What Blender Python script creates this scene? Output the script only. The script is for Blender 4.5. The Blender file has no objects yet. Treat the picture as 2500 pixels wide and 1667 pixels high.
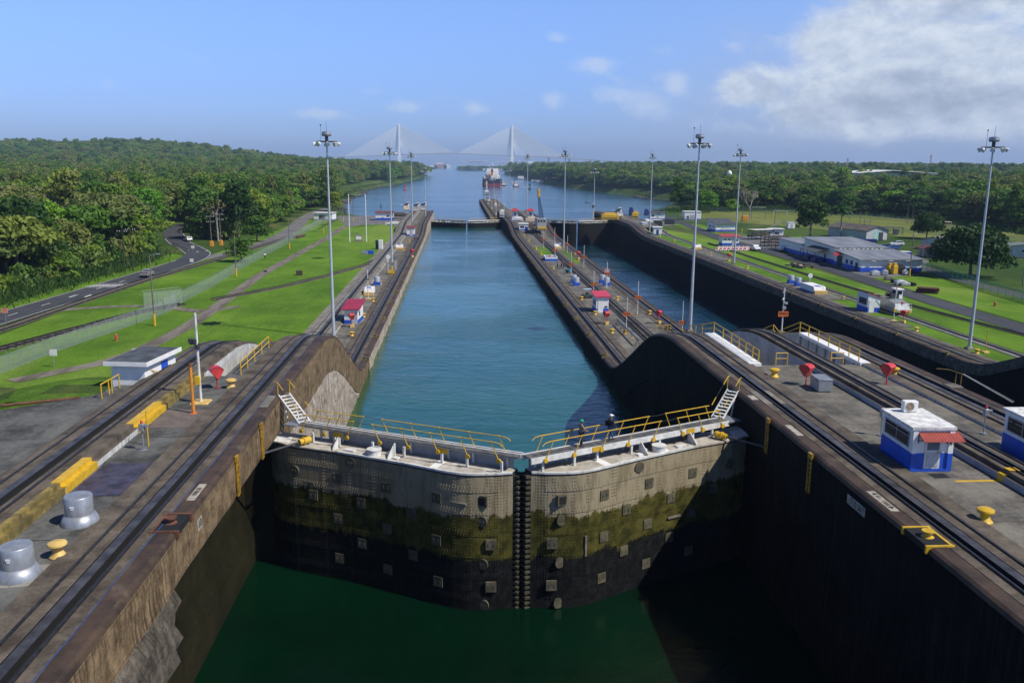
import bpy, math, random
import numpy as np
from mathutils import Vector, Matrix
rnd = random.Random(7)
C = bpy.context.scene.collection
scene = bpy.context.scene
R = math.radians
# ------------------------------------------------------------------ camera
CAM = Vector((-3.908, 0.0, 37.0)); FPX = 2070.57; PITCH, PAN, ROLL = 0.2060, 0.0638, 0.0075
_f = Vector((math.sin(PAN)*math.cos(PITCH), math.cos(PAN)*math.cos(PITCH), -math.sin(PITCH)))
_r0 = Vector((math.cos(PAN), -math.sin(PAN), 0)); _u0 = _r0.cross(_f)
_r = _r0*math.cos(ROLL) + _u0*math.sin(ROLL); _u = -_r0*math.sin(ROLL) + _u0*math.cos(ROLL)
cam_data = bpy.data.cameras.new('camera'); cam = bpy.data.objects.new('camera', cam_data); C.objects.link(cam)
cam.matrix_world = Matrix(((_r.x, _u.x, -_f.x, CAM.x), (_r.y, _u.y, -_f.y, CAM.y), (_r.z, _u.z, -_f.z, CAM.z), (0, 0, 0, 1)))
cam_data.sensor_width = 36; cam_data.lens = FPX/2500*36; cam_data.clip_end = 40000; cam_data.clip_start = 0.5
scene.camera = cam
# ------------------------------------------------------------------ sky, sun, exposure
SUN_EL = R(49.5); SUN_DIR = Vector((1.0, -0.56, 0)).normalized()          # towards the sun
SUN_V = Vector((SUN_DIR.x*math.cos(SUN_EL), SUN_DIR.y*math.cos(SUN_EL), math.sin(SUN_EL)))
sun_d = bpy.data.lights.new('sun', 'SUN'); sun_d.energy = 5.0; sun_d.angle = R(0.53); sun_d.color = (1.0, 0.95, 0.86)
sun = bpy.data.objects.new('sun', sun_d); C.objects.link(sun); sun.location = (200, -200, 400)
sun.rotation_euler = SUN_V.to_track_quat('Z', 'Y').to_euler()
SKY_STRENGTH = 0.115
def build_world():
    w = bpy.data.worlds.new('World'); scene.world = w; w.use_nodes = True
    t = w.node_tree; N = t.nodes; L = t.links; N.clear()
    out = N.new('ShaderNodeOutputWorld'); bg = N.new('ShaderNodeBackground'); bg.inputs[1].default_value = SKY_STRENGTH
    L.new(bg.outputs[0], out.inputs[0])
    sky = N.new('ShaderNodeTexSky'); sky.sky_type = 'NISHITA'; sky.sun_disc = False
    sky.sun_elevation = SUN_EL; sky.sun_rotation = math.atan2(SUN_DIR.x, SUN_DIR.y)
    sky.air_density = 1.0; sky.dust_density = 0.6; sky.ozone_density = 2.2
    tc = N.new('ShaderNodeTexCoord'); sep = N.new('ShaderNodeSeparateXYZ'); L.new(tc.outputs['Generated'], sep.inputs[0])
    def m(op, a, b=None, c=None, clamp=False):
        n = N.new('ShaderNodeMath'); n.operation = op; n.use_clamp = clamp
        for i, v in enumerate((a, b, c)):
            if v is None: continue
            if isinstance(v, (int, float)): n.inputs[i].default_value = v
            else: L.new(v, n.inputs[i])
        return n.outputs[0]
    def ramp(v, lo, hi):
        n = N.new('ShaderNodeMapRange'); n.interpolation_type = 'SMOOTHSTEP'; n.clamp = True
        L.new(v, n.inputs[0]); n.inputs[1].default_value = lo; n.inputs[2].default_value = hi
        return n.outputs[0]
    az = m('ARCTAN2', sep.outputs[0], sep.outputs[1])                 # 0 along +Y, positive to the right
    el = m('ARCSINE', sep.outputs[2])
    co = N.new('ShaderNodeCombineXYZ'); L.new(az, co.inputs[0]); L.new(m('MULTIPLY', el, 1.55), co.inputs[1]); co.inputs[2].default_value = 0.37
    def noise(vec, sc, det=6, rough=.55, dist=0.0, off=0.0):
        n = N.new('ShaderNodeTexNoise'); n.inputs['Scale'].default_value = sc; n.inputs['Detail'].default_value = det
        n.inputs['Roughness'].default_value = rough; n.inputs['Distortion'].default_value = dist
        if off:
            a = N.new('ShaderNodeVectorMath'); a.operation = 'ADD'; a.inputs[1].default_value = (off, off*.7, off*.3); L.new(vec, a.inputs[0]); vec = a.outputs[0]
        L.new(vec, n.inputs['Vector']); return n.outputs[0]
    v = co.outputs[0]
    # warp so that edges billow
    big = noise(v, 11.0, 7, .58, .5, 3.1); fine = noise(v, 42, 7, .65, .5, 8.0); wisp = noise(v, 22.0, 6, .6, .4, 1.7)
    def blob(a0, e0, ra, re):
        x = m('DIVIDE', m('SUBTRACT', az, a0), ra); y = m('DIVIDE', m('SUBTRACT', el, e0), re)
        return m('EXPONENT', m('MULTIPLY', m('ADD', m('MULTIPLY', x, x), m('MULTIPLY', y, y)), -1.0))
    D = math.radians
    def s(*ks):
        o = ks[0]
        for k in ks[1:]: o = m('ADD', o, k)
        return o
    # banks of cumulus: (azimuth, elevation, half width, half height) in degrees
    def B(a0, e0, ra, re, k=1.0): return m('MULTIPLY', blob(D(a0), D(e0), D(ra), D(re)), k)
    nz = m('SUBTRACT', s(m('MULTIPLY', big, .58), m('MULTIPLY', fine, .24), m('MULTIPLY', wisp, .18)), .5)
    bank = s(B(23.6, 7.6, 3.3, 1.9, 1.0), B(28.5, 6.2, 5.5, 2.0, 1.4), B(18.4, 4.9, 1.8, 1.1, 1.05), B(23.5, 3.6, 6, 1.3, 1.0), B(18.0, 11.3, 3.4, .8, 1.0), B(31.5, 10.4, 6.5, 1.7, 1.8), B(34, 3.8, 6, 2.0, 1.4), B(48, 9, 14, 8, .8), B(29, 2.2, 8, .9, .5))
    dens = m('ADD', bank, m('MULTIPLY', nz, 2.3))
    cum = ramp(dens, .30, 1.0)
    small = s(B(-5.6, 4.6, 1.5, .55), B(1.2, 3.5, 1.1, .6), B(-21, 4.4, 1.4, .8, .8), B(-28, 3.7, 2.8, .55, .8), B(6.2, 4.1, .9, .9), B(-3.4, 3.5, 1.8, .5), B(8.8, 6.4, 1.8, .75, 1.2), B(10.6, 4.6, 2.2, .9, 1.1), B(14.2, 5.0, .9, .9), B(12.5, 3.4, 1.6, .8), B(-9, 3.0, 1.8, .4, .8), B(-28.5, 7.6, 1.4, 1.0, .6), B(6.3, 7.9, 1.0, .5, .8), B(17, 7.2, 1.8, .9, .7), B(16.5, 2.6, 3.0, .7, .8), B(21.5, 2.0, 3.4, .6, .8), B(27, 1.7, 3.6, .6, .8), B(3.6, 2.7, 1.4, .5, .9), B(-1.0, 4.2, 1.2, .4, .8), B(-6.5, 2.9, 1.6, .5, .8), B(13.5, 7.0, 1.2, .8, .7), B(-16, 6.0, 1.8, .6, .5))
    sm = ramp(m('ADD', small, m('MULTIPLY', nz, 4.2)), .40, 1.35)
    veil = m('MULTIPLY', ramp(az, D(6), D(26)), ramp(el, D(13), D(3)))
    veil = m('MULTIPLY', veil, m('ADD', .78, m('MULTIPLY', nz, 2.4)), None, True)
    # lit crowns and grey bases
    grey_f = m('ADD', s(B(33, 11.0, 7.5, 1.7, 1.1), B(27, 3.6, 9, 1.2, .62), B(27, 5.2, 4, .6, .35), B(48, 10, 14, 6, .6)), m('MULTIPLY', m('SUBTRACT', wisp, .5), 1.1))
    shade = ramp(grey_f, .12, .80)
    def mix(a, b, f):
        n = N.new('ShaderNodeMixRGB')
        for i, x in ((0, f), (1, a), (2, b)):
            if isinstance(x, (tuple, float, int)): n.inputs[i].default_value = x
            else: L.new(x, n.inputs[i])
        return n.outputs[0]
    K = 1/SKY_STRENGTH
    sc = lambda c: (c[0]*K, c[1]*K, c[2]*K, 1)
    # clear sky: the physical sky, pulled towards the photograph's strong tropical blue
    tint = mix(mix(SKY_TINT_LOW, SKY_TINT, ramp(el, D(-1), D(13))), SKY_TINT_TOP, ramp(el, D(13), D(38)))
    mul = N.new('ShaderNodeMixRGB'); mul.blend_type = 'MULTIPLY'; mul.inputs[0].default_value = 1; L.new(sky.outputs[0], mul.inputs[1]); L.new(tint, mul.inputs[2])
    o2 = N.new('ShaderNodeVectorMath'); o2.operation = 'ADD'; L.new(v, o2.inputs[0]); o2.inputs[1].default_value = (.010, .016, 0)
    rel = m('SUBTRACT', s(m('MULTIPLY', big, .65), m('MULTIPLY', fine, .35)), s(m('MULTIPLY', noise(o2.outputs[0], 11.0, 7, .58, .5, 3.1), .65), m('MULTIPLY', noise(o2.outputs[0], 42, 7, .65, .5, 8.0), .35)))
    lit = ramp(rel, -.17, .17)
    cc = mix(mix(sc((.50, .585, .74)), sc((.74, .815, .91)), lit), mix(sc((.33, .40, .53)), sc((.46, .53, .68)), lit), shade)
    c = mix(mul.outputs[0], sc((.43, .50, .67)), m('MULTIPLY', veil, .85))
    c = mix(c, sc((.62, .72, .90)), m('MULTIPLY', sm, .62))
    c = mix(c, cc, m('MULTIPLY', cum, .94))
    L.new(c, bg.inputs[0])
SKY_TINT_TOP = (0.22, 0.29, 0.48, 1); SKY_TINT = (0.97, 1.15, 1.62, 1); SKY_TINT_LOW = (0.51, 0.69, 1.38, 1)
build_world()
vs = scene.view_settings; vs.view_transform = 'Standard'; vs.look = 'None'; vs.exposure = 0.0; vs.gamma = 1.0; vs.use_curve_mapping = False
scene.cycles.max_bounces = 5; scene.cycles.diffuse_bounces = 2; scene.cycles.glossy_bounces = 3; scene.cycles.transmission_bounces = 2
scene.cycles.transparent_max_bounces = 12; scene.cycles.volume_bounces = 0; scene.cycles.sample_clamp_indirect = 4
scene.cycles.use_denoising = True
# ------------------------------------------------------------------ helpers
def spot(px, py, z=9.9):
    """point of the place at height z that the calibrated camera sees at photo pixel (px, py)"""
    d = _f*FPX + _r*(px-1250) - _u*(py-833.5); t = (z-CAM.z)/d.z
    return CAM + d*t
def spot_y(px, py, Y):
    d = _f*FPX + _r*(px-1250) - _u*(py-833.5); return CAM + d*(Y/d.y)
def mpp(Y): return Y*1.02/FPX      # metres per photo pixel at distance Y
MATS = {}
def nodemat(name):
    m = bpy.data.materials.new(name); m.use_nodes = True; t = m.node_tree
    for n in list(t.nodes): t.nodes.remove(n)
    o = t.nodes.new('ShaderNodeOutputMaterial'); b = t.nodes.new('ShaderNodeBsdfPrincipled'); t.links.new(b.outputs[0], o.inputs[0])
    MATS[name] = m; return m, t, b, o
class NT:
    """small shader-writing helper"""
    def __init__(s, t): s.t = t; s.N = t.nodes; s.L = t.links
    def put(s, sock, v):
        if isinstance(v, (int, float)): sock.default_value = v
        elif isinstance(v, tuple): sock.default_value = v if len(v) != 3 or sock.type == 'VECTOR' else (*v, 1)
        else: s.L.new(v, sock)
    def math(s, op, a, b=0.0, c=None, clamp=False):
        n = s.N.new('ShaderNodeMath'); n.operation = op; n.use_clamp = clamp; s.put(n.inputs[0], a); s.put(n.inputs[1], b)
        if c is not None: s.put(n.inputs[2], c)
        return n.outputs[0]
    def pos(s): return s.N.new('ShaderNodeNewGeometry').outputs['Position']
    def obj(s): return s.N.new('ShaderNodeTexCoord').outputs['Object']
    def scale(s, v, sc):
        n = s.N.new('ShaderNodeVectorMath'); n.operation = 'MULTIPLY'; s.L.new(v, n.inputs[0]); n.inputs[1].default_value = sc; return n.outputs[0]
    def noise(s, v, sc, det=4, rough=.55, dist=0.0):
        n = s.N.new('ShaderNodeTexNoise'); s.L.new(v, n.inputs['Vector']); n.inputs['Scale'].default_value = sc; n.inputs['Detail'].default_value = det
        n.inputs['Roughness'].default_value = rough; n.inputs['Distortion'].default_value = dist; return n.outputs[0]
    def vor(s, v, sc, feat='F1'):
        n = s.N.new('ShaderNodeTexVoronoi'); n.feature = feat; s.L.new(v, n.inputs['Vector']); n.inputs['Scale'].default_value = sc; return n.outputs[0]
    def ramp(s, v, lo, hi, smooth=True):
        n = s.N.new('ShaderNodeMapRange'); n.clamp = True
        if smooth: n.interpolation_type = 'SMOOTHSTEP'
        s.put(n.inputs[0], v); n.inputs[1].default_value = lo; n.inputs[2].default_value = hi; return n.outputs[0]
    def mix(s, a, b, f):
        n = s.N.new('ShaderNodeMixRGB'); s.put(n.inputs[0], f); s.put(n.inputs[1], a); s.put(n.inputs[2], b); return n.outputs[0]
    def mul(s, a, f):
        n = s.N.new('ShaderNodeMixRGB'); n.blend_type = 'MULTIPLY'; n.inputs[0].default_value = 1; s.put(n.inputs[1], a); s.put(n.inputs[2], f); return n.outputs[0]
    def sep(s, v): n = s.N.new('ShaderNodeSeparateXYZ'); s.L.new(v, n.inputs[0]); return n.outputs
    def bump(s, h, st=.3, d=.05):
        n = s.N.new('ShaderNodeBump'); n.inputs['Strength'].default_value = st; n.inputs['Distance'].default_value = d; s.L.new(h, n.inputs['Height']); return n.outputs[0]
def simple(name, col, rough=.6, metal=0.0, var=.15, sc=1.5, spec=.5, dirt=None, bump=0.0):
    """painted / plain surface with uneven tone and optional dirt colour"""
    if name in MATS: return MATS[name]
    m, t, b, o = nodemat(name); n = NT(t); p = n.pos()
    a = n.noise(p, sc, 5, .6); c2 = tuple(max(0, x*(1-var*1.6)) for x in col); c1 = tuple(min(1, x*(1+var*.6)) for x in col)
    c = n.mix(c2, c1, n.ramp(a, .3, .7))
    if dirt:
        d = n.noise(n.scale(p, (1, 1, .35)), sc*2.2, 6, .65); c = n.mix(c, dirt[0], n.math('MULTIPLY', n.ramp(d, dirt[2] if len(dirt) > 2 else .52, .75), dirt[1]))
    n.put(b.inputs['Base Color'], c); b.inputs['Roughness'].default_value = rough; b.inputs['Metallic'].default_value = metal
    b.inputs['Specular IOR Level'].default_value = spec
    if bump: n.L.new(n.bump(n.noise(p, sc*8, 4), bump, .03), b.inputs['Normal'])
    return m
SPLIT = set('access_cover round_cover gusset walkway_post hatch_cover painted_patch yellow_mark loudspeaker walkway_beam fender_bar worn_marking pale_patch painted_kerb worn_kerb white_walkway pilaster awning_bracket lean_to_post workbench tube_lamp roof_light fascia headstock canopy_post stored_crates leg deck_house floodlight_box outlet chain stay call_box tail_light platform yellow_line pier_box funnel crown_gap stair_rail'.split())
class MB:
    """collects shapes into one mesh"""
    def __init__(s): s.v = []; s.f = []; s.m = []; s.cur = 0; s.M = None
    def at(s, loc=(0, 0, 0), rz=0.0, M=None): s.M = M if M is not None else Matrix.Translation(loc) @ Matrix.Rotation(rz, 4, 'Z'); return s
    def _add(s, vs, fs):
        k = len(s.v)
        if s.M is not None: vs = [tuple(s.M @ Vector(p)) for p in vs]
        s.v.extend(vs)
        for f in fs: s.f.append(tuple(k+i for i in f)); s.m.append(s.cur)
    def use(s, i): s.cur = i; return s
    def box(s, x0, x1, y0, y1, z0, z1):
        s._add([(x0, y0, z0), (x1, y0, z0), (x1, y1, z0), (x0, y1, z0), (x0, y0, z1), (x1, y0, z1), (x1, y1, z1), (x0, y1, z1)],
               [(0, 3, 2, 1), (4, 5, 6, 7), (0, 1, 5, 4), (1, 2, 6, 5), (2, 3, 7, 6), (3, 0, 4, 7)]); return s
    def bbox(s, x0, x1, y0, y1, z0, z1, b=.03):
        """box with bevelled vertical and top edges"""
        def ring(z, i): return [(x0+i+b, y0+i, z), (x1-i-b, y0+i, z), (x1-i, y0+i+b, z), (x1-i, y1-i-b, z), (x1-i-b, y1-i, z), (x0+i+b, y1-i, z), (x0+i, y1-i-b, z), (x0+i, y0+i+b, z)]
        vs = ring(z0, 0)+ring(z1-b, 0)+ring(z1, b); fs = [tuple(range(7, -1, -1)), tuple(range(16, 24))]
        for k in (0, 8):
            for i in range(8): j = (i+1) % 8; fs.append((k+i, k+j, k+8+j, k+8+i))
        s._add(vs, fs); return s
    def cyl(s, p0, p1, r0, r1=None, n=10, cap=True):
        r1 = r0 if r1 is None else r1; p0 = Vector(p0); p1 = Vector(p1); d = (p1-p0)
        if d.length < 1e-6: return s
        d.normalize(); a = d.orthogonal().normalized(); b = d.cross(a); vs = []
        for p, r in ((p0, r0), (p1, r1)):
            for i in range(n): t = 2*math.pi*i/n; vs.append(tuple(p+a*(r*math.cos(t))+b*(r*math.sin(t))))
        fs = [(i, (i+1) % n, n+(i+1) % n, n+i) for i in range(n)]
        if cap: fs += [tuple(range(n-1, -1, -1)), tuple(range(n, 2*n))]
        s._add(vs, fs); return s
    def tube(s, pts, r, n=6):
        for a, b in zip(pts[:-1], pts[1:]): s.cyl(a, b, r, r, n)
        return s
    def lathe(s, prof, n=16, c=(0, 0, 0)):
        vs = []; fs = []
        for r, z in prof:
            for i in range(n): t = 2*math.pi*i/n; vs.append((c[0]+r*math.cos(t), c[1]+r*math.sin(t), c[2]+z))
        for k in range(len(prof)-1):
            for i in range(n): j = (i+1) % n; fs.append((k*n+i, k*n+j, (k+1)*n+j, (k+1)*n+i))
        fs += [tuple(range(n-1, -1, -1)), tuple((len(prof)-1)*n+i for i in range(n))]
        s._add(vs, fs); return s
    def prism(s, poly, y0, y1, axis='y'):
        """polygon in (x,z) extruded along y (or (y,z) along x, or (x,y) along z)"""
        k = len(poly)
        def P(a, b, h): return (a, h, b) if axis == 'y' else ((h, a, b) if axis == 'x' else (a, b, h))
        vs = [P(a, b, y0) for a, b in poly]+[P(a, b, y1) for a, b in poly]
        fs = [tuple(range(k)), tuple(range(2*k-1, k-1, -1))]+[(i, k+i, k+(i+1) % k, (i+1) % k) for i in range(k)]
        s._add(vs, fs); return s
    def ball(s, c, r, n=10, m=6, sq=(1, 1, 1)):
        return s._add([(c[0]+r*sq[0]*math.sin(math.pi*j/m)*math.cos(2*math.pi*i/n), c[1]+r*sq[1]*math.sin(math.pi*j/m)*math.sin(2*math.pi*i/n), c[2]+r*sq[2]*math.cos(math.pi*j/m)) for j in range(m+1) for i in range(n)],
                      [(j*n+i, (j+1)*n+i, (j+1)*n+(i+1) % n, j*n+(i+1) % n) for j in range(m) for i in range(n)]) or s
    def loft(s, rows, cap=False):
        """rows: list of equal-length point lists"""
        k = len(rows[0]); vs = [tuple(p) for r in rows for p in r]
        fs = [(a*k+i, a*k+i+1, (a+1)*k+i+1, (a+1)*k+i) for a in range(len(rows)-1) for i in range(k-1)]
        if cap: fs += [tuple(range(k-1, -1, -1)), tuple((len(rows)-1)*k+i for i in range(k))]
        s._add(vs, fs); return s
    def pieces(s):
        """groups of faces that touch one another"""
        par = list(range(len(s.v)))
        def find(a):
            while par[a] != a: par[a] = par[par[a]]; a = par[a]
            return a
        for f in s.f:
            for i in f[1:]: par[find(i)] = find(f[0])
        comp = {}
        for k, f in enumerate(s.f): comp.setdefault(find(f[0]), []).append(k)
        C_ = []
        for fs in comp.values(): P = np.array([s.v[i] for k in fs for i in s.f[k]]); C_.append([P.min(0)-.03, P.max(0)+.03, fs])
        done = False
        while not done:
            done = True; out = []
            for c in C_:
                for o in out:
                    if np.all(c[0] <= o[1]) and np.all(o[0] <= c[1]): o[0] = np.minimum(o[0], c[0]); o[1] = np.maximum(o[1], c[1]); o[2] = o[2]+c[2]; done = False; break
                else: out.append(c)
            C_ = out
        return [c[2] for c in C_]
    def build(s, name, mats, parent=None, smooth=True, ang=35):
        if name in SPLIT and len(s.f) < 4000:
            ps = s.pieces()
            if len(ps) > 1:
                for fs in ps:
                    q = MB(); ids = sorted({i for k in fs for i in s.f[k]}); mp = {i: j for j, i in enumerate(ids)}; q.v = [s.v[i] for i in ids]; q.f = [tuple(mp[i] for i in s.f[k]) for k in fs]; q.m = [s.m[k] for k in fs]; o = q._build(name, mats, parent, smooth, ang)
                return o
        return s._build(name, mats, parent, smooth, ang)
    def _build(s, name, mats, parent=None, smooth=True, ang=35):
        me = bpy.data.meshes.new(name); me.from_pydata(s.v, [], s.f)
        mats = mats if isinstance(mats, (list, tuple)) else [mats]
        for m in mats: me.materials.append(m)
        if any(s.m): me.polygons.foreach_set('material_index', s.m)
        me.update()
        import bmesh
        if len(s.f) < 60000:
            bm = bmesh.new(); bm.from_mesh(me); bmesh.ops.recalc_face_normals(bm, faces=bm.faces); bm.to_mesh(me); bm.free()
        if smooth:
            me.polygons.foreach_set('use_smooth', [True]*len(me.polygons)); me.set_sharp_from_angle(angle=R(ang))
        o = bpy.data.objects.new(name, me); C.objects.link(o)
        if parent is not None: o.parent = parent
        return o
def tag(o, label=None, cat=None, group=None, kind=None):
    if label: o['label'] = label
    if cat: o['category'] = cat
    if group: o['group'] = group
    if kind: o['kind'] = kind
    return o
def empty(name, loc=(0, 0, 0), rz=0.0, label=None, cat=None, group=None):
    o = bpy.data.objects.new(name, None); C.objects.link(o); o.location = loc; o.rotation_euler = (0, 0, rz); o.empty_display_size = .2
    return tag(o, label, cat, group)
KIDS = {}
def copy_tree(o, loc, rz=0.0, label=None, scale=None, parent=None, group=None):
    c = o.copy(); C.objects.link(c)
    if parent is not None: c.parent = parent
    else:
        c.location = loc; c.rotation_euler = (0, 0, rz)
        if scale is not None: c.scale = scale if isinstance(scale, (tuple, list)) else (scale,)*3
        if label: c['label'] = label
        if group: c['group'] = group
    for ch in list(o.children): copy_tree(ch, None, parent=c)
    return c
def structure(o): o['kind'] = 'structure'; return o
def text(s, size, mat, parent, loc, rot=(R(90), 0, 0), name='lettering', ext=.01, sx=1.0):
    cu = bpy.data.curves.new(name, 'FONT'); cu.body = s; cu.size = size; cu.align_x = 'CENTER'; cu.align_y = 'CENTER'; cu.extrude = ext
    cu.materials.append(mat); o = bpy.data.objects.new(name, cu); C.objects.link(o); o.location = loc; o.rotation_euler = rot; o.scale = (sx, 1, 1)
    if parent is not None: o.parent = parent
    return o
# ------------------------------------------------------------------ materials of the setting
ZN, ZF, ZG = 20.55, 9.9, 12.6           # lock wall tops: upper step, lower step, at the far gates
_PY = [-60, 80, 83, 86, 89, 92.4, 97.5, 103, 108, 111, 114, 326, 334, 342, 350, 358, 364, 460]
_PZ = [ZN, ZN, 20.3, 19.8, 19.05, 17.7, 15.4, 12.95, 11.0, 10.2, ZF, ZF, 10.2, 10.9, 11.7, 12.35, ZG, ZG]
def zc(y): return float(np.interp(y, _PY, _PZ))
W2, CW = 16.765, 17.96
XC0, XC1, XR0 = W2, W2+CW, W2+CW+33.53           # centre wall edges, right wall edge
def concrete(name, dark, light, moss=None, joints=None, sc=.35, streak=False, bump=.25, rough=.9, streaksc=2.2, spec=.3):
    m, t, b, o = nodemat(name); n = NT(t); p = n.pos()
    a = n.noise(p, sc, 7, .65, .4); f = n.noise(p, sc*9, 5, .7); g = n.noise(n.scale(p, (1, .12, 1)), sc*3, 4, .6)
    c = n.mix(dark, light, n.ramp(n.math('ADD', n.math('MULTIPLY', a, .6), n.math('ADD', n.math('MULTIPLY', f, .25), n.math('MULTIPLY', g, .15))), .36, .64))
    sp = n.ramp(n.noise(p, sc*22, 3, .6), .60, .72); c = n.mix(c, tuple(x*.45 for x in dark), n.math('MULTIPLY', sp, .7))
    if moss: c = n.mix(c, moss, n.math('MULTIPLY', n.ramp(n.noise(p, sc*.7, 6, .7, .6), .55, .7), .75))
    if streak:
        st = n.noise(n.scale(p, (.0, 1.6, .07)), streaksc, 6, .7); c = n.mix(c, streak, n.math('MULTIPLY', n.math('MULTIPLY', n.ramp(st, .42, .66), n.ramp(n.noise(p, .22, 4, .6), .25, .6)), .88)); c = n.mix(c, tuple(x*.5 for x in dark), n.math('MULTIPLY', n.ramp(n.noise(p, 1.7, 6, .75, .6), .52, .66), .6)); xx, yy, zz = n.sep(p); jl = n.math('MAXIMUM', n.ramp(n.math('ABSOLUTE', n.math('SUBTRACT', n.math('FRACT', n.math('DIVIDE', zz, 1.83)), .5)), .482, .496), n.ramp(n.math('ABSOLUTE', n.math('SUBTRACT', n.math('FRACT', n.math('DIVIDE', yy, 9.1)), .5)), .4965, .4995)); c = n.mix(c, tuple(x*.35 for x in dark), n.math('MULTIPLY', jl, .6))
    if joints:
        x, y, z = n.sep(p); fy = n.math('ABSOLUTE', n.math('SUBTRACT', n.math('FRACT', n.math('DIVIDE', y, joints)), .5))
        ln = n.math('MULTIPLY', n.ramp(fy, .492, .499), n.ramp(n.noise(p, 1.3, 3), .35, .5)); c = n.mix(c, tuple(x*.3 for x in dark), ln)
    n.put(b.inputs['Base Color'], c); b.inputs['Roughness'].default_value = rough; b.inputs['Specular IOR Level'].default_value = spec
    n.L.new(n.bump(n.math('ADD', f, sp), bump, .03), b.inputs['Normal']); return m
DECK = concrete('deck_concrete', (.055, .052, .046), (.20, .185, .155), joints=6.1)
DECKL = concrete('deck_concrete_dark', (.032, .032, .030), (.145, .145, .135), joints=7.3)
TRACKC = concrete('track_concrete', (.045, .035, .027), (.15, .125, .095), sc=.6)
PATHC = concrete('path_concrete', (.12, .11, .09), (.27, .25, .215), joints=5.0)
COPE = concrete('rusty_coping', (.028, .020, .016), (.085, .055, .035), moss=(.13, .10, .07), sc=.5, rough=.65)
WHITEC = concrete('whitewashed_concrete', (.42, .42, .41), (.72, .72, .70), streak=(.25, .24, .22), sc=.5)
GREYP = concrete('grey_painted_concrete', (.20, .22, .25), (.36, .38, .42), sc=.4)
FACE_L = concrete('stained_wall_face', (.085, .055, .026), (.30, .21, .115), streak=(.020, .012, .006), sc=.9, streaksc=3.6)
FACE_LOW = concrete('scarred_wall_face', (.22, .175, .13), (.62, .54, .45), streak=(.12, .085, .055), sc=1.3, bump=1.0)
FACE_D = concrete('wet_dark_wall_face', (.0035, .0035, .003), (.012, .011, .009), streak=(.022, .021, .019), sc=.7, bump=.5, spec=.08)  # wet concrete, darkened further to carry the shade on the chamber walls
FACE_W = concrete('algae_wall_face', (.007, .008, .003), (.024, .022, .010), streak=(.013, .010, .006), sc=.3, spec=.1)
RAIL = simple('rail_steel', (.055, .052, .055), .45, .6, .3, 3)
PLATE = simple('rack_plate_steel', (.11, .105, .11), .5, .5, .35, 1.2, dirt=((.05, .035, .025), .7))
SLOT = simple('black_hollow', (.008, .008, .008), .8)  # near-black for slots, pit floors and openings
YEL = simple('yellow_paint', (.62, .38, .02), .5, 0, .12, 2.5, dirt=((.12, .07, .02), .55, .56))
YELW = simple('worn_yellow_paint', (.24, .18, .045), .7, 0, .4, 1.2, dirt=((.07, .06, .035), .85, .42))
WHT = simple('white_paint', (.78, .78, .76), .5, 0, .06, 1.5, dirt=((.42, .40, .36), .35, .56))
WHTW = simple('worn_white_paint', (.66, .66, .63), .6, 0, .12, 1.5, dirt=((.24, .20, .16), .7, .5))
BLU = simple('blue_paint', (.012, .085, .50), .5, 0, .12, 1.5)
BLUD = simple('navy_paint', (.008, .03, .16), .5)
RED = simple('red_roof_paint', (.42, .045, .05), .5, 0, .12, 1.2, dirt=((.30, .07, .06), .5, .5))
REDH = simple('red_hood_paint', (.55, .045, .045), .45, 0, .15, 2)
GRYM = simple('galvanised_steel', (.36, .38, .40), .42, .55, .12, 2)
GRYP = simple('grey_paint', (.30, .32, .34), .55, 0, .12, 2)
DGRY = simple('dark_grey_steel', (.06, .065, .07), .55, .3, .2, 2)
BLK = simple('black_rubber', (.012, .012, .013), .6)
ORG = simple('orange_paint', (.72, .16, .02), .55, 0, .12, 2)
ROOFG = simple('dark_grey_roofing', (.075, .085, .10), .8, 0, .3, 1.0, dirt=((.03, .033, .04), .6, .5))
GLASS = simple('dark_window_glass', (.012, .016, .02), .08, 0, .1, 1, spec=.8)
RUST = simple('rusty_steel', (.14, .055, .03), .8, 0, .3, 2)
WOOD = simple('creosoted_timber', (.05, .038, .03), .85, 0, .3, 3)
WOODG = simple('weathered_timber', (.17, .15, .125), .85, 0, .25, 2)
CREAM = simple('cream_paint', (.52, .42, .30), .7)
SILV = simple('silver_paint', (.50, .52, .55), .38, .35, .08, 2.5, dirt=((.25, .26, .28), .4, .55))
def grass_mat(name, c1, c2, c3, sc=.06):
    m, t, b, o = nodemat(name); n = NT(t); p = n.pos()
    a = n.noise(p, sc, 6, .6, .3); f = n.noise(p, 1.1, 5, .7); g = n.noise(n.scale(p, (1, .25, 1)), .35, 4, .6)
    c = n.mix(c1, c2, n.ramp(n.math('ADD', n.math('MULTIPLY', a, .55), n.math('ADD', n.math('MULTIPLY', f, .25), n.math('MULTIPLY', g, .2))), .38, .62))
    c = n.mix(c, c3, n.math('MULTIPLY', n.ramp(n.noise(p, sc*3.1, 6, .7, .5), .58, .72), .8))
    c = n.mix(c, tuple(x*1.35 for x in c3), n.math('MULTIPLY', n.ramp(n.noise(n.scale(p, (1, .4, 1)), .021, 6, .7, 1.2), .50, .66), .55)); c = n.mix(c, (.13, .10, .05), n.math('MULTIPLY', n.ramp(n.noise(p, .13, 7, .75, .8), .66, .74), .6))
    c = n.mul(c, n.mix((.58, .58, .58), (1.22, 1.22, 1.22), n.ramp(n.noise(p, 4.5, 4, .8), .3, .7)))
    n.put(b.inputs['Base Color'], c); b.inputs['Roughness'].default_value = .95; b.inputs['Specular IOR Level'].default_value = .1
    n.L.new(n.bump(n.noise(p, 5, 5, .75), .8, .25), b.inputs['Normal']); return m
LAWN = grass_mat('mown_lawn', (.072, .160, .013), (.145, .270, .022), (.18, .245, .045))
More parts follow.
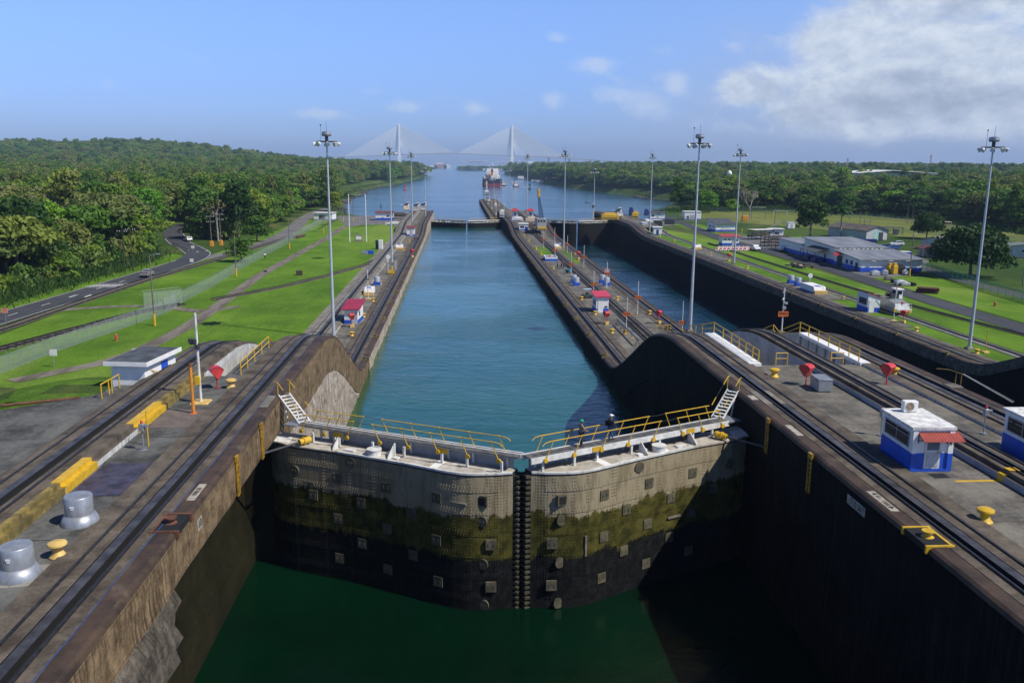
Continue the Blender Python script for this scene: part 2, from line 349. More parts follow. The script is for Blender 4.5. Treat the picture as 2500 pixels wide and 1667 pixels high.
WILD = grass_mat('rough_ground_cover', (.035, .075, .014), (.075, .125, .022), (.13, .13, .05), sc=.03)
FIELD = grass_mat('dry_playing_field', (.13, .16, .035), (.18, .21, .05), (.20, .18, .08), sc=.05)
def asphalt(name, c1, c2):
    m, t, b, o = nodemat(name); n = NT(t); p = n.pos(); x, y, z = n.sep(p)
    w = n.noise(n.scale(p, (1, .05, 1)), .8, 4, .6)
    n.put(b.inputs['Base Color'], n.mix(c1, c2, n.ramp(n.math('ADD', n.math('MULTIPLY', n.noise(p, .25, 6, .65), .6), n.math('MULTIPLY', w, .4)), .35, .65))); b.inputs['Roughness'].default_value = .85
    b.inputs['Specular IOR Level'].default_value = .25; n.L.new(n.bump(n.noise(p, 6, 3), .2, .02), b.inputs['Normal']); return m
ASPH = asphalt('asphalt', (.040, .043, .050), (.065, .068, .076)); ASPHO = asphalt('old_asphalt', (.10, .10, .10), (.19, .185, .18))
def dirt_mat():
    m, t, b, o = nodemat('dirt_track'); n = NT(t); p = n.pos()
    a = n.noise(n.scale(p, (1, .15, 1)), .6, 6, .65); f = n.noise(p, 2.5, 5, .7)
    c = n.mix((.075, .06, .045), (.20, .175, .14), n.ramp(n.math('ADD', n.math('MULTIPLY', a, .7), n.math('MULTIPLY', f, .3)), .36, .62))
    c = n.mix(c, (.06, .12, .02), n.math('MULTIPLY', n.ramp(n.noise(p, .35, 5, .7), .58, .68), .7))
    n.put(b.inputs['Base Color'], c); b.inputs['Roughness'].default_value = .95; n.L.new(n.bump(f, .4, .05), b.inputs['Normal']); return m
DIRT = dirt_mat()
MARK = simple('road_marking_paint', (.62, .62, .60), .7, 0, .15, 1.5)
ROCK = simple('shore_rock', (.09, .085, .075), .9, 0, .4, .4)
def water_mat(name, deep, shallow, ripple, big, rough=.06, sc=1.0, bank=None, spec=.35):
    m, t, b, o = nodemat(name); n = NT(t); p = n.pos(); x, y, z = n.sep(p)
    a = n.noise(n.scale(p, (1, .35, 1)), .018*sc, 5, .6, .6); g = n.noise(n.scale(p, (.35, 1, 1)), .06*sc, 4, .6)
    c = n.mix(deep, shallow, n.ramp(n.math('ADD', n.math('MULTIPLY', a, .6), n.math('MULTIPLY', g, .4)), .36, .64))
    if bank:   # green shallow algae at the foot of the walls
        e = n.ramp(n.math('ADD', n.math('MULTIPLY', n.noise(p, .5, 4), 1.6), n.math('ABSOLUTE', x)), 15.9, 17.3)
        c = n.mix(c, bank, n.math('MULTIPLY', e, .8))
    n.put(b.inputs['Base Color'], c); b.inputs['Roughness'].default_value = rough; b.inputs['IOR'].default_value = 1.33; b.inputs['Specular IOR Level'].default_value = spec
    w1 = n.noise(n.scale(p, (.6, 1, 1)), .9*sc, 5, .62, .5); w2 = n.noise(p, .12*sc, 4, .6, .8)
    gust = n.math('ADD', .25, n.math('MULTIPLY', n.ramp(n.noise(n.scale(p, (.4, 1, 1)), .03*sc, 5, .65, .8), .35, .65), 1.5)); n.L.new(n.bump(n.math('ADD', n.math('MULTIPLY', n.math('MULTIPLY', w1, ripple), gust), n.math('MULTIPLY', w2, big)), 1.0, .35), b.inputs['Normal']); return m
SEA = water_mat('sea_water', (.016, .062, .110), (.030, .095, .140), .55, 1.4, .12, .6)
CHAMBER = water_mat('chamber_water', (.007, .066, .076), (.020, .100, .100), .28, .6, .07, 1.0, (.03, .07, .012))
GREENW = water_mat('green_lock_water', (.0006, .007, .003), (.0012, .019, .0075), .16, .4, .07, 1.2)
# ------------------------------------------------------------------ ground, water, roads
def sstep(a, b, x): t = np.clip((x-a)/(b-a), 0, 1); return t*t*(3-2*t)
LSH = [(-200, -24.5), (452, -24.5), (470, -40), (560, -66), (660, -88), (752, -101), (930, -112), (1056, -110), (1130, -125), (1300, -118), (1502, -109), (1800, -100), (2114, -92), (2700, -88), (2790, -92), (3000, -180), (3400, -420), (5200, -1500)]
def lshore(y): return np.interp(y, [a for a, b in LSH], [b for a, b in LSH])
def hleft(x, y):
    h = np.full(np.broadcast(x, y).shape, 9.8)
    near = (1-sstep(64, 108, y))*(1-sstep(-33, -62, x)*0)*np.where(x > -34, 1, 1-sstep(-34, -70, x)[()] if np.isscalar(x) else 1)
    s = (1-sstep(62, 108, y))*(1-sstep(34, 66, -x)); h = h+10.5*s
    t = np.clip(-95-x, 0, None); gate = sstep(140, 300, y)
    h = h+np.minimum(t*.008, 5)*(.35+.65*gate)+3*np.exp(-((x+560)/330)**2-((y-1500)/520)**2)+46*np.exp(-((x+1250)/560)**2-((y-2250)/430)**2)+26*np.exp(-((x+720)/230)**2-((y-2250)/380)**2)+4*np.exp(-((x+330)/160)**2-((y-1650)/420)**2)
    d = lshore(y)-x; low = sstep(455, 700, y); base = h-low*4.5*np.exp(-np.clip(d, 0, None)/120)
    h = np.where(y > 452, -1.5+(base+1.5)*sstep(0, 26, d), h)
    return h
def ground(name, ys, xs_of, hf, mat, flip=1):
    mb = MB(); rows = []
    for y in ys:
        xs = xs_of(y); hh = hf(xs, np.full(len(xs), y)); rows.append([(float(a), float(y), float(c)) for a, c in zip(xs, hh)])
    mb.loft(rows); return structure(mb.build(name, mat, ang=180))
ysl = np.concatenate([np.arange(-60, 130, 5), np.arange(130, 460, 15), np.arange(460, 900, 14), np.arange(900, 3200, 45), np.arange(3200, 5300, 200)])
uu = np.concatenate([[0, .6, 2, 4, 7, 10, 14, 18, 22, 26], np.arange(30, 120, 7), np.arange(120, 400, 20), np.arange(400, 2600, 90)])
ground('left_bank_ground', ysl, lambda y: lshore(y)-uu, hleft, WILD)
RSH = [(-200, 69), (430, 69), (470, 84), (560, 112), (650, 142), (729, 198), (800, 197), (856, 214), (925, 201), (1078, 197), (1234, 176), (1357, 165), (1810, 154), (2092, 161), (2673, 158), (3200, 160), (4336, 222), (6000, 240)]
def rshore(y): return np.interp(y, [a for a, b in RSH], [b for a, b in RSH])
def hright(x, y):
    h = np.full(np.broadcast(x, y).shape, 9.75)
    h = h+10.4*(1-sstep(62, 112, y))
    h = h+np.clip((x-240)*.012, 0, 4)*sstep(250, 520, y)+1*np.exp(-((x-900)/520)**2-((y-1700)/520)**2)+2*np.exp(-((x-420)/160)**2-((y-1300)/400)**2)
    d = x-rshore(y); h = h-sstep(560, 900, y)*4*np.exp(-np.clip(d, 0, None)/140)
    return np.where(y > 428, -1.5+(h+1.5)*sstep(0, 24, d), h)
ysr = np.concatenate([np.arange(-60, 130, 5), np.arange(130, 430, 15), np.arange(430, 1000, 12), np.arange(1000, 3000, 45), np.arange(3000, 6200, 200)])
ground('right_bank_ground', ysr, lambda y: rshore(y)+uu*1.25, hright, WILD)
def flat_sheet(name, poly, z, mat, kind='structure'):
    mb = MB(); mb._add([(x, y, z(x, y) if callable(z) else z) for x, y in poly], [tuple(range(len(poly)))]); o = mb.build(name, mat, smooth=False); o['kind'] = kind; return o
sea = flat_sheet('sea', [(-16000, -300), (16000, -300), (16000, 22000), (-16000, 22000)], 0.0, SEA)
flat_sheet('upper_chamber_water', [(-19.4, -60), (19.4, -60), (19.4, 60), (-19.4, 60)], 8.8, GREENW)
flat_sheet('right_chamber_water', [(XC1-.2, 20), (XR0+.3, 20), (XR0+.3, 405), (XC1-.2, 405)], .06, water_mat('shaded_chamber_water', (.002, .022, .040), (.005, .040, .058), .3, .6, .08, 1.0))  # darker sheet for this lane: the wall's shadow is put into its colour
flat_sheet('lower_chamber_water', [(-16.9, 52), (16.9, 52), (16.9, 412), (-16.9, 412)], 7.8, CHAMBER)
def patch(name, poly, hf, mat, lift=.04, step=6.0):
    """a piece of ground cover that follows the terrain: grid clipped to a polygon by row"""
    P = np.array(poly, float); y0, y1 = P[:, 1].min(), P[:, 1].max(); k = max(2, int((y1-y0)/step)+1); rows = []
    for y in np.linspace(y0+1e-3, y1-1e-3, k):
        xs = []
        for (xa, ya), (xb, yb) in zip(P, np.roll(P, -1, 0)):
            if (ya <= y) != (yb <= y): xs.append(xa+(xb-xa)*(y-ya)/(yb-ya))
        if len(xs) < 2: continue
        g = np.linspace(min(xs), max(xs), 9); hh = hf(g, np.full(9, y)); rows.append([(float(a), float(y), float(h)+lift) for a, h in zip(g, hh)])
    mb = MB(); mb.loft(rows); return structure(mb.build(name, mat, ang=180))
def road(name, pts, width, hf, mat, lift=.06, step=5.0, w2=None):
    """strip along a smoothed polyline"""
    P = [Vector((*p, 0)) for p in pts]; out = []
    for i in range(len(P)-1):
        a = P[max(i-1, 0)]; b = P[i]; c = P[i+1]; d = P[min(i+2, len(P)-1)]; n = max(2, int((c-b).length/step))
        for k in range(n):
            t = k/n; out.append(.5*((2*b)+(-a+c)*t+(2*a-5*b+4*c-d)*t*t+(-a+3*b-3*c+d)*t**3))
    out.append(P[-1]); rows = []
    for i, p in enumerate(out):
        t = (out[min(i+1, len(out)-1)]-out[max(i-1, 0)]).normalized(); nn = Vector((t.y, -t.x, 0)); w = width if w2 is None else width+(w2-width)*i/(len(out)-1)
        r = []
        for s in (-.5, -.25, 0, .25, .5):
            q = p+nn*(w*s); r.append((q.x, q.y, float(hf(np.array([q.x]), np.array([q.y]))[0])+lift))
        rows.append(r)
    mb = MB(); mb.loft(rows); return structure(mb.build(name, mat, ang=180))
# left bank
patch('lawn', [(-28.4, 62), (-28.4, 330), (-30, 395), (-53, 392), (-51.5, 300), (-50.5, 150), (-55, 110), (-36, 60)], hleft, LAWN, .05)
patch('lawn', [(-50, 40), (-50, 150), (-51, 380), (-62, 440), (-62, 40)], hleft, LAWN, .03)
patch('lawn', [(-61.5, 60), (-61.5, 330), (-66, 440), (-78, 440), (-77.5, 260), (-76, 60)], hleft, LAWN, .045)
patch('grass_slope', [(-20, -20), (-20, 62), (-60, 62), (-60, -20)], hleft, LAWN, .02)
patch('grass_verge', [(-80, 60), (-80, 250), (-90, 262), (-93, 200), (-96, 150), (-98, 60)], hleft, LAWN, .05)
ROADL = [(-87, 60), (-86, 120), (-84.6, 146), (-83.2, 168), (-81.3, 200), (-80.2, 222), (-79.5, 243), (-82.5, 262), (-90, 279), (-98, 295), (-105, 312), (-116, 345), (-124, 385)]
road('road', ROADL, 7.6, hleft, ASPH, .09)
def offset_line(pts, off): 
    o = []
    for i, p in enumerate(pts):
        a = Vector(pts[max(i-1, 0)]); b = Vector(pts[min(i+1, len(pts)-1)]); t = (b-a).normalized(); o.append((p[0]+t.y*off, p[1]-t.x*off))
    return o
road('road_marking', offset_line(ROADL, 3.5), .16, hleft, MARK, .11); road('road_marking', offset_line(ROADL, -3.5)[:7], .16, hleft, MARK, .11); road('road_marking', offset_line(ROADL, -3.5)[7:11], .16, hleft, MARK, .11)
mb = MB()
for y in range(66, 212, 11): xm = float(np.interp(y, [60, 120, 146, 168, 200, 222], [-87, -86, -84.6, -83.2, -81.3, -80.2])); mb.at((xm, y, 0), -.05).box(-.07, .07, 0, 3.2, 9.905, 9.925)
mb.at()
for q in [(180, 842+0), ]: pass
for px, py, l, w in [(178, 723, 3.0, .5), (215, 722.5, 3.0, .5), (482, 614.5, 1.6, .5), (505, 612.5, 1.6, .5)]:
    c = spot(px, py, 9.9); mb.box(c.x-w/2, c.x+w/2, c.y-l/2, c.y+l/2, 9.905, 9.925)
for k in range(9): mb.at((-85.0+k*.72, 192.5, 0), R(-35)).box(-.12, .12, -1.7, 1.7, 9.905, 9.925)
mb.at(); mb.box(-85.2, -78.8, 189.6, 189.9, 9.905, 9.925); mb.box(-85.2, -78.6, 195.4, 195.7, 9.905, 9.925)
structure(mb.build('road_marking', MARK, smooth=False))
road('side_road', [(-79, 246), (-73, 262), (-70, 300), (-72, 350), (-76, 392), (-80, 430), (-85, 520), (-88, 640)], 6.5, hleft, ASPHO, .075)
patch('paved_yard', [(-30, 392), (-26, 450), (-50, 452), (-66, 455), (-66, 440), (-54, 384), (-51, 372), (-46, 388)], hleft, ASPHO, .07)
DIRTP = [(-60, 107), (-56, 112.5), (-52, 119), (-50, 133), (-49.8, 154), (-51.3, 184), (-52.5, 212), (-52.4, 255), (-52.4, 320), (-53.5, 384)]
road('dirt_track', DIRTP, 2.7, hleft, DIRT, .08, 4)
road('dirt_track', [(-51, 158), (-56, 161), (-61, 164), (-70, 164), (-78, 160)], 2.6, hleft, DIRT, .085, 3)
road('dirt_track', [(-50.5, 157), (-48.5, 161), (-46, 164)], 2.2, hleft, DIRT, .088, 3)
# right bank
patch('lawn', [(72.5, 100), (72.5, 400), (79, 398), (92, 330), (92.5, 270), (91.5, 190), (90, 100)], hright, LAWN, .05)
patch('lawn', [(98, 180), (100, 212), (112, 212), (118, 190), (118, 120), (97, 120)], hright, LAWN, .05)
patch('lawn', [(97, 310), (96, 400), (112, 400), (112, 310)], hright, LAWN, .05)
patch('lawn', [(112, 130), (116, 200), (128, 240), (150, 330), (118, 330), (112, 300), (128, 300), (120, 240), (106, 130)], hright, LAWN, .035)
patch('grass_slope', [(72.5, 40), (72.5, 100), (92, 100), (92, 40)], hright, LAWN, .04)
patch('playing_field', [(128, 420), (118, 470), (152, 512), (235, 500), (240, 400), (225, 300), (172, 330), (150, 380)], hright, FIELD, .05)
road('road', [(93, 100), (93.5, 135), (94, 160), (95, 180), (96, 205), (97, 232), (96.5, 268), (96.3, 305), (98, 345), (103, 395), (106, 440), (110, 480)], 5.6, hright, ASPH, .08)
road('road', [(118, 100), (118, 150), (119, 190), (123, 220), (128, 245), (134, 275)], 5.0, hright, ASPHO, .075)
patch('paved_yard', [(98, 270), (98, 330), (118, 335), (135, 315), (135, 240), (124, 230), (122, 276)], hright, ASPHO, .07)
patch('paved_yard', [(80, 384), (72.5, 372), (72.5, 428), (98, 420), (97, 385)], hright, ASPHO, .06)
patch('paved_yard', [(99, 205), (100, 262), (107, 278), (104, 216), (118, 216), (118, 206)], hright, ASPHO, .065)
# rocky water's edge
def shore_rocks(sh, side, y0, y1, seed):
    r2 = random.Random(seed); mb = MB()
    for k in range(260):
        y = r2.uniform(y0, y1); x = float(sh(y))-side*r2.uniform(1.5, 11); s = r2.uniform(.5, 1.7)
        mb.ball((x, y, .4+r2.uniform(-.3, .9)), s, 6, 4, (1, r2.uniform(.7, 1.4), .6))
    o = mb.build('shore_rocks', ROCK, ang=20); tag(o, kind='stuff'); return o
o = shore_rocks(lshore, 1, 640, 1520, 3); tag(o, 'dark boulders along the left water edge below the forest', 'rocks'); o = shore_rocks(rshore, -1, 700, 1000, 4); tag(o, 'dark boulders along the right shoreline below the palms', 'rocks')
# ------------------------------------------------------------------ lock walls
YS_ALL = sorted(set([-60, -20, 20, 40, 50, 57, 58, 69, 76] + list(np.arange(79, 116, 1.5)) + [130, 180, 240, 300, 322] + list(np.arange(326, 368, 3)) + [380, 400, 420, 440, 456]))
def strip(mb, edge, sg, sec, ys, zf=zc):
    """sec: list of (distance from edge, height above the wall profile or ('abs', z), material index of the face that follows)"""
    for i in range(len(sec)-1):
        mb.use(sec[i][2]); rows = []
        for y in ys:
            r = []
            for d, h, _ in (sec[i], sec[i+1]): r.append((edge+sg*d, y, h[1] if isinstance(h, tuple) else zf(y)+h))
            rows.append(r)
        mb.loft(rows)
    mb.use(0)
def towing(parent, edge, sg, ys, face, facelow, depth=2.3, back=-.6):
    """the coping, the rail band and the rack of one towing track along an edge"""
    cp = MB(); strip(cp, edge, sg, [(.0, -.28, 0), (.07, -.09, 0), (.22, 0, 0), (.88, 0, 0), (.92, -.05, 0)], ys)
    cp.build('coping', COPE, parent, ang=60)
    tk = MB(); strip(tk, edge, sg, [(.92, -.05, 0), (.96, -.01, 0), (1.62, -.01, 1), (1.62, -.28, 1), (2.0, -.28, 1), (2.0, .03, 2), (2.42, .03, 1), (2.42, -.10, 1), (2.5, -.10, 1), (2.5, .01, 0), (3.15, .01, 1), (3.15, -.08, 1), (3.23, -.08, 0), (3.23, .0, 0), (4.2, 0, 3), (4.2, back if isinstance(back, tuple) else back, 3)], ys)
    tk.build('towing_track', [TRACKC, SLOT, PLATE, WHITEC], parent, ang=20)
    for d in (1.56, 3.08):
        r = MB(); strip(r, edge, sg, [(d-.06, -.02, 0), (d-.05, .09, 0), (d+.05, .09, 0), (d+.06, -.02, 0)], ys); r.build('rail', RAIL, parent, ang=60)
RUBF = concrete('broken_face', (.04, .034, .024), (.20, .17, .13), streak=(.018, .014, .01), sc=1.4, bump=.8)
def rough_face(edge, sg, y0, y1, top, bot, dx, name, mat, parent, seed=1, amp=.25, zf=zc, ny=2.0, nz=7):
    """vertical wall face with worn, uneven relief; top/bot are offsets or ('abs', z)"""
    r2 = np.random.RandomState(seed); ys = np.arange(y0, y1+.01, ny); rows = []
    for y in ys:
        zt = top[1] if isinstance(top, tuple) else zf(y)+top; zb = bot[1] if isinstance(bot, tuple) else zf(y)+bot
        rows.append([(edge+sg*(dx+r2.uniform(-amp, amp*.2)*(0 if k == 0 else 1)), y+r2.uniform(-.3, .3)*ny*.5*(0 if y in (ys[0], ys[-1]) else 1), zt+(zb-zt)*k/nz) for k in range(nz+1)])
    mb = MB(); mb.loft(rows); return mb.build(name, mat, parent, ang=50)
LADY = simple('shaded_grimy_yellow', (.40, .23, .015), .6, 0, .3, 2.5, dirt=((.08, .05, .02), .8, .48))  # grimy ladder yellow, its base colour lowered to carry the wall's shade
def ladder(parent, x, sg, y, ztop, n=9, w=.38):
    lad = MB()
    for s in (-w/2, w/2): lad.box(x-sg*.10-.04, x-sg*.10+.04, y+s-.05, y+s+.05, ztop-n*.3, ztop-.05)
    for k in range(n): lad.box(x-sg*.10-.02, x-sg*.10+.02, y-w/2, y+w/2, ztop-.35-k*.3, ztop-.30-k*.3)
    lad.box(x-sg*.16, x-sg*.02, y-.25, y+.25, ztop-.35, ztop-.02)
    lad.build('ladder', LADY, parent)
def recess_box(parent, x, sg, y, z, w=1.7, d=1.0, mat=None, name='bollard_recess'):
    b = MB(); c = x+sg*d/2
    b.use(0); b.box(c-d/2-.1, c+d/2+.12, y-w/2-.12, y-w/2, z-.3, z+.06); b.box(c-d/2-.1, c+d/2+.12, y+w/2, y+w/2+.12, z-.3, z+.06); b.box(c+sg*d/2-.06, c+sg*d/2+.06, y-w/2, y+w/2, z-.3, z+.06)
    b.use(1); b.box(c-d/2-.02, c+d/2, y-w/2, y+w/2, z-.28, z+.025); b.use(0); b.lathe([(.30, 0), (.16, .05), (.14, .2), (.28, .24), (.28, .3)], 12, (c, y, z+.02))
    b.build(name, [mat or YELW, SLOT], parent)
# --- left wall
lw = empty('lock_wall', (0, 0, 0), 0, 'left lock wall beside the green lawn, its top edge stained brown', 'lock wall')
towing(lw, -W2, -1, YS_ALL, None, None, back=('abs', 9.5))
rough_face(-W2, -1, -60, 58, -.28, -2.35, .02, 'stained_face', FACE_L, lw, 1, .10, nz=4)
rough_face(-W2, -1, -60, 36, -2.35, -6, .05, 'broken_ledge', RUBF, lw, 2, .5, nz=6)
mb = MB(); mb.loft([[(-W2-.02, y, ZN-2.35), (-W2-.5, y, ZN-2.45), (-19.2, y, ZN-2.6), (-19.2, y, ZN-8), (-18.7, y, ZN-9.5), (-18.7, y, -2)] for y in (34, 46, 57.9)]); mb.build('gate_recess', FACE_W, lw, ang=20)
mb = MB(); mb.loft([[(-W2-.3, y, ZN-5.8), (-W2-1.3, y, ZN-8.5), (-18.9, y, -2)] for y in (-60, 0, 36)]); mb.build('lower_face', FACE_W, lw, ang=20)
rough_face(-W2, -1, 58, 120, -.28, -3.7, .02, 'stained_face', FACE_L, lw, 3, .06, nz=5)
rough_face(-W2, -1, 58, 118, -3.7, ('abs', 7.4), .04, 'scarred_face', FACE_LOW, lw, 4, .22, ny=1.5, nz=8)
rough_face(-W2, -1, 118, 456, -.28, ('abs', -1), .03, 'worn_face', FACE_LOW, lw, 5, .3, ny=2.5, nz=5)
mb = MB(); mb.loft([[(-16.75, 58, z), (-19.3, 57.9, z)] for z in (ZN-.2, -2)]); mb.build('quoin', FACE_W, lw)
# decks of the left wall
mb = MB(); mb.loft([[(-20.97, -60, 20.42), (-36, -60, 20.38)], [(-20.97, 50, 20.42), (-36.5, 50, 20.38)], [(-20.97, 57.2, 20.42), (-35.4, 57.2, 20.38)], [(-20.97, 61, 20.42), (-30.4, 61.2, 20.38)], [(-20.97, 64.6, 20.42), (-29.5, 64.6, 20.38)], [(-20.97, 66.5, 20.42), (-24, 66.5, 20.42)]])
mb.loft([[(-36, -60, 20.38), (-36, -60, 17)], [(-36.5, 50, 20.38), (-36.5, 50, 17)], [(-35.4, 57.2, 20.38), (-35.4, 57.2, 15)], [(-30.4, 61.2, 20.38), (-30.4, 61.2, 14)], [(-29.5, 64.6, 20.38), (-29.5, 64.6, 12)]])
mb.loft([[(-20.97, 66.5, 20.42), (-20.97, 66.5, 9)], [(-24, 66.5, 20.42), (-24, 66.5, 9)]])
mb.build('deck', DECKL, lw, ang=20)
mb = MB(); strip(mb, 0, -1, [(20.9, ('abs', 9.86), 0), (24.0, ('abs', 9.86), 0)], [66.5, 200, 320]); strip(mb, 0, -1, [(20.9, -.05, 0), (29.0, -.05, 0), (29.0, -3.5, 0)], [320, 326, 334, 342, 350, 358, 364, 456]); mb.build('deck', DECK, lw, ang=20)
# return track of the left wall, on its plinth
def return_track(parent, xa, xb, sg, ys, zf, kerb=True, side=WHITEC, base=9.5, top=None):
    w = abs(xb-xa); k = MB()
    if kerb: s = [(0, ('abs', base), 1), (0, .22, 0), (.28, .22, 0), (.28, .46, 0), (.55, .46, 0)]
    else: s = [(0, ('abs', base), 1), (0, .06, 0), (.5, .06, 0)]
    h = s[-1][1]
    s += [(w*.42, h, 2), (w*.42, h-.22, 2), (w*.54, h-.22, 2), (w*.54, h+.04, 3), (w*.64, h+.04, 0), (w-.3, h, 0), (w, h-.1, 1), (w, ('abs', base), 1)]
    strip(k, xa, sg, s, ys, zf); k.build('return_track', [top or TRACKC, side, SLOT, PLATE], parent, ang=20)
    for d in (.33, .80):
        r = MB(); strip(r, xa, sg, [(w*d-.06, h-.02, 0), (w*d-.05, h+.09, 0), (w*d+.05, h+.09, 0), (w*d+.06, h-.02, 0)], ys, zf); r.build('rail', RAIL, parent, ang=60)
YS_RT = [y for y in YS_ALL]
return_track(lw, -23.9, -27.9, -1, [y for y in YS_RT if y <= 115], lambda y: zc(y+5)-.02, kerb=True, side=WHITEC); return_track(lw, -23.9, -27.9, -1, [y for y in YS_RT if y >= 114], lambda y: zc(y)-.02, kerb=True, side=WHITEC, top=PATHC)
mb = MB()
for y0, y1 in ((-6, -1), (42.0, 45.8), (52.0, 57.0)): mb.prism([(-23.86, 20.3), (-23.86, 20.80), (-24.16, 20.80), (-24.16, 21.03), (-24.62, 21.03), (-24.62, 20.3)], y0, y1)
mb.build('painted_kerb', YEL, lw)
mb = MB(); mb.prism([(-23.87, 20.3), (-23.87, 20.79), (-24.17, 20.79), (-24.17, 21.02), (-24.5, 21.02), (-24.5, 20.3)], 57.01, 66); mb.prism([(-23.87, 20.3), (-23.87, 20.79), (-24.17, 20.79), (-24.17, 21.02), (-24.5, 21.02), (-24.5, 20.3)], 20, 41.9); mb.build('worn_kerb', YELW, lw)
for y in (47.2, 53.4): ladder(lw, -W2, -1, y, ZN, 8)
recess_box(lw, -W2, -1, 37.8, ZN, 1.9, 1.1, RUST)
for y in np.arange(118, 320, 16): recess_box(lw, -W2, -1, float(y), ZF, 1.4, .8, YELW)
# steel hatch covers let into the left deck
mb = MB(); mb.box(-23.7, -21.1, 41.6, 46.4, 20.40, 20.455); mb.build('steel_hatch', simple('rusted_blue_plate', (.06, .06, .10), .55, .2, .4, 1.4, dirt=((.11, .065, .05), .9, .42)), lw)
mb = MB(); mb.box(-23.7, -21.1, 53.0, 57.0, 20.40, 20.45); mb.build('concrete_cover', concrete('pinkish_slab', (.10, .08, .07), (.19, .155, .135)), lw)
# blue hose lying along the coping
hs = MB(); hs.tube([(-17.66+.04*math.sin(y*.7), y, zc(y)+.03) for y in np.arange(20, 86, 1.5)], .026, 5); tag(hs.build('hose', simple('faded_blue_hose', (.03, .06, .17), .6)), 'thin blue hose laid along the left coping', 'hose')
# --- centre wall
cw = empty('lock_wall', (0, 0, 0), 0, 'centre lock wall between the two lanes, carrying huts and orange signs', 'lock wall')
towing(cw, XC0, 1, YS_ALL, None, None, back=('abs', 9.5)); towing(cw, XC1, -1, YS_ALL, None, None, back=('abs', 9.5))
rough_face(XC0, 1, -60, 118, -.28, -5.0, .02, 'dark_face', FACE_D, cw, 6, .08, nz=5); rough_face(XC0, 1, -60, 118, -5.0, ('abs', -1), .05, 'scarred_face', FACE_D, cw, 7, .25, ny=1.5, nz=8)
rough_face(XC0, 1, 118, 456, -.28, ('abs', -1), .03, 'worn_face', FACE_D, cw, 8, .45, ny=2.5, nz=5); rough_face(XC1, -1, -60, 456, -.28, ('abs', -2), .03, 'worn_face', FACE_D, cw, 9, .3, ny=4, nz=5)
mb = MB(); mb.loft([[(XC0+4.15, y, 20.36), (25.4, y, 20.36)] for y in (-60, 20, 69)]); mb.loft([[(27.55, y, 20.36), (XC1-4.15, y, 20.36)] for y in (-60, 20, 69)])
mb.loft([[(XC0+4.15, 69, 20.36), (XC0+4.15, 69, 9)], [(25.4, 69, 20.36), (25.4, 69, 9)]]); mb.loft([[(27.55, 69, 20.36), (27.55, 69, 9)], [(XC1-4.15, 69, 20.36), (XC1-4.15, 69, 9)]])
mb.loft([[(XC0+4.15, y, 9.86), (XC1-4.15, y, 9.86)] for y in (69, 200, 326)]); mb.loft([[(XC0+4.15, y, zc(y)-.05), (XC1-4.15, y, zc(y)-.05)] for y in (326, 334, 342, 350, 358, 364, 456)]); mb.loft([[(XC0, 456, z), (XC1, 456, z)] for z in (ZG, -1)])
mb.build('deck', DECK, cw, ang=20)
return_track(cw, 25.4, 27.6, 1, YS_ALL, lambda y: zc(y) if y > 112 else zc(y)-.05, kerb=True, side=GREYP)
mb = MB(); mb.box(XC0+3.9, XC0+4.95, 68.6, 82, 20.3, 20.61); mb.box(XC1-4.38, XC1-3.5, 68.6, 82, 20.3, 20.61); mb.build('white_walkway', WHT, cw)
mb = MB()
for k in range(7): mb.box(XC1-4.5, XC1-4.3, 69.6+k*1.95, 69.85+k*1.95, 14, 20.29)
mb.build('pilaster', GREYP, cw)
mb = MB(); mb.box(XC1-4.36, XC1-4.22, 69.0, 82, 14.5, 20.29); mb.build('pit_wall', WHITEC, cw)
mb = MB(); mb.box(XC0+4.22, XC0+4.8, 69.0, 82, 9.5, 20.29); mb.build('pit_wall', WHITEC, cw)
def y_line(parent):
    m_ = MB(); m_.box(22.9, 25.38, 41.75, 41.98, 20.36, 20.372); m_.box(25.38, 25.42, 41.6, 42.1, 20.36, 20.78); m_.box(25.4, 25.7, 41.6, 42.1, 20.77, 20.785); m_.box(25.7, 26.3, 41.6, 42.1, 21.01, 21.025); m_.box(26.9, 28.2, 41.7, 42, 21.07, 21.08); m_.build('yellow_line', YEL, parent)
y_line(cw)
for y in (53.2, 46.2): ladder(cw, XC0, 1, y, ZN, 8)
recess_box(cw, XC0, 1, 34.7, ZN, 1.9, 1.1, YEL)
for y in np.arange(119, 320, 15): recess_box(cw, XC0, 1, float(y), ZF, 1.4, .8, YELW); 
MBRD = simple('weathered_marking_board', (.40, .37, .30), .8, 0, .2, 2, dirt=((.14, .10, .07), .8, .48))
def sign_paint(name, txt, size, x, y, z, rotz, parent, wall=False, bg=None):
    if bg:
        m_ = MB(); a, b2 = bg
        if wall: m_.at((x, y, z), rotz).box(-a/2, a/2, -.012, .004, -b2/2, b2/2)
        else: m_.at((x, y, z), rotz).box(-a/2, a/2, -b2/2, b2/2, -.005, .012)
        m_.build('marking_board', MBRD, parent)
    return text(txt, size, BLK, parent, (x, y, z+(0 if wall else .02)) if not wall else (x+.02*math.sin(rotz), y-.02*math.cos(rotz), z), (R(90) if wall else 0, 0, rotz), name, .004)
sign_paint('lettering', '◄ 50 | 1000 ►', .34, XC0+.55, 38.9, ZN+.01, R(-62-28), cw, bg=(2.6, .42)); sign_paint('lettering', '1000 50', .34, -W2-.5, 41.6, ZN+.01, R(90), lw, bg=(2.2, .40))
mb = MB(); mb.box(XC0+.40, XC0+.80, 49.4, 51.6, ZN, ZN+.01); mb.box(XC0+.35, XC0+.85, 57.6, 58.8, ZN, ZN+.01); mb.build('worn_marking', MBRD, cw)
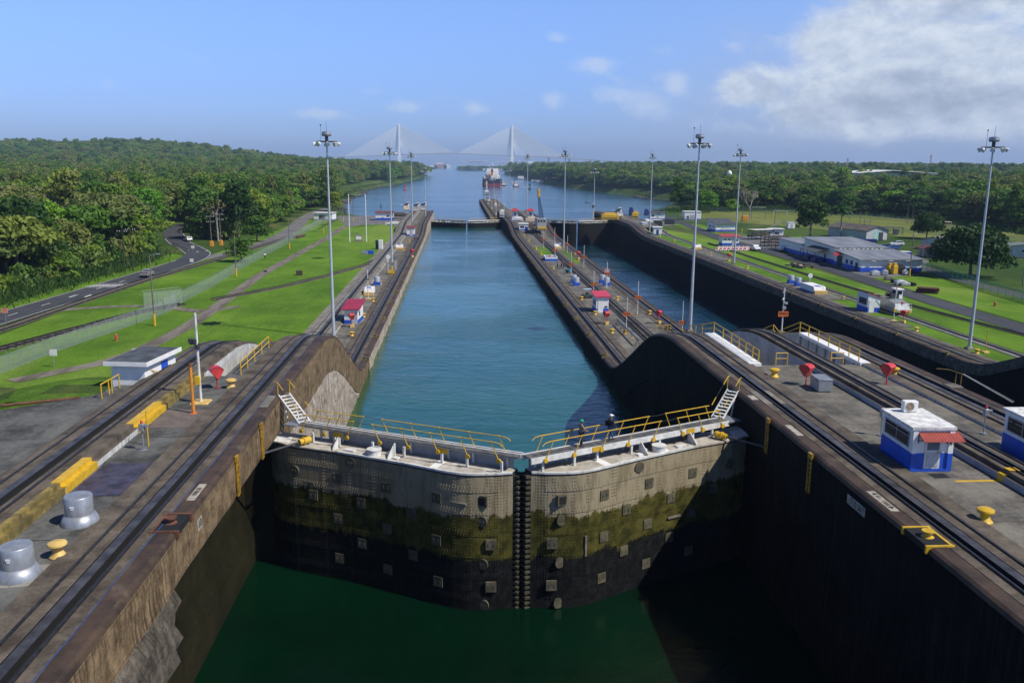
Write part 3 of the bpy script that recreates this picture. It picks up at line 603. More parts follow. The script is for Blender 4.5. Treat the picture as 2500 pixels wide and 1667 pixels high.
sign_paint('lettering', 'S 10 50', .42, XC0-.03, 40.4, ZN-.85, R(-90), cw, wall=True, bg=(2.0, .5)); sign_paint('lettering', '10', .55, -W2+.04, 40.0, ZN-1.0, R(90), lw, wall=True, bg=(.7, .6))
# pale concrete aprons where the gangways land
mb = MB(); mb.box(XC0+.95, XC0+1.6, 56.5, 60, ZN-.02, ZN+.012); mb.box(XC0+2.02, XC0+2.4, 56.5, 60, ZN, ZN+.045); mb.build('pale_patch', PATHC, cw); mb = MB(); mb.box(-W2-.9, -W2-.3, 57, 60, ZN-.02, ZN+.02); mb.build('pale_patch', PATHC, lw)
# --- right wall
rw = empty('lock_wall', (0, 0, 0), 0, 'right lock wall of the far lane, dark and wet below its rail', 'lock wall')
towing(rw, XR0, 1, YS_ALL, None, None, back=('abs', 9.0))
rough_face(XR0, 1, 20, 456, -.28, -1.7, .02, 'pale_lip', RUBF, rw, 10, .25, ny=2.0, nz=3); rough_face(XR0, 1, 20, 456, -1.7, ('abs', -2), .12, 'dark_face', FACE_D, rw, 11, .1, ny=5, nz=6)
mb = MB(); strip(mb, XR0, 1, [(4.2, -.06, 0), (5.0, -.06, 0)], [y for y in YS_ALL if y < 372]); strip(mb, XR0, 1, [(4.2, -.06, 0), (11.0, -.06, 0), (11.0, -4, 0)], [350, 358, 364, 456]); mb.box(XR0+4.2, XR0+8.6, 170, 196, 9.4, 9.93); mb.box(XR0+4.2, XR0+8.6, 243, 276, 9.4, 9.93); mb.box(XR0+4.3, XR0+6.6, 140, 150, 9.4, 9.93); mb.build('deck', DECK, rw, ang=20)
return_track(rw, XR0+9.3, XR0+12.0, 1, YS_ALL, lambda y: zc(y)-.02, kerb=False, top=PATHC)
for y in np.arange(119, 320, 15): recess_box(rw, XR0, 1, float(y), ZF, 1.4, .8, YELW)
# --- pavement of the left lower level and approach pier
mb = MB(); mb.box(-29.2, -28.2, 108, 392, 9.6, 9.9); mb.build('edge_kerb', PATHC, lw)
pier = empty('approach_pier', (0, 0, 0), 0, 'long concrete approach pier running out beyond the far gates', 'pier')
ysp = [456, 560, 700, 840, 852]
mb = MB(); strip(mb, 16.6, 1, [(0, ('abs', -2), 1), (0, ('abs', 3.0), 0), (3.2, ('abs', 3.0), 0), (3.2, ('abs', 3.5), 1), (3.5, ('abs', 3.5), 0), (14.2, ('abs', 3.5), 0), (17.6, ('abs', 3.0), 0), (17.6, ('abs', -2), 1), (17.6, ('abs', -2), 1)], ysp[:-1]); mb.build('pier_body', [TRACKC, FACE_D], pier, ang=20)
for dx in (4.2, 5.9, 12.2, 13.6):
    r_ = MB(); r_.box(16.6+dx-.08, 16.6+dx+.08, 456, 838, 3.48, 3.62); r_.build('rail', RAIL, pier)
mb = MB(); mb.cyl((25.4, 838, -2), (25.4, 838, 2.9), 8.8, 8.8, 20); mb.build('rounded_end', TRACKC, pier)
# ------------------------------------------------------------------ mitre gates
def gate_plate_mat():
    m, t, b, o = nodemat('riveted_gate_plate'); n = NT(t); p = n.pos(); x, y, z = n.sep(p)
    w = n.noise(p, .55, 6, .65, .4); w2 = n.noise(n.scale(p, (1, 1, .2)), 1.6, 5, .7); zz = n.math('ADD', z, n.math('ADD', n.math('MULTIPLY', n.math('SUBTRACT', w, .5), 1.5), n.math('MULTIPLY', n.math('SUBTRACT', w2, .5), 1.8)))
    tan_ = n.mix((.20, .165, .10), (.34, .29, .19), n.ramp(w2, .35, .65)); tan_ = n.mix(tan_, (.07, .055, .03), n.math('MULTIPLY', n.ramp(w2, .56, .72), .7))
    olive = n.mix((.028, .028, .006), (.095, .086, .018), n.ramp(n.noise(p, 1.3, 6, .7), .35, .66)); black = n.mix((.004, .0045, .0045), (.020, .021, .021), n.ramp(n.noise(p, 2.6, 5, .75), .4, .75))
    c = n.mix(olive, tan_, n.ramp(zz, 15.1, 15.35)); c = n.mix(black, c, n.ramp(zz, 12.2, 12.5))
    c = n.mix(c, (.03, .03, .034), n.ramp(z, 17.82, 17.92))
    n.put(b.inputs['Base Color'], c); b.inputs['Roughness'].default_value = .75; b.inputs['Specular IOR Level'].default_value = .15
    n.L.new(n.bump(n.noise(p, 3.5, 5, .6), .35, .03), b.inputs['Normal']); return m
GATEP = gate_plate_mat()
GDECK = concrete('gate_deck_paint', (.30, .27, .22), (.60, .57, .52), moss=(.25, .18, .11), sc=.55, streak=(.36, .31, .24))
TREAD = simple('grating_tread', (.13, .13, .125), .8, .2, .3, 2)
COVERM = simple('cover_plate', (.115, .105, .07), .6, 0, .3, 1.5, dirt=((.05, .05, .03), .6, .5))
CHN = simple('chain_steel', (.10, .11, .12), .5, .6)
PROF = [(0, .9), (.6, 1.35), (2.3, 1.72), (6, 1.5), (11, 1.6), (14, 1.82), (15.2, 1.8), (16.0, 1.6), (16.8, 1.22), (17.5, .82), (18.1, .36), (18.25, .3)]
def poff(s): return float(np.interp(s, [a for a, b in PROF], [b for a, b in PROF]))
def gate_leaf(side, hx, hy, ztop, zbot, label, detail=True):
    rz = math.atan2(-.447, -.894) if side > 0 else math.atan2(-.447, .894)
    g = empty('lock_gate_leaf', (hx, hy, 0), rz, label, 'lock gate', 'steel mitre gate leaves'); q = 1 if side > 0 else -1
    pp = MB(); S = np.concatenate([np.arange(0, 14, 1.0), np.arange(14, 18.2, .35), [18.25]])
    pp.loft([[(s, q*poff(s), z) for s in S] for z in np.linspace(ztop-.06, zbot, 14)])
    pp.loft([[(18.25, q*.3, z), (18.25, -q*.5, z)] for z in (ztop-.06, zbot)]); pp.loft([[(0, q*.9, z), (0, -q*.5, z)] for z in (ztop-.06, zbot)]); pp.loft([[(s, -q*.5, z) for s in (0, 9, 18.25)] for z in (ztop-.06, zbot)])
    if detail:
        zs = [z for z in np.arange(ztop-1.05, zbot, -1.47)]
        def seam_h(z, w=.22):
            Sx = np.concatenate([np.arange(.8, 14, 1.0), np.arange(14, 17.6, .35)]); pp.loft([[(s, q*(poff(s)+.03), z-w) for s in Sx], [(s, q*(poff(s)+.03), z+w) for s in Sx]])
        def rivet(s, z, r=.042):
            o_ = poff(s)+.03; ds = .05; sl = (poff(s+ds)-poff(s-ds))/(2*ds); nn = Vector((-sl, 1)).normalized(); ax = Vector((1, sl)).normalized()
            b_ = [(s+ax.x*a*r, q*(o_+ax.y*a*r), z+c*r) for a, c in ((-1, 0), (0, -1), (1, 0), (0, 1))]; tp = (s+nn.x*r*.8, q*(o_+nn.y*r*.8), z); pp._add(b_+[tp], [(0, 1, 4), (1, 2, 4), (2, 3, 4), (3, 0, 4)])
        for z in zs:
            seam_h(z)
            for dz in (-.16, -.05, .06, .17):
                for s in np.arange(.9+(.07 if dz > 0 else 0), 17.5, .2): rivet(float(s), z+dz)
        for s in (2.6, 4.9, 6.9, 8.8, 10.8, 12.8, 14.9, 15.9, 17.0):
            for z in np.arange(zbot+.1, ztop-.3, .22):
                for d in ((-.07, .07) if s != 12.8 else (-.2, -.07, .07, .2)): rivet(s+d, float(z))
        for s in (17.35, 17.5, 17.66, 17.82, 17.98):
            for z in np.arange(zbot+.1, ztop-.15, .2): rivet(s, float(z))
    pp.build('plating', GATEP, g, ang=25)
    dk = MB(); S2 = [s for s in S]; dk.loft([[(s, q*(poff(s)+.06), ztop-.10) for s in S2], [(s, q*(poff(s)+.06), ztop) for s in S2], [(s, q*(poff(s)-.12), ztop+.005) for s in S2], [(s, -q*.5, ztop) for s in S2]]); dk.build('deck', GDECK, g, ang=30)
    ed = MB(); ed.loft([[(s, q*(poff(s)+.065), ztop-.10) for s in S2 if s > 5.5], [(s, q*(poff(s)+.065), ztop+.03) for s in S2 if s > 5.5], [(s, q*(poff(s)-.10), ztop+.03) for s in S2 if s > 5.5]]); ed.build('white_edge', WHTW, g, ang=30)
    zt = ztop+1.0
    wk = MB(); wk.box(1.9, 18.5, -.30, .62, zt-.06, zt); 
    wk.build('walkway', TREAD, g)
    bm_ = MB()
    for y0, y1 in ((-.42, -.30), (.62, .74)): bm_.box(1.9, 18.52, y0 if q > 0 else -y1, y1 if q > 0 else -y0, zt-.34, zt+.02)
    bm_.build('walkway_beam', WHTW, g)
    if q < 0:  # mirror the tread
        g.children[-2].scale = (1, -1, 1)
    pl = MB(); pl.box(.9, 1.95, -.55, .85, zt-.1, zt-.02); pl.build('landing_plate', GRYM, g)
    def rail(s0, s1, off, lean, n, name='handrail', curl=False):
        r = MB(); k = np.linspace(s0, s1, n)
        for s in k:
            r.cyl((s, q*off, zt-.22), (s+lean, q*off, zt+.98), .032, .032, 6); r.cyl((s, q*(off-.07 if off > 0 else off+.07), zt-.22), (s, q*(off+.07 if off > 0 else off-.07), zt-.22), .15, .15, 10); r.ball((s+lean, q*off, zt+.98), .06, 6, 4)
        e = [(s0+lean-.35, q*off, zt+.98), (s1+lean, q*off, zt+.98)]
        if curl: e = [(s0+lean-.1, q*off, zt+.98), (s1+lean+.25, q*off, zt+.98), (s1+lean+.6, q*off, zt+.92), (s1+lean+.8, q*off, zt+.75)]
        r.tube(e, .032, 6); r.build(name, YEL, g)
    for off in (.80, -.46):
        rail(8.9, 17.5, off, -.55, 5, curl=True); rail(2.6, 6.3, off, .55, 3)
        c = MB(); c.tube([(6.85, q*off, zt+.98), (7.6, q*off, zt+.93), (8.35, q*off, zt+.98)], .016, 4); c.build('chain', CHN, g)
    po = MB()
    for s in (3.4, 5.2, 8.2, 10.6, 13.4, 15.2, 17.6): po.box(s-.07, s+.07, q*.60-.07, q*.60+.07, ztop, zt-.3); po.box(s-.07, s+.07, -q*.36-.07, -q*.36+.07, ztop, zt-.3)
    po.build('walkway_post', WHTW, g)
    gu = MB()
    for s in (5.6, 9.9):
        gu.at((s, 0, 0)); gu.prism([(q*.55, ztop), (q*(poff(s)-.05), ztop), (q*(poff(s)-.05), ztop+.12), (q*.75, ztop+.78), (q*.55, ztop+.85)], -.03, .03, 'x')
        gu.prism([(-.03, ztop), (-.8, ztop), (-.03, ztop+.55)], q*.62, q*.66, 'y')
    gu.at().build('gusset', WHTW, g)
    bw = MB(); bw.box(4.0, 18.0, -q*.44 if q > 0 else .40, -q*.40 if q > 0 else .44, ztop, zt-.36); bw.build('back_plate', GRYP, g)
    mh = MB(); mh.lathe([(.46, 0), (.46, .36), (.5, .37), (.5, .44), (.1, .47)], 18, (8.6, q*1.05, ztop)); mh.build('manhole', WHTW, g)
    hc = MB(); hc.bbox(6.3, 7.1, min(q*.85, q*1.25), max(q*.85, q*1.25), ztop, ztop+.13); hc.bbox(10.1, 10.5, min(q*.9, q*1.3), max(q*.9, q*1.3), ztop, ztop+.12); hc.build('hatch_cover', WHTW, g)
    lp = MB()
    for s in (7.9, 13.0): lp.box(s, s+.55, min(q*.2, q*(poff(s)-.1)), max(q*.2, q*(poff(s)-.1)), ztop+.004, ztop+.012)
    lp.build('painted_patch', WHT, g)
    yk = MB()
    for s in (5.2, 13.2): yk.box(s, s+.7, q*.75-.02, q*.75+.02, zt-.30, zt+.03)
    yk.build('yellow_mark', YEL, g)
    # swing strut
    arm = MB(); a0 = Vector((3.3, q*1.0, ztop+.32)); a1 = Vector((1.6, q*6.6, ztop+.22)); dd = (a1-a0).normalized(); arm.cyl(a0+dd*.8, a1, .085, .085, 8); arm.build('strut_arm', DGRY, g)
    hd = MB(); hd.cyl(a0-dd*.1, a0+dd*.75, .24, .20, 10); hd.ball(a0, .25, 8, 6); hd.cyl(a0+dd*.35, a0+dd*.45, .28, .28, 10); hd.build('strut_head', YEL, g)
    if not detail: return g
    cv = MB(); rc = MB()
    def cover(s, z, w=.34, d=.07):
        o_ = poff(s); cv.at((s, 0, 0), math.atan2(q*(poff(s+.2)-poff(s-.2)), .4)).box(-w, w, q*o_-d/2-.03, q*o_+d/2+.03, z-w, z+w)
        for a in (-.5, .5): cv.box(w*a-.03, w*a+.03, q*o_-d/2-.06, q*o_+d/2+.06, z-.1, z+.1)
    def rcover(s, z, r=.36): rc.cyl((s, q*(poff(s)-.02), z), (s, q*(poff(s)+.10), z), r, r, 18); [rc.cyl((s+a, q*(poff(s)+.02), z), (s+a, q*(poff(s)+.15), z), .035, .035, 6) for a in (-.12, .12)]
    for s, z in ((5.8, 16.2), (9.8, 16.2), (13.75, 16.2), (3.9, 14.75), (7.8, 14.75), (11.8, 14.75), (5.8, 13.3), (9.8, 13.3), (13.7, 13.3), (16.6, 13.4), (7.8, 11.85), (11.9, 11.85), (5.8, 10.4), (9.8, 10.4), (13.8, 10.43), (16.6, 10.5)): cover(s, z)
    for s, z in ((7.07 if side < 0 else 10.7, 17.5), (2.6, 16.35), (16.6, 14.93), (16.65, 12.03), (16.7, 9.2)): rcover(s, z)
    cv.at().build('access_cover', COVERM, g); rc.build('round_cover', COVERM, g)
    op = MB(); op.box(16.25, 16.95, q*1.32-.08, q*1.32+.14, 15.95, 16.65); op.use(1); op.box(16.36, 16.84, q*1.34-.1, q*1.34+.16, 16.06, 16.54); op.build('sluice_opening', [COVERM, SLOT], g)
    fs = MB()
    for s, z in (((8.3, 16.35), (14.6, 16.05), (3.0, 15.6)) if side < 0 else ((6.9, 13.3),)): fs.box(s, s+1.1, q*poff(s+.5)-.05, q*poff(s+.5)+.13, z-.05, z+.07)
    if side > 0: fs.box(14.95, 15.1, q*1.85-.05, q*1.85+.06, 12.3, 13.7)
    fs.build('fender_bar', WOODG, g)
    mp = MB()
    for z in np.arange(zbot+.2, ztop-.1, .36):
        mp.box(18.25, 18.62, -.30, .32 if True else 0, float(z), float(z)+.16)
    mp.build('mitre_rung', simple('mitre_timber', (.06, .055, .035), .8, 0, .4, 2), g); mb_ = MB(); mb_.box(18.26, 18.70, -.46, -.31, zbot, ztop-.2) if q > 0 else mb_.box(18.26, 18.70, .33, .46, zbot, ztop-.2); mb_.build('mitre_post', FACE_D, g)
    # gangway stair up to the wall
    st = MB(); b0 = Vector((2.05, -q*.35, zt-.02)); t0 = Vector((-.65, -q*1.62, ztop+2.42)); u = (t0-b0); fl = Vector((u.x, u.y, 0)).normalized(); sd = Vector((-fl.y, fl.x, 0))*.42
    for k_ in range(9):
        c = b0+u*((k_+.5)/9); st.at(M=Matrix.Translation(c) @ Matrix.Rotation(math.atan2(fl.y, fl.x), 4, 'Z')).box(-.13, .13, -.42, .42, -.02, .02)
    st.at()
    for s_ in (-1, 1):
        st.cyl(b0+sd*s_, t0+sd*s_, .07, .07, 4)
    st.cyl(b0+sd+u*.75, b0+sd+u*.5+Vector((0, 0, -1.35)), .05, .05, 6); st.cyl(b0-sd+u*.75, b0-sd+u*.5+Vector((0, 0, -1.35)), .05, .05, 6); st.build('gangway_stair', WHTW, g)
    hr = MB(); up = Vector((0, 0, .95))
    for s_ in (-1, 1):
        hr.tube([b0+sd*s_*1.1+up*.95, b0+sd*s_*1.1+u*.25+up], .03, 6); hr.tube([b0+sd*s_*1.1+u*.72+up, t0+sd*s_*1.1+up, t0+sd*s_*1.1+fl*.35+up], .03, 6); hr.cyl(t0+sd*s_*1.1, t0+sd*s_*1.1+up, .03, .03, 6)
    hr.build('stair_rail', YEL, g); ch = MB(); [ch.tube([b0+sd*s_*1.1+u*.25+up, b0+sd*s_*1.1+u*.72+up], .014, 4) for s_ in (-1, 1)]; ch.build('chain', CHN, g)
    ap = MB(); ap.prism([(-.9, q*.2), (1.4, q*.2), (1.9, q*1.3), (.3, q*1.6), (-.9, q*1.1)], ztop-.12, ztop+.01, 'z'); ap.build('hinge_cover', WHTW, g)
    return g
gL = gate_leaf(-1, -W2, 58.7, 18.1, 6.0, 'left leaf of the near riveted gate, in deep shade'); gR = gate_leaf(1, W2, 58.7, 18.1, 6.0, 'sunlit right leaf of the near riveted gate with two men on it')
def far_leaf(side, hx, hy, zt, label):
    g = gate_leaf(side, hx, hy, zt, -2, label, detail=False); return g
far_leaf(-1, -W2, 404, 10.3, 'left leaf of the distant gate closing the left lane'); far_leaf(1, W2, 404, 10.3, 'right leaf of the distant gate closing the left lane')
far_leaf(-1, XC1, 404, 10.3, 'left leaf of the tall dark distant gate in the right lane'); far_leaf(1, XR0, 404, 10.3, 'right leaf of the tall dark distant gate in the right lane')
# the neighbouring lane's own near gate: only its gangway rail rises above the wall
nb = empty('gangway_rail', (XC1-.3, 60.6, ZN), 0, 'yellow gangway rail sloping down behind the right hut', 'railing')
r_ = MB(); r_.tube([(-1.2, 1.5, 1.1), (-.5, .9, 1.15), (.2, .2, .95)], .035, 6); r_.cyl((-.1, .6, 0), (-.1, .6, 1.0), .035, .035, 6); r_.cyl((.15, .3, 0), (.15, .3, 1.0), .035, .035, 6); r_.build('rail_post', YELW, nb)
r_ = MB(); r_.tube([(.2, .2, .95), (2.7, -2.3, -.6)], .025, 5); r_.tube([(.35, .4, .95), (2.95, -2.1, -.6)], .025, 5); r_.build('chain', GRYM, nb); r_ = MB(); r_.box(-.9, .1, -.2, .9, -.02, .05); r_.build('landing_plate', PATHC, nb)
# ------------------------------------------------------------------ people
SKIN_ = simple('skin', (.30, .17, .11), .6); SKIND = simple('brown_skin', (.16, .085, .055), .6); HAIR = simple('dark_hair', (.012, .01, .009), .7)
def cloth(name, col): return simple(name, col, .9, 0, .15, 6)
def skinned(name, V, E, mat, parent, sub=1, root=0):
    me = bpy.data.meshes.new(name); me.from_pydata([v[:3] for v in V], E, []); me.materials.append(mat)
    o = bpy.data.objects.new(name, me); C.objects.link(o); o.parent = parent
    s = o.modifiers.new('skin', 'SKIN')
    for i, v in enumerate(V):
        r = v[3]; me.skin_vertices[0].data[i].radius = (r, v[4] if len(v) > 4 else r); me.skin_vertices[0].data[i].use_root = (i == root)
    s.use_smooth_shade = True; u = o.modifiers.new('subdivision', 'SUBSURF'); u.levels = sub; u.render_levels = sub
    return o
def person(loc, rz, label, shirt, trousers, hat=None, hatcol=None, bag=False, pose='stand', skin=SKIN_, group=None, fine=True):
    """faces +y locally; joints in metres"""
    g = empty('person', loc, rz, label, 'person', group)
    ls = (-.10, .02, 0), (.10, -.02, 0); st = .0
    if pose == 'walk': fl, fr = (-.10, .26, .09), (.10, -.24, .12); kl, kr = (-.10, .17, .5), (.10, -.02, .48)
    else: fl, fr = (-.11, .02, .09), (.12, -.02, .09); kl, kr = (-.105, .03, .49), (.11, .02, .49)
    hl, hr_ = (-.09, 0, .92), (.09, 0, .92)
    if pose == 'lean': el, er = (-.24, .14, 1.14), (.25, .12, 1.14); wl, wr = (-.16, .36, 1.05), (.17, .34, 1.05)
    elif pose == 'walk': el, er = (-.27, -.08, 1.13), (.27, .08, 1.14); wl, wr = (-.27, .04, .90), (.26, .22, .94)
    else: el, er = (-.27, -.02, 1.13), (.27, -.02, 1.13); wl, wr = (-.28, .07, .89), (.28, .07, .89)
    sl, sr = (-.19, 0, 1.42), (.19, 0, 1.42)
    V = [(0, 0, .95, .13, .10), (0, -.01, 1.15, .125, .09), (0, -.01, 1.35, .15, .10), (0, 0, 1.48, .06), (0, .015, 1.57, .058), (0, .02, 1.66, .085, .10), (0, .015, 1.74, .06, .075),
         (*sl, .055), (*el, .042), (*wl, .028), (*sr, .055), (*er, .042), (*wr, .028), (*hl, .085), (*kl, .055), (*fl, .04), (*hr_, .085), (*kr, .055), (*fr, .04),
         (fl[0], fl[1]+.17, fl[2]-.05, .035), (fr[0], fr[1]+.17, fr[2]-.05, .035), (0, .128, 1.645, .014), (-.088, .02, 1.65, .014), (.088, .02, 1.65, .014)]
    E = [(0, 1), (1, 2), (2, 3), (3, 4), (4, 5), (5, 6), (2, 7), (7, 8), (8, 9), (2, 10), (10, 11), (11, 12), (0, 13), (13, 14), (14, 15), (0, 16), (16, 17), (17, 18), (15, 19), (18, 20), (5, 21), (5, 22), (5, 23)]
    if fine:
        for w, e, ww in ((wl, el, 9), (wr, er, 12)):
            d = (Vector(w)-Vector(e)).normalized(); sdv = Vector((1, 0, 0)); pm = Vector(w)+d*.07; V.append((*pm, .026, .016)); pi = len(V)-1; E.append((ww, pi))
            for k, (o_, l) in enumerate(((-.03, .07), (-.01, .08), (.012, .078), (.032, .062))):
                a = pm+sdv*o_+d*.03; b = a+d*l*.55; c = b+d*l*.4+Vector((0, .018, -.01)); V += [(*a, .009), (*b, .008), (*c, .007)]; E += [(pi, len(V)-3), (len(V)-3, len(V)-2), (len(V)-2, len(V)-1)]
            a = pm+Vector((0, .03, -.01)); b = a+d*.035+Vector((0, .02, 0)); V += [(*a, .010), (*b, .008)]; E += [(pi, len(V)-2), (len(V)-2, len(V)-1)]
    skinned('body', V, E, skin, g, 1)
    def mid(a, b, t=.5): return tuple(a[i]+(b[i]-a[i])*t for i in range(3))
    V = [(0, -.01, 1.15, .155, .12), (0, -.01, .95, .15, .125), (0, -.01, 1.34, .175, .125), (0, 0, 1.46, .075), (*sl, .078), (*mid(sl, el, .75), .068), (*sr, .078), (*mid(sr, er, .75), .068)]; E = [(0, 1), (0, 2), (2, 3), (2, 4), (4, 5), (2, 6), (6, 7)]
    if pose == 'walk': V += [(*el, .06), (*mid(el, wl, .9), .045), (*er, .06), (*mid(er, wr, .9), .045)]; E += [(5, 8), (8, 9), (7, 10), (10, 11)]
    skinned('shirt', V, E, shirt, g, 1)
    skinned('trousers', [(0, 0, .93, .15, .12), (*hl, .11), (*kl, .078), (fl[0], fl[1], fl[2]+.02, .06), (*hr_, .11), (*kr, .078), (fr[0], fr[1], fr[2]+.02, .06)], [(0, 1), (1, 2), (2, 3), (0, 4), (4, 5), (5, 6)], trousers, g, 1)
    for f in (fl, fr):
        s = MB(); s.ball((f[0], f[1]+.07, f[2]-.04), .1, 8, 6, (.55, 1.45, .55)); s.build('shoe', BLK, g)
    h = MB()
    if hat == 'helmet': h.ball((0, .01, 1.735), .125, 12, 8, (1, 1.15, .85)); h.lathe([(.15, 0), (.15, .015)], 14, (0, .03, 1.70)); h.build('hard_hat', hatcol, g)
    elif hat == 'cap': h.ball((0, .01, 1.74), .112, 12, 8, (1, 1.12, .8)); h.bbox(-.08, .08, .08, .22, 1.715, 1.735, .01); h.build('cap', hatcol, g)
    else: h.ball((0, -.005, 1.715), .108, 10, 8, (.95, 1.08, .9)); h.build('hair', HAIR, g)
    e = MB(); e.ball((-.035, .112, 1.675), .012, 6, 4); e.ball((.035, .112, 1.675), .012, 6, 4); e.build('eye', HAIR, g)
    if bag:
        b = MB(); b.bbox(-.40, -.22, -.22, .16, .98, 1.28, .04); b.build('shoulder_bag', BLK, g); b = MB(); b.tube([(-.28, -.12, 1.28), (-.05, -.15, 1.45), (.15, -.02, 1.50), (-.02, .14, 1.35), (-.27, .12, 1.25)], .02, 5); b.build('bag_strap', BLK, g)
    return g
pa = gR.matrix_basis
def on_leaf(s, off): d = Vector((-.894, -.447, 0)); n_ = Vector((.447, -.894, 0)); return Vector((W2, 58.7, 19.1))+d*s+n_*off
c = on_leaf(14.4, .15); person(c, R(-75), 'man in grey T-shirt and green hard hat leaning on the gate rail', cloth('grey_cotton', (.20, .17, .16)), cloth('dark_denim', (.02, .025, .05)), 'helmet', simple('green_plastic', (.01, .30, .14), .35), pose='lean')
c = on_leaf(12.0, .1); person(c, R(-62), 'man in dark jacket and white cap walking the gate with a shoulder bag', cloth('navy_cloth', (.014, .016, .035)), cloth('blue_denim', (.03, .06, .15)), 'cap', WHT, bag=True, pose='walk')
BLUSH = cloth('pale_blue_cotton', (.22, .38, .62)); DENIM = MATS['dark_denim']
for (px, py), lab, sh, z in (((1361, 655), 'worker in pale blue shirt at the rear of the group on the centre wall', BLUSH, 9.86), ((1371, 654), 'worker in navy beside the pale blue shirt on the centre wall', MATS['navy_cloth'], 9.86), ((1376, 652), 'worker in dark red shirt on the centre wall', cloth('dark_red_cotton', (.25, .04, .05)), 9.86),
                             ((647, 632), 'person in a white shirt standing at the chain-link fence', WHT, 9.9), ((1012.5, 589), 'worker in dark clothes on the left track, left of a pair', MATS['navy_cloth'], 9.95), ((1019, 588.5), 'worker with a pale hat on the left track, right of a pair', MATS['navy_cloth'], 9.95)):
    person(spot(px, py, z), R(rnd.uniform(0, 360)), lab, sh, DENIM, 'cap' if 'hat' in lab else None, WHT, pose='walk' if 'beside' in lab else 'stand', fine=False)
# ------------------------------------------------------------------ floodlight masts
LAMP = simple('lamp_glass', (.75, .77, .78), .15, 0, .05, 2)
MASTG = simple('pale_galvanised_mast', (.52, .55, .58), .5, .3, .08, 1)
def make_mast(loc, h, label, small=False):
    g = empty('light_mast', loc, 0, label, 'light mast', 'tall floodlight masts'); k = h/31.0
    p = MB(); p.cyl((0, 0, 0), (0, 0, h), .27*max(k, .75), .11, 10); p.build('pole', MASTG, g)
    b = MB(); b.bbox(-.55, .55, -.55, .55, -.1, .18, .06); b.lathe([(.5, .18), (.42, .32), (.36, .34)], 10); b.build('base', PATHC, g)
    r = MB(); r.lathe([(.75, h-.75), (1.55, h-.75), (1.55, h-.6), (.75, h-.6)], 14); r.cyl((0, 0, h-.8), (0, 0, h+.25), .25, .25, 8)
    for a in range(4): r.cyl((0, 0, h-.68), (1.5*math.cos(a*math.pi/2), 1.5*math.sin(a*math.pi/2), h-.68), .05, .05, 5)
    r.build('lamp_ring', DGRY, g)
    d = MB(); d.lathe([(.62, h+.1), (.75, h+.35), (.68, h+.75), (.3, h+.85)], 12); d.build('hood', GRYM, g)
    for a in range(8):
        t = a*math.pi/4+.2; c = Vector((1.62*math.cos(t), 1.62*math.sin(t), h-.95)); o = Vector((math.cos(t), math.sin(t), -.55)).normalized()
        f = MB(); f.cyl(c-o*.1, c+o*.34, .20, .36, 9); f.use(1); f.cyl(c+o*.34, c+o*.36, .34, .33, 9); f.build('floodlight', [WHTW, LAMP], g)
    l = MB(); l.cyl((-.9, .3, h-.6), (-.9, .3, h+1.7), .025, .025, 4); l.ball((-.9, .3, h+1.75), .13, 6, 4); l.cyl((0, 0, h+.8), (0, 0, h+2.4), .03, .015, 4); l.build('lightning_rod', DGRY, g)
    return g
for bx, by, ty, z, lab in [(815, 823, 335, ZF, 'nearest floodlight mast on the left bank, beside the small red-roofed hut'), (957, 642, 366, ZF, 'second floodlight mast along the left lock wall, halfway to the far gate'),
        (1006.5, 541, 377, ZG, 'third floodlight mast on the left wall, beside the far white hut'), (1039, 527, 414, ZG, 'last floodlight mast at the far end of the left wall'),
        (1684.6, 808, 340, ZF, 'tall floodlight mast on the centre wall behind the hump'), (1376, 607, 373, ZF, 'floodlight mast on the centre wall beside the dark chamber gate'),
        (1287, 521, 381, ZG, 'floodlight mast by the red hip-roofed kiosks on the centre wall'), (1449, 535, 416, ZG, 'slim floodlight mast standing at the far right gate'),
        (1792, 643, 370, ZF, 'floodlight mast on the right bank beside the striped barriers'), (1586, 567, 380, ZF, 'floodlight mast at the far end of the right wall by the small shelter'),
        (2366, 851, 348, ZF, 'nearest floodlight mast on the right bank, at the right edge'), (1243, 497, 414, 3.5, 'first floodlight mast on the approach pier'), (1222, 486, 412, 3.5, 'second floodlight mast on the approach pier'), (1206, 481, 436, 3.5, 'third floodlight mast near the tip of the approach pier')]:
    p = spot(bx, by, z); make_mast(p, spot_y(bx, ty, p.y).z-z, lab)
# ------------------------------------------------------------------ numbered sign posts
def sign_post(px, py, z, by, num, label, ty=None, cam_=False, big=False):
    p = spot(px, py, z); h = spot_y(px, by, p.y).z-z; t = (spot_y(px, ty, p.y).z-z) if ty else h+2.6
    g = empty('number_sign', p, 0, label, 'sign', 'orange number signs on white posts')
    q = MB(); q.cyl((0, 0, 0), (0, 0, t), .075, .06, 8); q.build('post', WHTW, g); b = MB(); b.bbox(-.35, .35, -.35, .35, -.05, .12); b.build('base', YELW, g)
    w = .80 if not big else .72; hh = .30 if not big else .26
    s = MB(); s.box(-w*.72, w*.72, -.14, -.09, h-hh, h+hh); s.build('sign_board', ORG, g); text(num, hh*1.9, BLK, g, (0, -.15, h), name='number', sx=1.25)
    if cam_:
        c = MB(); c.bbox(.05, .4, -.15, .15, h+1.0, h+1.2); c.bbox(-.1, .25, -.12, .12, h+.45, h+.75); c.cyl((-.08, -.1, h+1.6), (-.25, -.3, h+1.45), .09, .11, 8); c.cyl((-.08, -.1, h+2.3), (-.25, -.3, h+2.2), .06, .09, 8); c.build('loudspeaker', GRYM, g)
    return g
sign_post(1908, 812, 20.4, 766, '990', 'large orange sign 990 on a white post by the railings', 703, True, True)
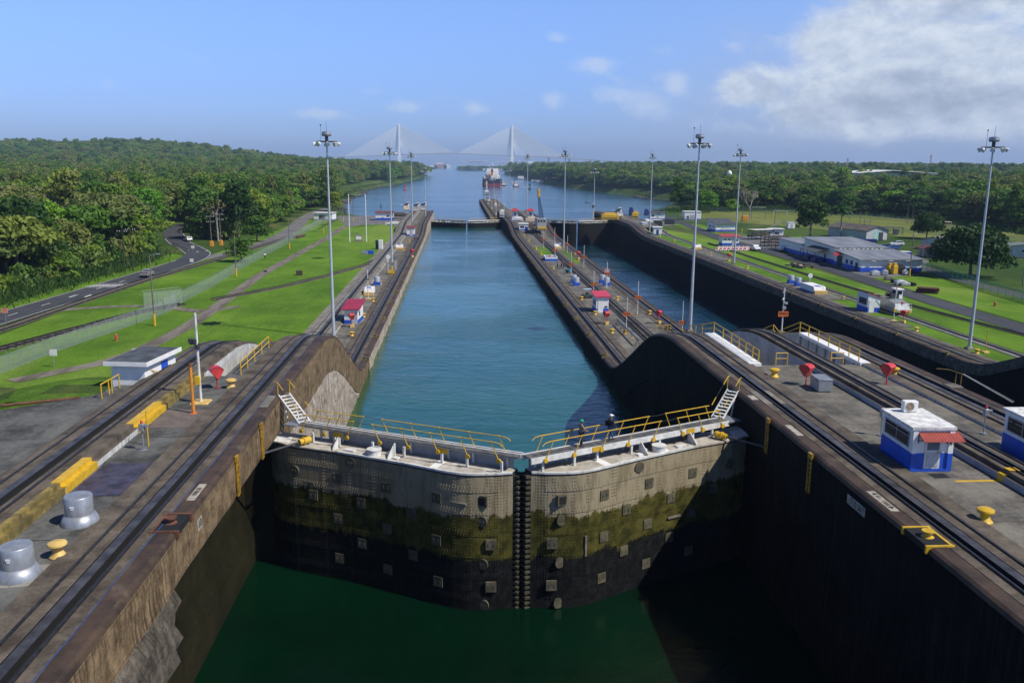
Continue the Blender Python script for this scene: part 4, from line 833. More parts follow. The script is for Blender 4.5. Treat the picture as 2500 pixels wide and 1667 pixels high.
for i, (px, py, by, num, ty) in enumerate([(1665, 807, 787, '935', 735), (1556, 769, 726, '920', 687), (1481, 706, 668, '900', 639), (1425, 655.5, 627, '880', 599), (1385, 619, 597, '850', 575), (1354, 592, 573.6, '820', 555), (1333, 571, 557, '800', 545)]):
    sign_post(px, py, ZF, by, num, f'orange sign {num} on the right-hand row of the centre wall', ty)
for i, (px, py, by, num, ty) in enumerate([(1528.6, 810, 766, '930', 725), (1448.7, 722, 693.6, '910', 660), (1394, 675, 645, '890', 615), (1355, 633, 611, '870', 590), (1327, 608, 586, '840', 565), (1304, 571, 550, '810', 541), (1287, 551, 549, '790', 534), (1271, 546, 536, '770', 530)]):
    sign_post(px, py, ZF, by, num, f'orange sign {num} on the left-hand row of the centre wall', ty)
# ------------------------------------------------------------------ bollards, hooded signals, vents
def make_bollard(mat):
    m = MB(); m.lathe([(.36, 0), (.37, .06), (.27, .16), (.20, .3), (.22, .42), (.36, .5), (.40, .58), (.38, .66), (.25, .72)], 14); o = m.build('bollard', mat); return o
YPALE = simple('faded_yellow_paint', (.62, .42, .13), .6, 0, .15, 2)
b0 = make_bollard(YPALE); b1 = make_bollard(YEL)
BOL = [(565, 947, 20.42, 0, 'pale yellow bollard beside the red hood on the near left deck'), (143, 1359, 20.42, 0, 'pale yellow bollard between the silver vents and the rail, bottom left'),
       (1890, 920, 20.36, 1, 'bright yellow bollard before the first railed pit on the near right deck'), (2183, 917, 20.36, 1, 'bright yellow bollard hidden behind the right-hand red hood'), (2403, 1274, 20.36, 1, 'bright yellow bollard in front of the blue and white cabin, lower right'),
       (1420, 732, 9.86, 1, 'yellow bollard below the golf cart on the centre wall'), (1507, 732, 9.86, 1, 'yellow bollard right of the red-roofed hut on the centre wall'), (1453, 768, 9.86, 1, 'yellow bollard at the foot of the centre red-roofed hut'), (1586, 767, 9.86, 1, 'yellow bollard beside sign 920 on the centre wall'),
       (1494, 813, 9.86, 1, 'yellow bollard left of the pipe rack on the centre wall'), (1525, 815, 9.86, 1, 'yellow bollard against the pipe rack on the centre wall'), (1633, 803, 9.86, 1, 'yellow bollard by the low yellow guard behind the hump'), (1291, 590, 9.86, 1, 'yellow bollard near the far blue cabin, right of it'), (1308.7, 609, 9.86, 1, 'yellow bollard left of the first grass patch on the centre wall'),
       (1321, 622, 9.86, 1, 'yellow bollard on the near corner of the centre grass patch'), (1351, 657, 9.86, 1, 'yellow bollard left of the group of workers'), (1279.6, 576.5, 9.86, 1, 'yellow bollard in front of the far blue cabin'), (1404, 623, 9.86, 1, 'yellow bollard on the far edge of the right grass patch'), (1412, 636, 9.86, 1, 'yellow bollard on the near edge of the right grass patch'),
       (888, 774, 9.9, 1, 'yellow bollard right of the left red-roofed hut'), (910.7, 736, 9.9, 1, 'yellow bollard between the left hut and the white machine cover'), (859, 820, 9.9, 1, 'yellow bollard in front of the left red-roofed hut'), (929, 693, 9.9, 1, 'yellow bollard beyond the left blue-based vent'), (956.6, 658, 9.9, 1, 'yellow bollard near the second left mast'), (986.7, 611, 9.9, 1, 'yellow bollard before the small white machine box on the left'), (999, 591, 9.9, 1, 'yellow bollard near the far left white hut'),
       (2059, 731, 9.8, 0, 'pale bollard on the grass strip before the right shed'), (1957, 704.6, 9.93, 0, 'pale bollard on the dark pad right of the blue-based vents'), (2237, 808.6, 9.8, 0, 'pale bollard on the grass right of the locomotive'), (2384.7, 863, 9.8, 1, 'yellow bollard at the foot of the nearest right mast'), (1611, 577, 9.8, 0, 'pale bollard in front of the small white shelter on the right'), (1646, 590, 9.8, 0, 'pale bollard on the dark pad beyond the right chamber'), (1735.6, 623, 9.8, 0, 'pale bollard on grass left of the striped barriers'), (1824, 655.6, 9.8, 0, 'pale bollard on grass right of the striped barriers'), (2120, 754, 9.8, 1, 'yellow bollard at the corner of the right red-roofed shed')]
used = {0: False, 1: False}
for px, py, z, k, lab in BOL:
    src = (b0, b1)[k]; p = spot(px, py, z); o = src if not used[k] else src.copy()
    if used[k]: C.objects.link(o)
    used[k] = True; o.location = p; tag(o, lab, 'bollard', 'yellow mooring bollards')
def hood(px, py, z, label, block, rz=0.0, s=1.0):
    p = spot(px, py, z); g = empty('hooded_signal', p, rz, label, 'hooded signal', 'red hooded signal stands'); b = .55 if block else 0
    if block: m = MB(); m.bbox(-.42, .42, -.42, .42, -.02, .55); m.build('base_block', YPALE, g)
    m = MB(); m.cyl((0, 0, b), (0, 0, b+.9), .07, .06, 8); m.cyl((0, 0, b+.02), (0, 0, b+.06), .22, .22, 10); m.cyl((-.08, -.05, b+.55), (.1, .1, b+.95), .05, .05, 6); m.build('stand', RED, g)
    # a scoop: fan-shaped cheeks meeting in a point below, a curved sheet over the top and a closed back
    m = MB(); arc = [(.62*math.cos(t), b+1.42+.62*math.sin(t)) for t in np.linspace(R(20), R(150), 8)]; foot = (-.02, b+.86)
    for x in (-.48, .44): m.prism([foot]+arc, x, x+.04, 'x')
    o_ = [(p_[0]*1.0, p_[1]) for p_ in arc]; m.loft([[(x, y, z_) for y, z_ in o_] for x in (-.5, .5)]); m.loft([[(x, y*1.05, z_+.03) for y, z_ in o_] for x in (-.5, .5)])
    m.loft([[(x, arc[-1][0], arc[-1][1]), (x*.55, foot[0]-.05, foot[1])] for x in (-.48, .48)]); m.loft([[(x, arc[-1][0]-.03, arc[-1][1]+.02), (x*.55, foot[0]-.09, foot[1]-.02)] for x in (-.5, .5)])
    m.build('hood', REDH, g, ang=25); g.scale = (s, s, s); return g
hood(531, 947, 20.42, 'red hooded signal near the pale bollard on the near left deck', False, R(120), .82); hood(1967, 940, 20.36, 'red hooded signal beside the grey steel box', False, R(40), .82); hood(2164, 938, 20.36, 'red hooded signal further right, in front of a yellow bollard', False, R(35), .82)
for px, py, z, lab in [(1480, 792, 9.86, 'red hooded signal on a yellow block below the centre hut'), (1607, 790, 9.86, 'red hooded signal on a yellow block beside the right centre rail'), (859, 798, 9.9, 'red hooded signal on a yellow block in front of the left hut'), (2204, 789, 9.8, 'red hooded signal on a block in front of the locomotive'), (1779, 638, 9.8, 'red hooded signal by the second right mast'), (1412, 633, 9.86, 'red hooded signal at the edge of the right grass patch'), (1006, 628, 9.9, 'red hooded signal behind the second left mast')]: hood(px, py, z, lab, True, R(rnd.uniform(20, 70)), .9)
SILVD = simple('dull_silver_paint', (.36, .38, .41), .42, .45, .12, 2.5, dirt=((.14, .145, .16), .5, .5))
def vent(px, py, z, label, blue, s=1.0, slab=True):
    p = spot(px, py, z); g = empty('ventilator', p, 0, label, 'ventilator', 'round metal ventilators')
    if blue:
        m = MB(); m.bbox(-.9, .9, -.9, .9, 0, 1.0, .04); m.build('plinth', BLU, g); m = MB(); m.lathe([(.85, 1.0), (.85, 2.3), (.8, 2.42), (.2, 2.5)], 16); m.build('cowl', SILV, g); m = MB(); m.bbox(-1.3, 1.3, -1.2, 1.2, -.05, .05); m.build('slab', PATHC, g)
    else:
        m = MB(); m.lathe([(.74, .62), (.74, 1.6), (.70, 1.66), (.05, 1.72)], 28); m.build('cowl', SILVD, g, ang=40); m = MB(); m.lathe([(1.0, 0), (1.01, .12), (.93, .35), (.76, .62), (.7, .64)], 28); m.build('skirt', SILVD, g, ang=40); m = MB(); m.at(rz=R(8)).bbox(-1.15, 1.15, -1.1, 1.1, -.06, .07); m.build('slab', PATHC if slab else DECKL, g)
        m = MB(); m.box(-.16, .06, -.755, -.735, 1.18, 1.28); m.box(-.12, .04, -.755, -.735, 1.08, 1.14); m.build('label_plate', WHT, g)
    g.scale = (s, s, s); return g
vent(196.6, 1277, 20.42, 'silver ventilator nearer the rusty plate, on the near left deck', False, .84, False); vent(47.6, 1408, 20.42, 'silver ventilator on a pale slab at the lower left edge', False, .84)
for px, py, z, lab in [(1401, 691, 9.86, 'blue-based ventilator, rear one of the left pair on the centre wall'), (1407, 697.5, 9.86, 'blue-based ventilator, front one of the left pair on the centre wall'), (1470.5, 691, 9.86, 'blue-based ventilator, rear one of the right pair on the centre wall'), (1481, 697.5, 9.86, 'blue-based ventilator, front one of the right pair behind a pinkish disc'), (1931, 692, 9.93, 'blue-based ventilator, left of two on the right bank pad'), (1948.6, 698, 9.93, 'blue-based ventilator, right of two on the right bank pad'), (921, 696, 9.9, 'blue-based ventilator behind the white machine cover on the left')]: vent(px, py, z, lab, True, .8)
def machine_cover(px, py, z, label, w=2.4, d=3.2, rz=0):
    p = spot(px, py, z); g = empty('machine_cover', p, rz, label, 'machine cover', 'white machine covers with yellow bumpers')
    m = MB(); m.prism([(0, 0), (0, .9), (.35, 1.5), (d-.3, 1.5), (d, 1.1), (d, 0)], -w/2, w/2, 'x'); m.build('casing', WHT, g); m = MB(); m.bbox(-w/2-.12, w/2+.12, -.75, -.02, 0, .72, .05); m.build('bumper', YPALE, g); m = MB(); m.box(-w*.3, w*.15, .3, 1.6, 1.5, 1.56); m.box(-w/2-.02, w/2+.02, .1, d, 0, .25); m.build('trim', BLU, g)
    m = MB(); m.cyl((w*.3, .1, .9), (w*.3, .1, 2.1), .04, .04, 5); m.build('vent_pipe', WHTW, g); return g
machine_cover(901, 721, 9.9, 'white machine cover with a yellow front near the left hut', 1.9, 3.4); machine_cover(975, 609.5, 9.9, 'small white machine cover with a yellow front near the far left hut', 2.2, 2.8); machine_cover(1362, 607, 9.86, 'white machine cover on the centre wall beside the mast', 2.2, 2.8); machine_cover(1703, 609, 9.93, 'white machine cover behind the tall centre mast, on the right pad', 2.4, 3); machine_cover(2001, 717, 9.93, 'long pale blue machine cover with a yellow front on the right pad', 2.6, 7.5)
# ------------------------------------------------------------------ huts and cabins
def hut(name, label, loc, rz, w, d, hf, hb, roof=RED, band=.75, door=None, win=(), over=.3, tilt=None, slab=True, bandm=BLU, wall=WHT, thick=.16, hip=False, group=None, gable=False, awning=False, ac=False):
    """base front-left corner frame: x 0..w, y 0..d, front wall at y=0; hf/hb heights front/back (mono roof); tilt=(hl,hr) tilts it sideways"""
    g = empty(name, loc, rz, label, 'hut' if name in ('hut', 'kiosk', 'shed') else ('cabin' if name == 'control_cabin' else 'building'), group)
    def top(x, y): return (hf+(hb-hf)*y/d) if tilt is None else tilt[0]+(tilt[1]-tilt[0])*x/w
    m = MB(); cs = [(0, 0), (w, 0), (w, d), (0, d)]; lo = [(x, y, band) for x, y in cs]; hi = [(x, y, top(x, y)) for x, y in cs]
    if gable:
        cs = [(0, 0), (w/2, 0), (w, 0), (w, d), (w/2, d), (0, d)]; lo = [(x, y, band) for x, y in cs]; hi = [(x, y, hb if x == w/2 else hf) for x, y in cs]
    n = len(cs); m._add(lo+hi, [(i, (i+1) % n, n+(i+1) % n, n+i) for i in range(n)]); m.build('wall', wall, g, smooth=False)
    m = MB(); m._add([(x+(-.02 if x == 0 else (.02 if x == w else 0)), y+(-.02 if y == 0 else .02), 0) for x, y in cs]+[(x+(-.02 if x == 0 else (.02 if x == w else 0)), y+(-.02 if y == 0 else .02), band) for x, y in cs], [(i, (i+1) % n, n+(i+1) % n, n+i) for i in range(n)]+[tuple(range(n, 2*n))]); m.build('painted_base', bandm, g, smooth=False)
    r = MB(); o = over
    if hip: r._add([(-o, -o, hf), (w+o, -o, hf), (w+o, d+o, hf), (-o, d+o, hf), (w/2, d/2, hf+hb)], [(0, 1, 4), (1, 2, 4), (2, 3, 4), (3, 0, 4), (3, 2, 1, 0)]); r.build('roof', roof, g, smooth=False)
    elif gable:
        for s_ in (0, 1):
            xa, xb = (-o, w/2) if s_ == 0 else (w+o, w/2); za = hf-(hb-hf)*o/(w/2)
            r._add([(xa, -o, za), (xb, -o, hb), (xb, d+o, hb), (xa, d+o, za), (xa, -o, za+thick), (xb, -o, hb+thick), (xb, d+o, hb+thick), (xa, d+o, za+thick)], [(0, 1, 2, 3), (7, 6, 5, 4), (0, 4, 5, 1), (2, 6, 7, 3), (3, 7, 4, 0)])
        r.build('roof', roof, g, smooth=False)
    else:
        c4 = [(-o, -o), (w+o, -o), (w+o, d+o), (-o, d+o)]; r._add([(x, y, top(x, y)) for x, y in c4]+[(x, y, top(x, y)+thick) for x, y in c4], [(3, 2, 1, 0), (4, 5, 6, 7), (0, 1, 5, 4), (1, 2, 6, 5), (2, 3, 7, 6), (3, 0, 4, 7)]); r.build('roof', roof, g, smooth=False)
    if door:
        dx, dw, dh, dm = door; m = MB(); m.box(dx-.07, dx+dw+.07, -.05, .02, 0.02, dh+.08); m.use(1); m.box(dx, dx+dw, -.075, 0, .06, dh); db = m.build('door', [WHTW, dm], g, smooth=False)
        m = MB(); m.cyl((dx+dw*.86, -.12, dh*.48), (dx+dw*.86, -.06, dh*.48), .035, .035, 6); m.build('handle', DGRY, db)
    for wn in win:
        side, a, b, z0, z1 = wn[:5]; mull = wn[5] if len(wn) > 5 else 1; fm = MB(); gl = MB()
        def put(mb_, u0, u1, v0, v1, e0, e1):
            if side == 'f': mb_.box(u0, u1, -e1, -e0, v0, v1)
            elif side == 'l': mb_.box(-e1, -e0, u0, u1, v0, v1)
            elif side == 'r': mb_.box(w+e0, w+e1, u0, u1, v0, v1)
            else: mb_.box(u0, u1, d+e0, d+e1, v0, v1)
        t = .06; put(fm, a, b, z0, z0+t, 0, .06); put(fm, a, b, z1-t, z1, 0, .06)
        for k in range(mull+1): u = a+(b-a-t)*k/mull; put(fm, u, u+t, z0+t, z1-t, 0, .055)
        if mull > 1: put(fm, a+t, b-t, z0+(z1-z0)*.66, z0+(z1-z0)*.66+t*.8, 0, .05)
        put(gl, a+.02, b-.02, z0+.02, z1-.02, 0, .025); f_ = fm.build('window', GRYM, g, smooth=False); gl.build('pane', GLASS, f_, smooth=False)
    if slab: m = MB(); m.box(-.35, w+.35, -.6, d+.3, -.08, .04); m.build('slab', PATHC, g, smooth=False)
    return g
GRYD = simple('grey_door_paint', (.45, .46, .47), .5)
WROOF = simple('weathered_white_roof', (.72, .72, .70), .7, 0, .2, 1.4, dirt=((.20, .20, .20), .75, .47))
def control_cabin(loc, label, dark):
    g = hut('control_cabin', label, loc, R(-1.5), 2.25, 3.55, 2.42, 2.42, WROOF, 1.05, None, (('l', .35, 3.2, 1.28, 2.18, 2), ('r', .35, 3.2, 1.28, 2.18, 2), ('b', .3, 1.95, 1.28, 2.18, 1)), .14, slab=False, thick=.15)
    m = MB(); m.box(.72, 1.62, -.06, .03, .16, 2.14); fr = m.build('door', WHTW, g, smooth=False); m = MB(); m.box(.83, 1.51, -.085, -.03, .28, 1.12); m.build('door_panel', GRYD, fr, smooth=False); m = MB(); m.box(.83, 1.51, -.085, -.03, 1.24, 2.04); m.build('pane', simple('blue_grey_glass', (.10, .14, .18), .1, 0, .1, 1, spec=.8), fr, smooth=False); m = MB(); m.cyl((1.55, -.13, 1.12), (1.42, -.13, 1.12), .02, .02, 6); m.cyl((1.55, -.13, 1.12), (1.55, -.05, 1.12), .02, .02, 6); m.build('handle', DGRY, fr)
    m = MB(); rows = [[(.25+2.3*i/44, y, 2.26-.32*(-y)/.78+.022*math.sin(i*1.9)) for i in range(45)] for y in (-.02, -.4, -.80)]; m.loft(rows); m.loft([[(x, y, z+.02) for x, y, z in r] for r in rows]); m.build('awning', simple('red_corrugated_sheet', (.33, .065, .05), .5, 0, .12, 2), g, ang=60)
    m = MB(); 
    for x in (.28, 1.95): m.box(x-.035, x+.035, -.06, -.01, 1.62, 2.24); m.cyl((x, -.05, 1.75), (x, -.6, 2.0), .03, .03, 5)
    m.build('awning_bracket', BLUD, g)
    for x in (0.0, 2.05): m = MB(); m.box(x-.04, x+.24, -.10, .05, 0, 2.41); m.use(1); m.box(x-.045, x+.245, -.11, .055, 0.0, 1.05); m.build('corner_post', [WHT, BLU], g, smooth=False)
    m = MB(); m.box(0.0, 2.2, -.12, -.02, 0, .14); m.build('threshold', BLU, g, smooth=False)
    text('81', .26, BLK, g, (2.17, -.13, 1.66), name='house_number')
    if not dark:
        a = empty('air_conditioner', Vector(loc)+Vector((1.25, 2.9, 2.57)), R(-1.5), 'white air-conditioning unit with a round fan grille on the cabin roof', 'air conditioner'); m = MB(); m.bbox(-.42, .42, -.2, .2, .05, .68, .03); m.box(-.38, -.28, -.16, .16, 0, .05); m.box(.28, .38, -.16, .16, 0, .05); m.build('case', WHT, a)
        m = MB(); 
        for r_ in (.26, .2, .14, .08): m.lathe([(r_, -.012), (r_, .012), (r_-.018, .012), (r_-.018, -.012)], 20, (0, 0, 0))
        m.cyl((0, 0, -.01), (0, 0, .01), .04, .04, 10); f_ = m.build('fan_grille', CREAM, a); f_.rotation_euler = (R(90), 0, 0); f_.location = (-.08, -.215, .37)
        m = MB(); m.bbox(.7, 1.6, -.82, -.12, .0, .02, .005); mt = m.build('door_mat', BLK); mt.location = Vector(loc)+Vector((.1, -.35, 0)); tag(mt, 'dark rubber mat on the deck before the cabin door', 'door mat'); 
    else:
        m = MB(); m.box(-.4, -.02, .3, .9, 1.9, 2.3); m.build('side_lamp', BLUD, g); text('82', .26, BLK, g, (-.06, 2.6, 1.95), rot=(R(90), 0, R(-90)), name='house_number')
    return g
control_cabin(spot(2220.5, 1149.4, 20.36), 'blue and white control cabin with a red awning over its door', False); control_cabin(spot(2443, 1098, 20.36)+Vector((.1, -3.3, 0)), 'blue and white control cabin cut off by the right edge', True)
hut('hut', 'small white hut with a sloping dark red roof and grey door on the left pavement', spot(841, 791.5, 9.9), R(-4), 2.3, 5.2, 2.6, 3.3, simple('dark_red_roof', (.34, .025, .055), .45, 0, .12, 1.2), .75, (1.25, .95, 2.05, GRYD), (('r', 1.2, 2.2, 1.25, 2.1),), .45)
hut('hut', 'white hut with a bright pink-red roof on the centre wall', spot(1455.1, 763.5, 9.86), R(2), 2.35, 3.7, 3.0, 3.4, simple('pink_red_roof', (.55, .05, .085), .45, 0, .1, 1.2), .8, (.35, .9, 2.1, WHT), (('l', .5, 2.6, 1.3, 2.2, 2), ('f', 1.6, 2.15, .95, 1.3)), .35, tilt=None)
hut('shed', 'white shed with a low red roof beside the locomotive on the right bank', spot(2117, 763, 9.8), 0, 2.35, 4.4, 2.75, 3.5, simple('salmon_roof', (.45, .07, .07), .5, 0, .12, 1.2), .95, (.25, .95, 2.3, WHT), (('l', .6, 3.6, 1.35, 2.6, 3),), .2, tilt=(3.6, 2.85))
sh = hut('shed', 'white shed with a flat grey roof at the edge of the near left deck', (-30.2, 64.2, 19.6), R(-8), 2.6, 5.0, 2.5, 2.5, ROOFG, .45, None, (), .35, thick=.10, slab=False); m = MB(); m.box(-.4, 3.0, -.36, -.28, 2.32, 2.63); m.box(2.92, 3.0, -.28, 5.36, 2.30, 2.63); m.build('fascia', WHT, sh, smooth=False); m = MB(); m.box(2.58, 2.66, 2.6, 3.6, 0, 2.0); m.build('door', BLU, sh, smooth=False)
hut('hut', 'white hut with blue base and grey door far along the left track', spot(993.5, 576, 9.95), 0, 2.9, 4.2, 2.9, 3.4, simple('brown_roof', (.20, .05, .05), .6), .6, (1.2, 1.0, 2.1, GRYD), (), .3)
hut('control_cabin', 'bright blue and white cabin far along the centre wall', spot(1267.5, 569, 9.86), 0, 3.6, 4.2, 3.6, 3.6, WHT, 1.5, (2.3, .9, 2.6, BLU), (('f', .4, 2.0, 2.0, 2.9, 2),), .25)
hut('kiosk', 'white kiosk with a red hip roof, left of two near the far gate', spot(1250.5, 532, ZG), 0, 2.6, 2.6, 3.2, 1.4, RED, .3, None, (('f', .9, 1.7, 1.2, 2.4),), 1.1, hip=True, slab=False); hut('kiosk', 'white kiosk with a red hip roof, right of two beside the crane', spot(1288.5, 532, ZG), 0, 2.6, 2.6, 3.2, 1.4, RED, .3, None, (('f', .9, 1.7, 1.2, 2.4),), 1.1, hip=True, slab=False)
hut('building', 'white and blue building with a brown roof at the far end of the left lawn', spot(917, 538, 9.9), R(-2), 8.2, 6, 3.6, 4.0, simple('rust_brown_roof', (.18, .05, .045), .7, 0, .2, 1), 1.1, None, (('f', 5.4, 6.6, 1.7, 2.5), ('f', 3.0, 3.9, 1.2, 1.5)), .5)
hut('building', 'low white building with an open dark bay at the end of the fence', spot(766.5, 537, 9.9), R(-8), 9.0, 7, 3.3, 3.3, WROOF, .3, (2.6, 3.0, 2.3, DGRY), (), .5)
hut('hut', 'small white shelter with a flat roof beside the far right mast', spot(1595.5, 574.5, 9.8), R(-4), 3.3, 3.2, 3.1, 3.1, WHT, .55, (1.1, .9, 2.2, BLUD), (('l', .5, 2.4, 1.4, 2.5, 2),), .3)
hut('hut', 'blue and white cabin at the end of the right return track', spot(1568, 562, 9.9), 0, 2.3, 3.0, 3.1, 3.1, WHT, 1.4, None, (), .2)
hut('building', 'white building with a thin flat dark roof behind the far right track', spot(1588, 536, 9.9), R(-3), 7.2, 6, 3.4, 3.6, ROOFG, .5, (3.2, 1.0, 2.2, GRYD), (('f', .6, 1.8, 1.5, 2.4), ('f', 3.4, 5.0, 2.5, 2.9)), .6)
hut('building', 'white flat-roofed building with grey double doors on the right lawn', spot(1671, 536.5, 9.9), R(-4), 8.4, 7, 4.0, 4.0, WROOF, .45, (2.9, 2.3, 2.6, GRYD), (('f', 1.2, 2.2, .6, 2.0),), .25)
hut('building', 'white hall with a dark gabled roof at the far end of the right road', spot(1747, 566, 9.9)+Vector((0, 0, 0)), R(6), 8.6, 9.0, 3.2, 4.8, ROOFG, .8, None, (('l', 5.5, 7.0, 1.6, 2.4), ('l', 2.0, 3.2, 1.6, 2.4)), .7)
hut('hut', 'small white hut with a red roof and blue base beside the striped barriers', spot(1763, 600, 9.9), R(-2), 5.8, 4.4, 3.1, 3.5, RED, .9, (3.4, 1.2, 2.3, GRYD), (('f', .5, 1.4, 1.9, 2.4), ('f', 2.0, 2.8, 1.9, 2.4), ('f', 4.8, 5.5, 1.6, 2.1)), .5)
# the big workshop of the right bank
wk = empty('workshop', spot(2100, 664, 9.9), 0, 'large white and blue workshop with a grey ribbed roof on the right bank', 'building')
def ribbed(name):
    m, t, b, o = nodemat(name); n = NT(t); p = n.pos(); x, y, z = n.sep(p)
    w = n.math('SINE', n.math('MULTIPLY', x, 9.0)); c = n.mix((.17, .18, .20), (.27, .285, .31), n.ramp(n.noise(n.scale(p, (1, .15, 1)), .6, 4), .35, .65)); n.put(b.inputs['Base Color'], c); b.inputs['Roughness'].default_value = .55; b.inputs['Metallic'].default_value = .25
    n.L.new(n.bump(w, .35, .05), b.inputs['Normal']); return m
RIB = ribbed('ribbed_grey_roof')
def block(parent, x0, x1, y0, y1, hl, hr, band=1.15, over=.7, roofm=RIB):
    m = MB(); cs = [(x0, y0), (x1, y0), (x1, y1), (x0, y1)]; m._add([(x, y, band) for x, y in cs]+[(x, y, hl if y == y0 else hr) for x, y in cs], [(i, (i+1) % 4, 4+(i+1) % 4, 4+i) for i in range(4)]); m.build('wall', WHT, parent, smooth=False)
    m = MB(); m.box(x0-.03, x1+.03, y0-.03, y1+.03, 0, band); m.build('painted_base', BLU, parent, smooth=False)
    m = MB(); c4 = [(x0-over, y0-over), (x1+over, y0-over), (x1+over, y1+over), (x0-over, y1+over)]; m._add([(x, y, (hl if y < y1 else hr)+.02) for x, y in c4]+[(x, y, (hl if y < y1 else hr)+.25) for x, y in c4], [(3, 2, 1, 0), (4, 5, 6, 7), (0, 1, 5, 4), (1, 2, 6, 5), (2, 3, 7, 6), (3, 0, 4, 7)]); m.build('roof', roofm, parent, smooth=False)
block(wk, 0, 16.6, 0, 16, 3.1, 4.2); block(wk, 1.0, 15.5, 17.2, 40, 4.6, 5.6); block(wk, .8, 9, 40.3, 60, 3.3, 3.6, over=.5)
m = MB(); m.box(-.06, 0, 1.6, 3.0, 0, 2.2); m.build('door', BLK, wk, smooth=False); m = MB(); m.box(-.06, 0, 11.0, 14.2, 0, 3.0); m.build('door', BLK, wk, smooth=False); m = MB(); m.box(.93, 1.0, 24, 25, 0, 2.2); m.build('door', BLUD, wk, smooth=False)
for y in (4.6, 7.4): m = MB(); m.box(-.05, .02, y, y+1.5, 1.3, 2.4); m.build('window', BLUD, wk, smooth=False)
m = MB(); m._add([(-2.2, 10.4, 3.0), (-2.2, 14.6, 3.0), (.4, 14.6, 3.9), (.4, 10.4, 3.9), (-2.2, 12.5, 3.7)], [(0, 4, 3), (4, 1, 2), (3, 4, 2)]); m.build('porch_roof', RED, wk, smooth=False)
m = MB(); m.prism([(-3.2, 2.9), (1.0, 3.9), (1.0, 4.0), (-3.2, 3.0)], 22, 33); m.build('lean_to_roof', ROOFG, wk, smooth=False); m = MB(); [m.box(-3.1, -2.95, y, y+.15, 0, 2.95) for y in (22.2, 27.5, 32.6)]; m.build('lean_to_post', BLUD, wk, smooth=False); m = MB(); m.box(-2.6, -.2, 23, 26, 0, 1.1); m.box(-2.4, -.3, 28.5, 31.5, 0, 1.3); m.build('workbench', BLUD, wk, smooth=False)
m = MB(); [m.box(2.5+k*4.6, 3.7+k*4.6, -.75, -.68, 2.95, 3.08) for k in range(3)]; m.build('tube_lamp', WHT, wk, smooth=False); m = MB(); [m.box(1.5+k*1.3, 2.2+k*1.3, 16.4, 17.0, 4.2, 4.55) for k in range(10)]; m.build('roof_light', WHT, wk, smooth=False)
# other buildings of the right bank
def barn(label, p, rz, w, d, he, hr, roofm, wallm, extra=None):
    g = empty('barn', p, rz, label, 'building'); m = MB(); m.prism([(0, 0), (w, 0), (w, he), (w/2, hr), (0, he)], 0, d); m.build('wall', wallm, g, smooth=False)
    m = MB(); k = (hr-he)/(w/2); 
    for s in (0, 1):
        xa, xb = ((-.7, w/2) if s == 0 else (w+.7, w/2)); za = he-.7*k; m._add([(xa, -.6, za+.05), (xb, -.6, hr+.05), (xb, d+.6, hr+.05), (xa, d+.6, za+.05), (xa, -.6, za+.22), (xb, -.6, hr+.22), (xb, d+.6, hr+.22), (xa, d+.6, za+.22)], [(0, 1, 2, 3), (7, 6, 5, 4), (0, 4, 5, 1), (2, 6, 7, 3), (3, 7, 4, 0)])
    m.build('roof', roofm, g, smooth=False); return g
BRG = simple('brown_grey_roof', (.12, .105, .09), .85, 0, .25, .5, dirt=((.06, .055, .05), .6, .5)); PALEW = simple('pale_plaster', (.48, .50, .50), .8, 0, .12, .8, dirt=((.28, .28, .27), .5)); AQUA = simple('aqua_plaster', (.30, .52, .46), .8)
b_ = barn('long barn with a brown-grey gabled roof and an aqua front wall', spot(2114, 587, 9.9), R(14), 9.5, 22, 3.6, 5.2, BRG, PALEW); m = MB(); m.box(5.6, 7.6, -.06, 0, 0, 2.9); m.build('door', DGRY, b_, smooth=False); m = MB(); m.box(3.2, 5.5, -.04, 0, 0, 3.4); m.build('front_panel', AQUA, b_, smooth=False)
barn('long low shed with a wide grey roof behind the big round tree', spot(2248, 607, 9.9), R(-62), 9, 26, 3.0, 4.2, simple('grey_sheet_roof', (.19, .185, .175), .7, 0, .2, .5), PALEW)
b_ = barn('small cream shed with a rust-red roof', spot(2253, 627, 9.9), R(-8), 4.3, 4.5, 2.6, 3.4, simple('rust_red_sheet', (.13, .05, .045), .8), simple('cream_boards', (.42, .36, .29), .8, 0, .12, 2)); m = MB(); m.box(-.05, 0, 1.2, 1.9, 0, 2.0); m.build('door', WOODG, b_, smooth=False)
b_ = barn('pale bungalow with dark windows at the right edge behind the tree', spot(2440, 627, 9.9), R(-20), 14, 8, 3.0, 4.0, simple('grey_green_roof', (.16, .19, .17), .7), PALEW); m = MB(); m.box(1.5, 3.2, -.05, 0, 1.7, 2.3); m.build('window', GLASS, b_, smooth=False); m = MB(); m.box(6, 7, -.05, 0, 1.7, 2.3); m.build('window', GLASS, b_, smooth=False)
b_ = barn('pale blue outhouse between the cream shed and the round tree', spot(2281, 630, 9.9), R(-8), 4.5, 5, 2.8, 3.2, BRG, simple('pale_blue_plaster', (.32, .42, .50), .8)); m = MB(); m.box(1.2, 2.0, -.05, 0, 0, 2.0); m.build('door', BLUD, b_, smooth=False)
hut('hut', 'tiny white hut inside the playing field fence', spot(1924, 558.5, 9.9), 0, 3.0, 2.5, 2.6, 2.6, WHT, .2, (1.2, .8, 2.0, GRYD), (), .15, bandm=GRYP, slab=False)
hut('hut', 'white flat-roofed hut at the back of the timber yard', spot(1880, 580, 9.9), R(-6), 5.0, 4, 3.2, 3.2, WROOF, .3, None, (('f', 1.6, 3.4, 1.3, 2.0),), .5, bandm=GRYP, slab=False)
